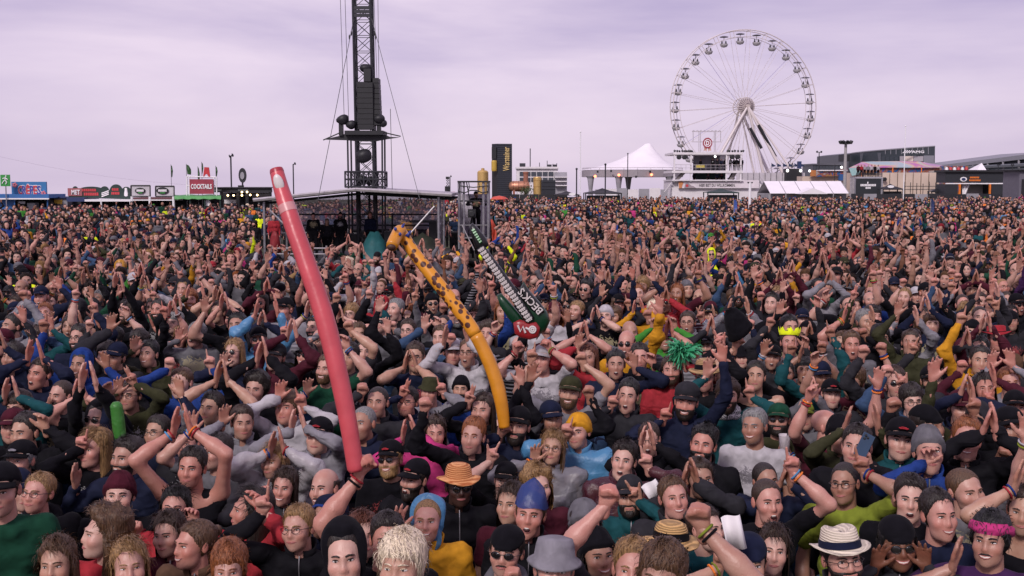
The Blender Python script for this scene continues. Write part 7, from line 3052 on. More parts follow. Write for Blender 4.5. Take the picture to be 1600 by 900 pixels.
for i, (x, y, gar, hat, hands) in enumerate(FARTHER):
    p = random_looks(_r3, 9000 + i, 0)
    p.update(garment=gar, hat=hat, hands=hands, bands=None, yaw=-8)
    q = dict(p=p, px=x, py=y, d=solve_depth(x, y), hands_px=[], id=None, hero=True)
    set_pos(q)
    q['sc'], q['rz'] = 1.0, 0.0
    far_people.append(q)
everyone = people + fill + far_people
def distinct(q):
    p = q['p']
    if p['hat'][0] != '-':
        return HATW[p['hat'][0]].format(CW.get(p['hat'][1], p['hat'][1]))
    return CW.get(p['garment'][1], p['garment'][1]) + ' ' + GW[p['garment'][0]]
used = {}
def try_label(q):
    L0 = base_label(q) + ', ' + pose_label(q)
    if L0 not in used and len(L0.split()) <= 16:
        return L0
    near = sorted((o for o in everyone if o is not q), key=lambda o: (o['X'] - q['X']) ** 2 + (o['Y'] - q['Y']) ** 2)[:6]
    for o in near:
        rel = 'behind' if q['Y'] > o['Y'] + .25 else ('in front of' if q['Y'] < o['Y'] - .25 else 'beside')
        for L in (L0 + ', ' + rel + ' ' + distinct(o), base_label(q) + ', ' + rel + ' ' + distinct(o)):
            if L not in used and len(L.split()) <= 16:
                return L
    return None
from collections import Counter
_cnt = Counter(base_label(q) + ', ' + pose_label(q) for q in everyone)
for q in everyone:
    if _cnt[base_label(q) + ', ' + pose_label(q)] > 1:
        used[base_label(q) + ', ' + pose_label(q)] = None      # shared by several: nobody may carry it bare
for q in everyone:
    L = try_label(q)
    if L is None and not q['hero']:
        for k in range(30):
            hands0 = q['p']['hands']
            n = random_looks(_r2, q['p']['seed'] + k, .6)
            n['yaw'] = q['p']['yaw']
            n['hands'] = hands0
            q['p'] = n
            L = try_label(q)
            if L:
                break
    q['label'] = L or (base_label(q) + ', ' + pose_label(q))
    used[q['label']] = q
for q in everyone:
    lod = 0 if q['Y'] < 7.5 else 1
    q['p']['legs'] = ['navy', 'black', 'denim', 'charcoal', 'olive'][q['p']['seed'] % 5]
    place_person(q['p'], (q['X'], q['Y'], ground_z(0, q['Y'])), q['rz'], q['sc'], lod, q['label'], 'people in the front of the crowd')

# ================================================================== THINGS HELD UP
def vinyl(name, rgb, rough=.34, spots=False):
    if name in MATS:
        return MATS[name]
    m, n, l, b = _mat(name)
    b.inputs['Base Color'].default_value = (*rgb, 1)
    b.inputs['Roughness'].default_value = rough
    b.inputs['Subsurface Weight'].default_value = 0.0
    tc = n.new('ShaderNodeTexCoord')
    nz = n.new('ShaderNodeTexNoise')
    nz.inputs['Scale'].default_value = 9
    nz.inputs['Detail'].default_value = 3
    l.new(tc.outputs['Object'], nz.inputs['Vector'])
    bp = n.new('ShaderNodeBump')
    bp.inputs['Strength'].default_value = .25
    bp.inputs['Distance'].default_value = .02
    l.new(nz.outputs['Fac'], bp.inputs['Height'])
    l.new(bp.outputs[0], b.inputs['Normal'])
    mx = n.new('ShaderNodeMix')
    mx.data_type = 'RGBA'
    mx.blend_type = 'MULTIPLY'
    mx.inputs['Factor'].default_value = .35
    mx.inputs['A'].default_value = (*rgb, 1)
    l.new(nz.outputs['Fac'], mx.inputs['B'])
    l.new(mx.outputs['Result'], b.inputs['Base Color'])
    MATS[name] = m
    return m
def smooth_path(pts, n):
    pts = np.array(pts, float)
    t = np.linspace(0, len(pts) - 1, n)
    out = []
    for u in t:
        i = int(min(max(math.floor(u), 0), len(pts) - 2))
        f = u - i
        p0, p1, p2, p3 = pts[max(i - 1, 0)], pts[i], pts[i + 1], pts[min(i + 2, len(pts) - 1)]
        out.append(.5 * ((2 * p1) + (-p0 + p2) * f + (2 * p0 - 5 * p1 + 4 * p2 - p3) * f * f + (-p0 + 3 * p1 - 3 * p2 + p3) * f ** 3))
    return np.array(out)
# pink tube
hp = PROP['tube'][0]
D = hp.y - .02
k_ = D / FPX
pts = smooth_path([W(x, y, D + dd) for x, y, dd in ((431.5, 264, .30), (441, 300, .27), (458, 352, .22), (482, 420, .16), (508, 500, .10), (529, 585, .05), (545, 665, .02), (556, 737, 0))], 60)
rad = np.interp(np.linspace(0, 1, 60), [0, .02, .25, .6, 1.0], [10.0, 11.0, 14.2, 15.5, 12.8]) * k_ * 1.02
rad[-1] *= .8
t = thing('pink_inflatable_tube', 'long pink inflatable tube held up over the crowd', 'inflatable', tuple(pts[-1]))
o = G().path([Vector(p) for p in pts], list(rad), 20).make('tube', vinyl('pink_vinyl', (.62, .085, .105)), t, smooth=True)
def band(i0, i1, mat, name, grow=1.03):
    return G().path([Vector(p) for p in pts[i0:i1]], list(rad[i0:i1] * grow), 20, caps=False).make(name, mat, t, smooth=True)
band(12, 15, vinyl('pale_pink_vinyl', (.66, .30, .30)), 'pale_band')
band(0, 3, vinyl('red_vinyl', (.40, .03, .05)), 'red_end')
ax = nrm(pts[6] - pts[9])
c = pts[6] + nrm([.05, -1, .1]) * rad[6] * .93
V_, F_ = sphere_q((0, 0, 0), (rad[6] * .66, .012, rad[6] * 1.25), 18, 10, rot('y', math.atan2(ax[0], ax[2])))
g = G()
g.add(V_ + c, [tuple(int(a) for a in f) for f in F_])
g.make('white_patch', vinyl('white_vinyl', (.72, .66, .64)), t, smooth=True)
# giraffe
hp = PROP['giraffe'][0]
D = hp.y - .02
k_ = D / FPX
def giraffe_mat():
    m, n, l, b = _mat('giraffe_vinyl')
    tc = n.new('ShaderNodeTexCoord')
    vo = n.new('ShaderNodeTexVoronoi')
    vo.inputs['Scale'].default_value = 21
    l.new(tc.outputs['Object'], vo.inputs['Vector'])
    r = n.new('ShaderNodeValToRGB')
    r.color_ramp.elements[0].position = .40
    r.color_ramp.elements[0].color = (.075, .022, .012, 1)
    r.color_ramp.elements[1].position = .48
    r.color_ramp.elements[1].color = (.66, .27, .02, 1)
    l.new(vo.outputs['Distance'], r.inputs[0])
    l.new(r.outputs[0], b.inputs['Base Color'])
    b.inputs['Roughness'].default_value = .33
    return m
pts = smooth_path([W(x, y, D + dd) for x, y, dd in ((628, 364, .25), (645, 392, .22), (676, 432, .17), (712, 478, .12), (745, 526, .08), (770, 580, .04), (783, 628, .01), (788, 668, 0))], 56)
rad = np.interp(np.linspace(0, 1, 56), [0, .05, .4, .8, 1], [8.8, 9.8, 10.8, 11.2, 8.8]) * k_
t = thing('giraffe_inflatable', 'orange inflatable giraffe neck with brown spots and cup muzzle', 'inflatable', tuple(pts[-1]))
YV = vinyl('orange_vinyl', (.68, .27, .015))
G().path([Vector(p) for p in pts[:32]], list(rad[:32]), 18).make('spotted_neck', giraffe_mat(), t, smooth=True)
G().path([Vector(p) for p in pts[31:]], list(rad[31:] * .995), 18).make('neck', YV, t, smooth=True)
hd_ = G()
mz = smooth_path([W(629, 362, D + .25), W(624, 362, D + .22), W(618, 372, D + .14), W(612, 385, D + .05)], 12)
hd_.path([Vector(p) for p in mz], [r * k_ for r in (6, 9.5, 10.5, 10.6, 10.4, 10.2, 10.0, 9.8, 9.8, 9.8, 9.6, 9.0)], 18)
hd_.make('head', YV, t, smooth=True)
V_, F_ = sphere_q(tuple(mz[-1] + np.array([0, -.02, -.005])), (7.2 * k_, .02, 5.5 * k_), 14, 8, rot('x', .6))
G().add(V_, [tuple(int(a) for a in f) for f in F_]).make('muzzle_opening', plain('muzzle_brown', (.05, .018, .01), .6), t, smooth=True)
for (x, y) in ((627, 353), (637, 364)):
    a_ = W(x - 1, y + 6, D + .2)
    G().tube(a_, W(x + 5, y - 4, D + .22), 4.2 * k_, 8, r2=.8 * k_).make('ear', vinyl('blue_vinyl', (.02, .04, .25)), t, smooth=True)
for (x, y) in ((625, 366), (618, 358)):
    G().ball(W(x, y, D + .12), (2.6 * k_, .02, 3.2 * k_), 10, 7).make('eye', vinyl('blue_vinyl', (.02, .04, .25)), t, smooth=True)
# guitar
hp = PROP['guitar'][-1]
D = hp.y
k_ = D / FPX
def pillow(par, name, mat, poly, D, thick, seg=3, bulge=.82):
    """inflated flat shape: outline in photo pixels, rounded over its thickness"""
    P = np.array([(W(x, y, D).x, W(x, y, D).z) for x, y in poly])
    # resample the outline
    n = len(P)
    c = P.mean(0)
    rings = []
    for dy, s in ((-thick, .55), (-thick * .8, bulge), (-thick * .4, .97), (0, 1.0), (thick * .4, .97), (thick * .8, bulge), (thick, .55)):
        rings.append([(c[0] + (p[0] - c[0]) * s, D + dy, c[1] + (p[1] - c[1]) * s) for p in P])
    g = G()
    for r_ in rings:
        g.v += r_
    for j in range(len(rings) - 1):
        for i in range(n):
            g.f.append((j * n + i, (j + 1) * n + i, (j + 1) * n + (i + 1) % n, j * n + (i + 1) % n))
            g.m.append(0)
    g.f += [tuple(range(n)), tuple(reversed(range(len(g.v) - n, len(g.v))))]
    g.m += [0, 0]
    return g.make(name, mat, par, smooth=True)
t = thing('inflatable_guitar', 'black and green inflatable guitar lifted over the crowd', 'inflatable', tuple(W(822, 530, D)))
BV, GV, RV = vinyl('black_vinyl', (.012, .013, .014)), vinyl('green_vinyl', (.005, .045, .018)), vinyl('label_red', (.32, .018, .022))
pillow(t, 'left_wing', GV, [(776, 461), (783, 458), (797, 472), (812, 490), (822, 506), (818, 514), (806, 512), (793, 496), (781, 478)], D, .06)
pillow(t, 'right_wing', GV, [(812, 452), (818, 440), (826, 452), (842, 470), (855, 487), (859, 503), (852, 518), (838, 525), (826, 515), (818, 490)], D, .065)
pillow(t, 'right_panel', BV, [(813, 452), (818, 443), (828, 456), (846, 476), (851, 488), (843, 494), (828, 484), (818, 468)], D - .05, .03)
pillow(t, 'bottle_label', RV, [(802, 504), (812, 499), (826, 504), (838, 503), (844, 512), (841, 527), (828, 531), (812, 527), (804, 521)], D - .06, .03)
npts = smooth_path([W(750, 386, D - .05), W(775, 420, D - .05), (W(803, 460, D - .06)), W(828, 500, D - .06)], 24)
G().path([Vector(p) for p in npts], list(np.linspace(7.0, 8.6, 24) * k_), 12).make('neck', BV, t, smooth=True)
ndir = nrm(npts[-1] - npts[0])
side = nrm(np.cross(ndir, [0, 1, 0]))
for k in range(22):
    u = (k + .5) / 22
    c = npts[0] + (npts[-1] - npts[0]) * u + np.array([0, -8.2 * k_, 0])
    hw_ = 5.2 * k_
    g = G()
    g.tube(Vector(c - side * hw_), Vector(c + side * hw_), .0105, 4)
    for s_ in (-.55, .05, .6):
        pc = c + side * hw_ * s_ + ndir * 2.4 * k_
        g.tube(Vector(pc - ndir * 1.4 * k_), Vector(pc + ndir * 1.0 * k_), .008, 4)
    g.make('fret', vinyl('white_vinyl', (.72, .66, .64)), t)
pillow(t, 'headstock', BV, [(733, 354), (738, 348), (747, 356), (760, 372), (764, 383), (757, 390), (748, 393), (742, 386), (737, 370)], D - .02, .05)
g = G()
for k in range(6):
    a_ = W(737.5 + k * 2.3, 361 + k * 3.6, D - .085)
    b_ = W(742 + k * 2.1, 358.5 + k * 3.6, D - .085)
    g.tube(a_, b_, .012, 5)
g.make('headstock_print', vinyl('print_green', (.04, .28, .07)), t)['kind'] = 'stuff'
ang = math.radians(133)
vs_, fs, w_ = text_mesh("BECK'S", .062, .008, .012)
c = W(832.5, 469, D - .088)
sc_ = (48 * k_) / w_
g = G()
g.add([(c.x + (v[0] * math.cos(ang) - v[2] * math.sin(ang) * 1.0) * sc_, c.y + v[1] - .0, c.z + (v[0] * math.sin(ang) + v[2] * math.cos(ang)) * sc_ + .012) for v in vs_], fs)
g.make('lettering', vinyl('white_vinyl', (.72, .66, .64)), t)
g = G()
for (cx_, cy_, r0) in ((832, 515, 5.0), (832, 515, 2.2)):
    g.path([W(cx_ + r0 * math.cos(a), cy_ + r0 * math.sin(a), D - .093) for a in np.linspace(0, 2 * PI, 17)], .009, 5, caps=False)
g.path([W(809, 508, D - .092), W(813, 518, D - .092), W(817, 510, D - .092), W(821, 520, D - .092)], .011, 5)
g.path([W(821, 512, D - .092), W(827, 515, D - .093)], .011, 5)
g.make('key_emblem', vinyl('white_vinyl', (.72, .66, .64)), t)['kind'] = 'stuff'
# pom-pom
hp = PROP['pompom'][0]
t = thing('pom_pom', 'shaggy bright green pom-pom held aloft', 'pom-pom', tuple(hp))
rs_ = np.random.RandomState(3)
g = G()
for k in range(420):
    dv_ = nrm(rs_.normal(size=3) * np.array([1.2, 1, .8]))
    L_ = (.04 + .07 * rs_.rand()) * (1 + .5 * math.sin(3 * math.atan2(dv_[2], dv_[0]) + 1))
    b0 = np.array(hp) + np.array([.0, -.01, .05]) + dv_ * .012
    b1 = b0 + dv_ * L_ * np.array([.95, .8, .7]) + rs_.normal(size=3) * .012
    b2_ = b1 + (dv_ + np.array([0, 0, -.7])) * .030 + rs_.normal(size=3) * .010
    wv_ = nrm(np.cross(dv_, rs_.normal(size=3))) * .007
    g.add([b0 - wv_, b0 + wv_, b1 + wv_, b1 - wv_, b2_ + wv_ * .5, b2_ - wv_ * .5], [(0, 1, 2, 3), (3, 2, 4, 5)])
o = g.make('strands', plain('pompom_green', (.03, .27, .12), .5), t)
o['kind'] = 'stuff'
G().tube(hp - Vector((0, 0, .06)), hp + Vector((0, 0, .05)), .012, 8).make('handle', plain('handle_green', (.02, .2, .08), .5), t)
# black felt hat held up
hp = PROP['hat'][0]
t = thing('black_felt_hat', 'black pointed felt hat held up on a hand', 'hat', tuple(hp))
V_, F_ = [], []
n = 20
for j, (r_, z_) in enumerate(((.02, .17), (.055, .14), (.085, .06), (.10, -.02), (.11, -.06), (.105, -.06), (.09, -.02))):
    for i in range(n):
        a = 2 * PI * i / n
        V_.append((r_ * math.cos(a) * 1.05, r_ * math.sin(a), z_ + .03 * math.cos(a) * (j / 6)))
g = G()
R_ = rot('y', -.5) @ rot('x', .25)
g.add([tuple(np.array(hp) + R_ @ np.array(v) + np.array([-.01, -.02, .10])) for v in V_], [(j * n + i, j * n + (i + 1) % n, (j + 1) * n + (i + 1) % n, (j + 1) * n + i) for j in range(6) for i in range(n)] + [tuple(range(n))])
g.make('felt', cloth_mat('black'), t, smooth=True)
# phone, cup, sheets of paper
hp = PROP['phone'][0]
t = thing('phone', 'dark blue phone held up in one hand', 'phone', tuple(hp))
g = G()
R_ = rot('y', .5) @ rot('x', -.2)
pr = [np.array(v) for v in ((-.037, -.005, -.075), (.037, -.005, -.075), (.037, -.005, .075), (-.037, -.005, .075), (-.037, .005, -.075), (.037, .005, -.075), (.037, .005, .075), (-.037, .005, .075))]
off = np.array([.0, -.035, .05])
g.add([tuple(np.array(hp) + off + R_ @ v) for v in pr], [(0, 1, 2, 3), (7, 6, 5, 4), (0, 4, 5, 1), (1, 5, 6, 2), (2, 6, 7, 3), (3, 7, 4, 0)])
g.make('case', plain('phone_blue', (.03, .06, .11), .3), t)
for dx, dz in ((-.02, .058), (-.02, .038), (-.003, .050)):
    c = np.array(hp) + off + R_ @ np.array([dx, -.007, dz])
    G().ball(c, .008, 8, 6).make('camera_lens', BLK, t)
hp = PROP['cup'][0]
t = thing('plastic_cup', 'clear plastic cup with dark straw held in a hand', 'cup', tuple(hp))
def cup_mat():
    m, n, l, b = _mat('clear_cup')
    b.inputs['Base Color'].default_value = (.75, .68, .72, 1)
    b.inputs['Roughness'].default_value = .15
    b.inputs['Alpha'].default_value = .55
    return m
G().lathe([(.030, 0), (.034, .005), (.043, .12), (.045, .125), (.041, .122), (.031, .010), (.0, .010)], (hp.x, hp.y - .03, hp.z - .03), 18).make('cup', cup_mat(), t, smooth=True)
G().tube((hp.x, hp.y - .03, hp.z - .01), (hp.x + .03, hp.y - .03, hp.z + .15), .004, 6).make('straw', BLK, t)
def paper(px, py, D, w, h, tilt, label):
    c = W(px, py, D)
    g = G()
    n = 8
    for i in range(n + 1):
        for j in (0, 1):
            u = (i / n - .5) * w
            v = (j - .5) * h
            x = u * math.cos(tilt) - v * math.sin(tilt)
            z = u * math.sin(tilt) + v * math.cos(tilt)
            g.v.append((c.x + x, c.y + .02 * math.sin(i * .7), c.z + z))
    for i in range(n):
        g.f.append((i * 2, i * 2 + 1, i * 2 + 3, i * 2 + 2))
        g.m.append(0)
    o = g.make('paper_sheet', plain('paper_white', (.72, .68, .70), .7, var=.03), base=tuple(c), smooth=True)
    o.modifiers.new('thickness', 'SOLIDIFY').thickness = .0015
    tag(o, label, 'paper')
_by = {(q['px'], q['py']): q for q in people}
# papers rest in fingers of the people who stand there
q = _by[(1168.0, 882.0)]
paper(1146, 832, q['Y'] - .22, .085, .16, .22, 'white paper sheet held up beside a gloved fist')
q = _by[(986.0, 778.0)]
paper(1022, 768, q['Y'] - .08, .10, .13, .6, 'tilted white paper sheet behind raised hand signs')
# green balloon stick
q = _by[(150.0, 702.0)]
D = q['Y'] - .05
k_ = D / FPX
pts = smooth_path([W(181, 628, D), W(184, 652, D), (W(187, 676, D)), W(193, 700, D)], 20)
t = thing('green_balloon', 'limp green plastic balloon stick between raised arms', 'balloon', tuple(pts[-1]))
G().path([Vector(p) for p in pts], [r_ * k_ for r_ in np.interp(np.linspace(0, 1, 20), [0, .1, .5, .9, 1], [5, 9.5, 10, 9, 3])], 14).make('balloon', poncho_mat('green'), t, smooth=True)
# maroon t-shirt print
q = _by[(1333.0, 598.0)]
vs_, fs, w_ = text_mesh('WIR', .075, .006, .01)
c = to_world(q, np.array([0, -.132, 1.275]))
cz, sz = math.cos(q['rz']), math.sin(q['rz'])
_root = [o for o in bpy.data.objects if o.name.startswith('person') and o.type == 'EMPTY' and abs(o.location.x - q['X']) < 1e-4 and abs(o.location.y - q['Y']) < 1e-4][0]
g = G()
g.add([(v[0] * 1.0, -.139 + v[1] + 1.6 * v[0] ** 2, 1.26 + v[2]) for v in vs_], fs)
_pr = g.make('shirt_print', LETW, None)
_pr.parent = _root
# ================================================================== THE REST OF THE CROWD (one object, thousands of people)
def inst_mat(name, attr, rough, bump=.4, tint=False, scale=14):
    m, n, l, b = _mat(name)
    at = n.new('ShaderNodeAttribute')
    at.attribute_type = 'INSTANCER'
    at.attribute_name = attr
    tc = n.new('ShaderNodeTexCoord')
    nz = n.new('ShaderNodeTexNoise')
    nz.inputs['Scale'].default_value = scale
    nz.inputs['Detail'].default_value = 4
    l.new(tc.outputs['Object'], nz.inputs['Vector'])
    mr = n.new('ShaderNodeMapRange')
    mr.inputs['From Min'].default_value = .25
    mr.inputs['From Max'].default_value = .75
    mr.inputs['To Min'].default_value = .72
    mr.inputs['To Max'].default_value = 1.18
    l.new(nz.outputs['Fac'], mr.inputs['Value'])
    mx = n.new('ShaderNodeMix')
    mx.data_type = 'RGBA'
    mx.blend_type = 'MULTIPLY'
    mx.inputs['Factor'].default_value = 1.0
    l.new(at.outputs['Color'], mx.inputs['A'])
    l.new(mr.outputs[0], mx.inputs['B'])
    out = mx.outputs['Result']
    if tint:
        a2 = n.new('ShaderNodeAttribute')
        a2.attribute_name = 'tint'
        m2 = n.new('ShaderNodeMix')
        m2.data_type = 'RGBA'
        m2.blend_type = 'MULTIPLY'
        m2.inputs['Factor'].default_value = 1.0
        l.new(out, m2.inputs['A'])
        l.new(a2.outputs['Color'], m2.inputs['B'])
        out = m2.outputs['Result']
    l.new(out, b.inputs['Base Color'])
    b.inputs['Roughness'].default_value = rough
    b.inputs['Specular IOR Level'].default_value = .12
    if bump:
        bp = n.new('ShaderNodeBump')
        bp.inputs['Strength'].default_value = bump
        bp.inputs['Distance'].default_value = .02
        l.new(nz.outputs['Fac'], bp.inputs['Height'])
        l.new(bp.outputs[0], b.inputs['Normal'])
    return m
IM = dict(skin=inst_mat('crowd_skin', 'scol', .5, 0, True), garment=inst_mat('crowd_garment', 'gcol', .7), hair=inst_mat('crowd_hair', 'hcol', .55, .7, scale=40), hat=inst_mat('crowd_hat', 'tcol', .75))
src = bpy.data.collections.new('crowd_figures')
def variant(p, lod, idx):
    out, sub = person_geo(p, lod)
    Q2 = Q()
    mats = [IM['skin'], IM['garment'], IM['hair'], IM['hat']] + eye_mats('dark')[:5] + [plain('frame_black', (.012, .012, .014), .3)]
    def put(q, mp):
        for V, F, M, T in zip(q.V, q.F, q.M, q.T):
            Q2.V.append(V)
            F0 = F - put.base + Q2.n if False else F
            Q2.F.append(F + put.off)
            Q2.M.append(np.array([mp[int(k)] for k in M]) if len(M) else M)
            Q2.T.append(T)
        put.off += q.n
    put.off = 0
    put.base = 0
    for nm, (q, ml) in list(out.items()) + [(k[1], v) for k, v in sub.items()]:
        if nm == 'body':
            put(q, {0: 0, 1: 4, 2: 5, 3: 6, 4: 7, 5: 8, 6: 2})
        elif nm in ('t_shirt', 'tank_top', 'jacket', 'hoodie', 'rain_poncho'):
            put(q, {0: 1})
        elif nm in ('hair', 'beard', 'moustache'):
            put(q, {0: 2})
        elif nm in ('glasses', 'sunglasses', 'lens'):
            put(q, {0: 9})
        elif nm == 'hood':
            put(q, {0: 1})
        else:
            put(q, {0: 3})
    # plain legs
    Q2.V.append(_LEGS['geo'][0])
    Q2.F.append(_LEGS['geo'][1] + put.off)
    Q2.M.append(np.full(len(_LEGS['geo'][1]), 9))
    Q2.T.append(np.ones((len(_LEGS['geo'][0]), 3)))
    me = Q2.mesh('crowd_figure', mats, True)
    o = bpy.data.objects.new('crowd_figure_%03d' % idx, me)
    src.objects.link(o)
leg_meshes('navy')
_rv = random.Random(99)
NV = {'near_up': 22, 'near_dn': 10, 'far_up': 8, 'far_dn': 16}
pools = {}
vi = 0
for pool, n in NV.items():
    pools[pool] = []
    for k in range(n):
        p = random_looks(_rv, 20000 + vi * 7, 1.0 if pool.endswith('up') else 0.0)
        p['bands'] = None
        p['yaw'] = _rv.uniform(-22, 18)
        p['glasses'] = p['glasses'] if _rv.random() < .6 else '-'
        variant(p, 1 if pool.startswith('near') else 2, vi)
        pools[pool].append(vi)
        vi += 1
rs_ = np.random.RandomState(77)
GC = [('black', 34), ('charcoal', 14), ('navy', 12), ('grey', 7), ('lightgrey', 5), ('white', 4), ('maroon', 6), ('red', 5), ('pink', 2), ('green', 1.5), ('darkgreen', 4), ('lime', 1.5), ('yellow', 4), ('teal', 4), ('blue', 6), ('skyblue', 4), ('brown', 4), ('olive', 4), ('denim', 6), ('orange', 2.0), ('neon', 1.2), ('tan', 1.5), ('purple', 1.5)]
TC = [('black', 40), ('navy', 12), ('charcoal', 10), ('maroon', 9), ('grey', 8), ('white', 6), ('red', 4), ('olive', 4), ('tan', 3), ('blue', 3), ('yellow', 1.5), ('green', 1.5)]
def choose(L, n):
    w = np.array([e[1] for e in L], float)
    i = rs_.choice(len(L), n, p=w / w.sum())
    return np.array([CLOTH[e[0]] for e in L])[i]
pts, idx, rots, scl = [], [], [], []
def blocked(x, y):
    px, py, _ = project((x, y, 0))
    if 39.6 < y < 47.6 and W(396, 300, 41).x - .4 < x < W(706, 300, 41).x + .4:
        return True
    if 41.0 < y < 44.2 and W(713, 300, 42).x - .3 < x < W(767, 300, 42).x + .3:
        return True
    if 24.3 < y < 41.5 and 402 < 800 + FPX * x / y < 772:
        return True
    return False
d = 4.9
START = DEND
row = 0
while d < 117:
    step = float(np.interp(d, [14, 20, 28, 40, 60, 116], [.52, .64, .82, 1.02, 1.22, 1.55]))
    half = d * .462 + 5.0
    left_end = 78.0
    x = -half + (row % 2) * step * .5
    while x < half:
        xx = x + rs_.uniform(-.2, .2)
        yy = d + rs_.uniform(-.2, .2)
        x += step * rs_.uniform(.86, 1.22)
        if blocked(xx, yy) or (yy < DEND - .35 and abs(xx) < yy * .475 + .55):
            continue
        pxx = 800 + FPX * xx / yy
        lim = np.interp(pxx, [-2000, 430, 520, 760, 900, 1100, 1600], [77.5, 77.5, 95, 118, 117, 116, 116])
        if yy > lim or rs_.rand() < .05 + .16 * (math.sin(xx * .9 + 2.1 * math.sin(yy * .31)) * math.sin(yy * .55 + xx * .2) > .35):
            continue
        if (yy < START + 1.2 and any((xx - q['X']) ** 2 + (yy - q['Y']) ** 2 < .42 ** 2 for q in everyone if q['Y'] > START - 1.5)) or any((xx - q['X']) ** 2 + (yy - q['Y']) ** 2 < .5 ** 2 or (abs(xx - q['X']) < .35 and 0 < q['Y'] - yy < 2.2) for q in far_people):
            continue
        pts.append((xx, yy, ground_z(xx, yy)))
        near = yy < 34
        pr = np.interp(yy, [15, 22, 30, 40, 55, 70], [.88, .80, .55, .22, .10, .05])
        if pxx < 400:
            pr *= .8
        up = rs_.rand() < pr
        pool = pools[('near_' if near else 'far_') + ('up' if up else 'dn')]
        idx.append(pool[rs_.randint(len(pool))])
        rots.append((0, 0, -math.atan2(xx, yy) * .6 + rs_.uniform(-.35, .25)))
        scl.append(rs_.normal(.985, .042))
    d += step * .86
    row += 1
N = len(pts)
me = bpy.data.meshes.new('crowd')
me.from_pydata(pts, [], [])
def attr(name, typ, data, key='value'):
    a = me.attributes.new(name, typ, 'POINT')
    a.data.foreach_set(key, np.asarray(data).ravel())
attr('idx', 'INT', np.array(idx, np.int32))
attr('rot', 'FLOAT_VECTOR', np.array(rots, np.float32), 'vector')
attr('scl', 'FLOAT', np.clip(np.array(scl, np.float32), .88, 1.10))
one = np.ones((N, 1))
jit = rs_.uniform(.7, 1.3, (N, 1))
gc_ = choose(GC, N)
gd_ = choose(GC[:3] + [('maroon', 8), ('grey', 8), ('darkgreen', 5), ('denim', 6), ('olive', 4)], N)
yv_ = np.array(pts)[:, 1]
mix_ = rs_.rand(N) < np.interp(yv_, [14, 25, 40, 60], [.72, .62, .35, .10])
gc_ = np.where(mix_[:, None], gd_, gc_)
attr('gcol', 'FLOAT_COLOR', np.concatenate([gc_ * jit, one], 1).astype(np.float32), 'color')
attr('tcol', 'FLOAT_COLOR', np.concatenate([choose(TC, N), one], 1).astype(np.float32), 'color')
hk = list(HAIR.values())
hw_ = np.array([.24, .28, .24, .10, .05, .01, .03, .04, .01])
attr('hcol', 'FLOAT_COLOR', np.concatenate([np.array(hk)[rs_.choice(len(hk), N, p=hw_ / hw_.sum())], one], 1).astype(np.float32), 'color')
sk_ = np.array([SKIN[k] for k in ('pale', 'fair', 'rosy', 'tan', 'brown')])
attr('scol', 'FLOAT_COLOR', np.concatenate([sk_[rs_.choice(5, N, p=[.25, .35, .24, .13, .03])] * rs_.uniform(.85, 1.1, (N, 1)), one], 1).astype(np.float32), 'color')
crowd = bpy.data.objects.new('crowd', me)
COL.objects.link(crowd)
crowd['kind'] = 'stuff'
crowd['label'] = 'dense festival crowd filling the field up to the stalls'
crowd['category'] = 'crowd'
ng = bpy.data.node_groups.new('crowd_instances', 'GeometryNodeTree')
ng.interface.new_socket('Geometry', in_out='INPUT', socket_type='NodeSocketGeometry')
ng.interface.new_socket('Geometry', in_out='OUTPUT', socket_type='NodeSocketGeometry')
nin, nout = ng.nodes.new('NodeGroupInput'), ng.nodes.new('NodeGroupOutput')
ci = ng.nodes.new('GeometryNodeCollectionInfo')
ci.inputs['Collection'].default_value = src
ci.inputs['Separate Children'].default_value = True
ci.inputs['Reset Children'].default_value = True
iop = ng.nodes.new('GeometryNodeInstanceOnPoints')
iop.inputs['Pick Instance'].default_value = True
def named(name, typ):
    nd = ng.nodes.new('GeometryNodeInputNamedAttribute')
    nd.data_type = typ
    nd.inputs['Name'].default_value = name
    return nd.outputs['Attribute']
ng.links.new(nin.outputs[0], iop.inputs['Points'])
ng.links.new(ci.outputs[0], iop.inputs['Instance'])
ng.links.new(named('idx', 'INT'), iop.inputs['Instance Index'])
ng.links.new(named('rot', 'FLOAT_VECTOR'), iop.inputs['Rotation'])
ng.links.new(named('scl', 'FLOAT'), iop.inputs['Scale'])
ng.links.new(iop.outputs[0], nout.inputs[0])
md = crowd.modifiers.new('figures', 'NODES')
md.node_group = ng

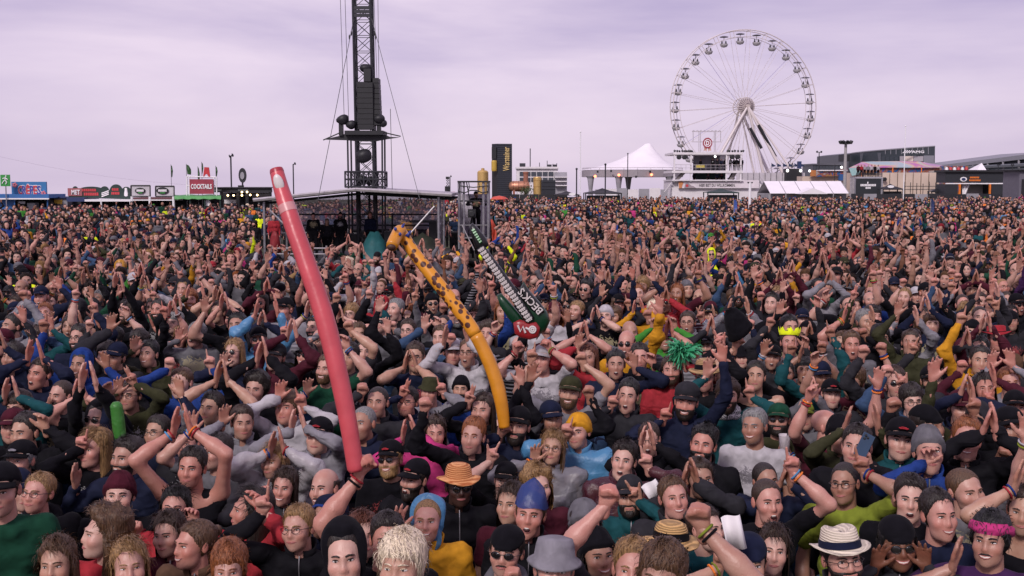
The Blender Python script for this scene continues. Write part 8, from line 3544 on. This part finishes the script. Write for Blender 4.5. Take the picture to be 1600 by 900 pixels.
# ================================================================== PEOPLE ON STRUCTURES
def simple_person(label, loc, rz, sc, hands, seed, garment, hat=('-', '-'), group=None):
    p = random_looks(random.Random(seed), seed, 0)
    p.update(garment=garment, hat=hat, yaw=0, hands=hands, bands=None, glasses='-', legs='black')
    return place_person(p, loc, rz, sc, 2, label, group)
TX = lambda px, D: W(px, 300, D).x
for i, (px, D, z, gar, lab) in enumerate((
        (489, 42.6, .35, ('jacket', 'black'), 'tall person in black jacket standing behind tube in mixing tent'),
        (510, 43.2, .35, ('hoodie', 'charcoal'), 'person in charcoal hoodie sitting low at mixing desk'),
        (531, 43.0, .35, ('jacket', 'black'), 'person in black jacket watching from centre of mixing tent'),
        (578, 43.4, .35, ('jacket', 'navy'), 'person in navy jacket behind the teal tarpaulin'),
        (427, 41.2, .35, ('jacket', 'red'), 'person in red jacket at the mixing tent corner'))):
    simple_person(lab, (TX(px, D), D, z - (.25 if i == 1 else 0)), .1, .97, {}, 300 + i, gar, ('-', '-') if i % 2 else ('beanie', 'black'), 'crew in the mixing tent')
simple_person('camera operator in dark jacket bending behind the broadcast camera', (TX(744, 42.75), 42.75, W(740, 369.5, 42).z), .3, .96, {-1: ((-.18, -.30, 1.25), 'grip'), 1: ((.05, -.32, 1.3), 'grip')}, 320, ('jacket', 'black'), ('cap', 'black'))
D = 160.0
zdeck = W(1108, 266.5, D).z
def balcony(px, dd, i, grp, lab, z):
    return simple_person(lab, (TX(px, dd), dd, z), _rv.uniform(-.5, .5), _rv.uniform(.95, 1.03), {}, 400 + i, ('jacket', ['black', 'charcoal', 'navy', 'black', 'grey'][i % 5]), ('-', '-'), grp)
for i, px in enumerate((1113, 1120, 1126, 1132, 1140.5, 1146, 1150, 1154.5, 1158)):
    balcony(px, D + .5 + .3 * (i % 2), i, 'people on the white upper deck', 'person in dark clothes standing at upper deck rail of white platform bar', zdeck)
balcony(1094, D + 2.4, 11, None, 'person in dark clothes behind yellow desk on the upper deck', zdeck)
for i, px in enumerate((1084, 1106, 1120, 1127, 1145)):
    balcony(px, D + 1.0, 20 + i, 'people on the white lower deck', 'person standing at lower bar counter of the white platform bar', W(1108, 282, D).z - .55)
simple_person('person in black clothes standing high on stair by white marquee', (TX(1212, 158), 158, W(1212, 304, 158).z), 0, 1, {}, 470, ('jacket', 'black'))
for i, px in enumerate((1340, 1345, 1350, 1355.5, 1361, 1366, 1371)):
    simple_person('person standing at rail of the raised deck above black banner', (TX(px, 166), 166, W(1355, 276, 165).z), _rv.uniform(-.4, .4), 1, {}, 480 + i, ('jacket', ['maroon', 'red', 'white', 'lightgrey', 'white', 'black', 'white'][i]), ('-', '-'), 'people on the raised deck')
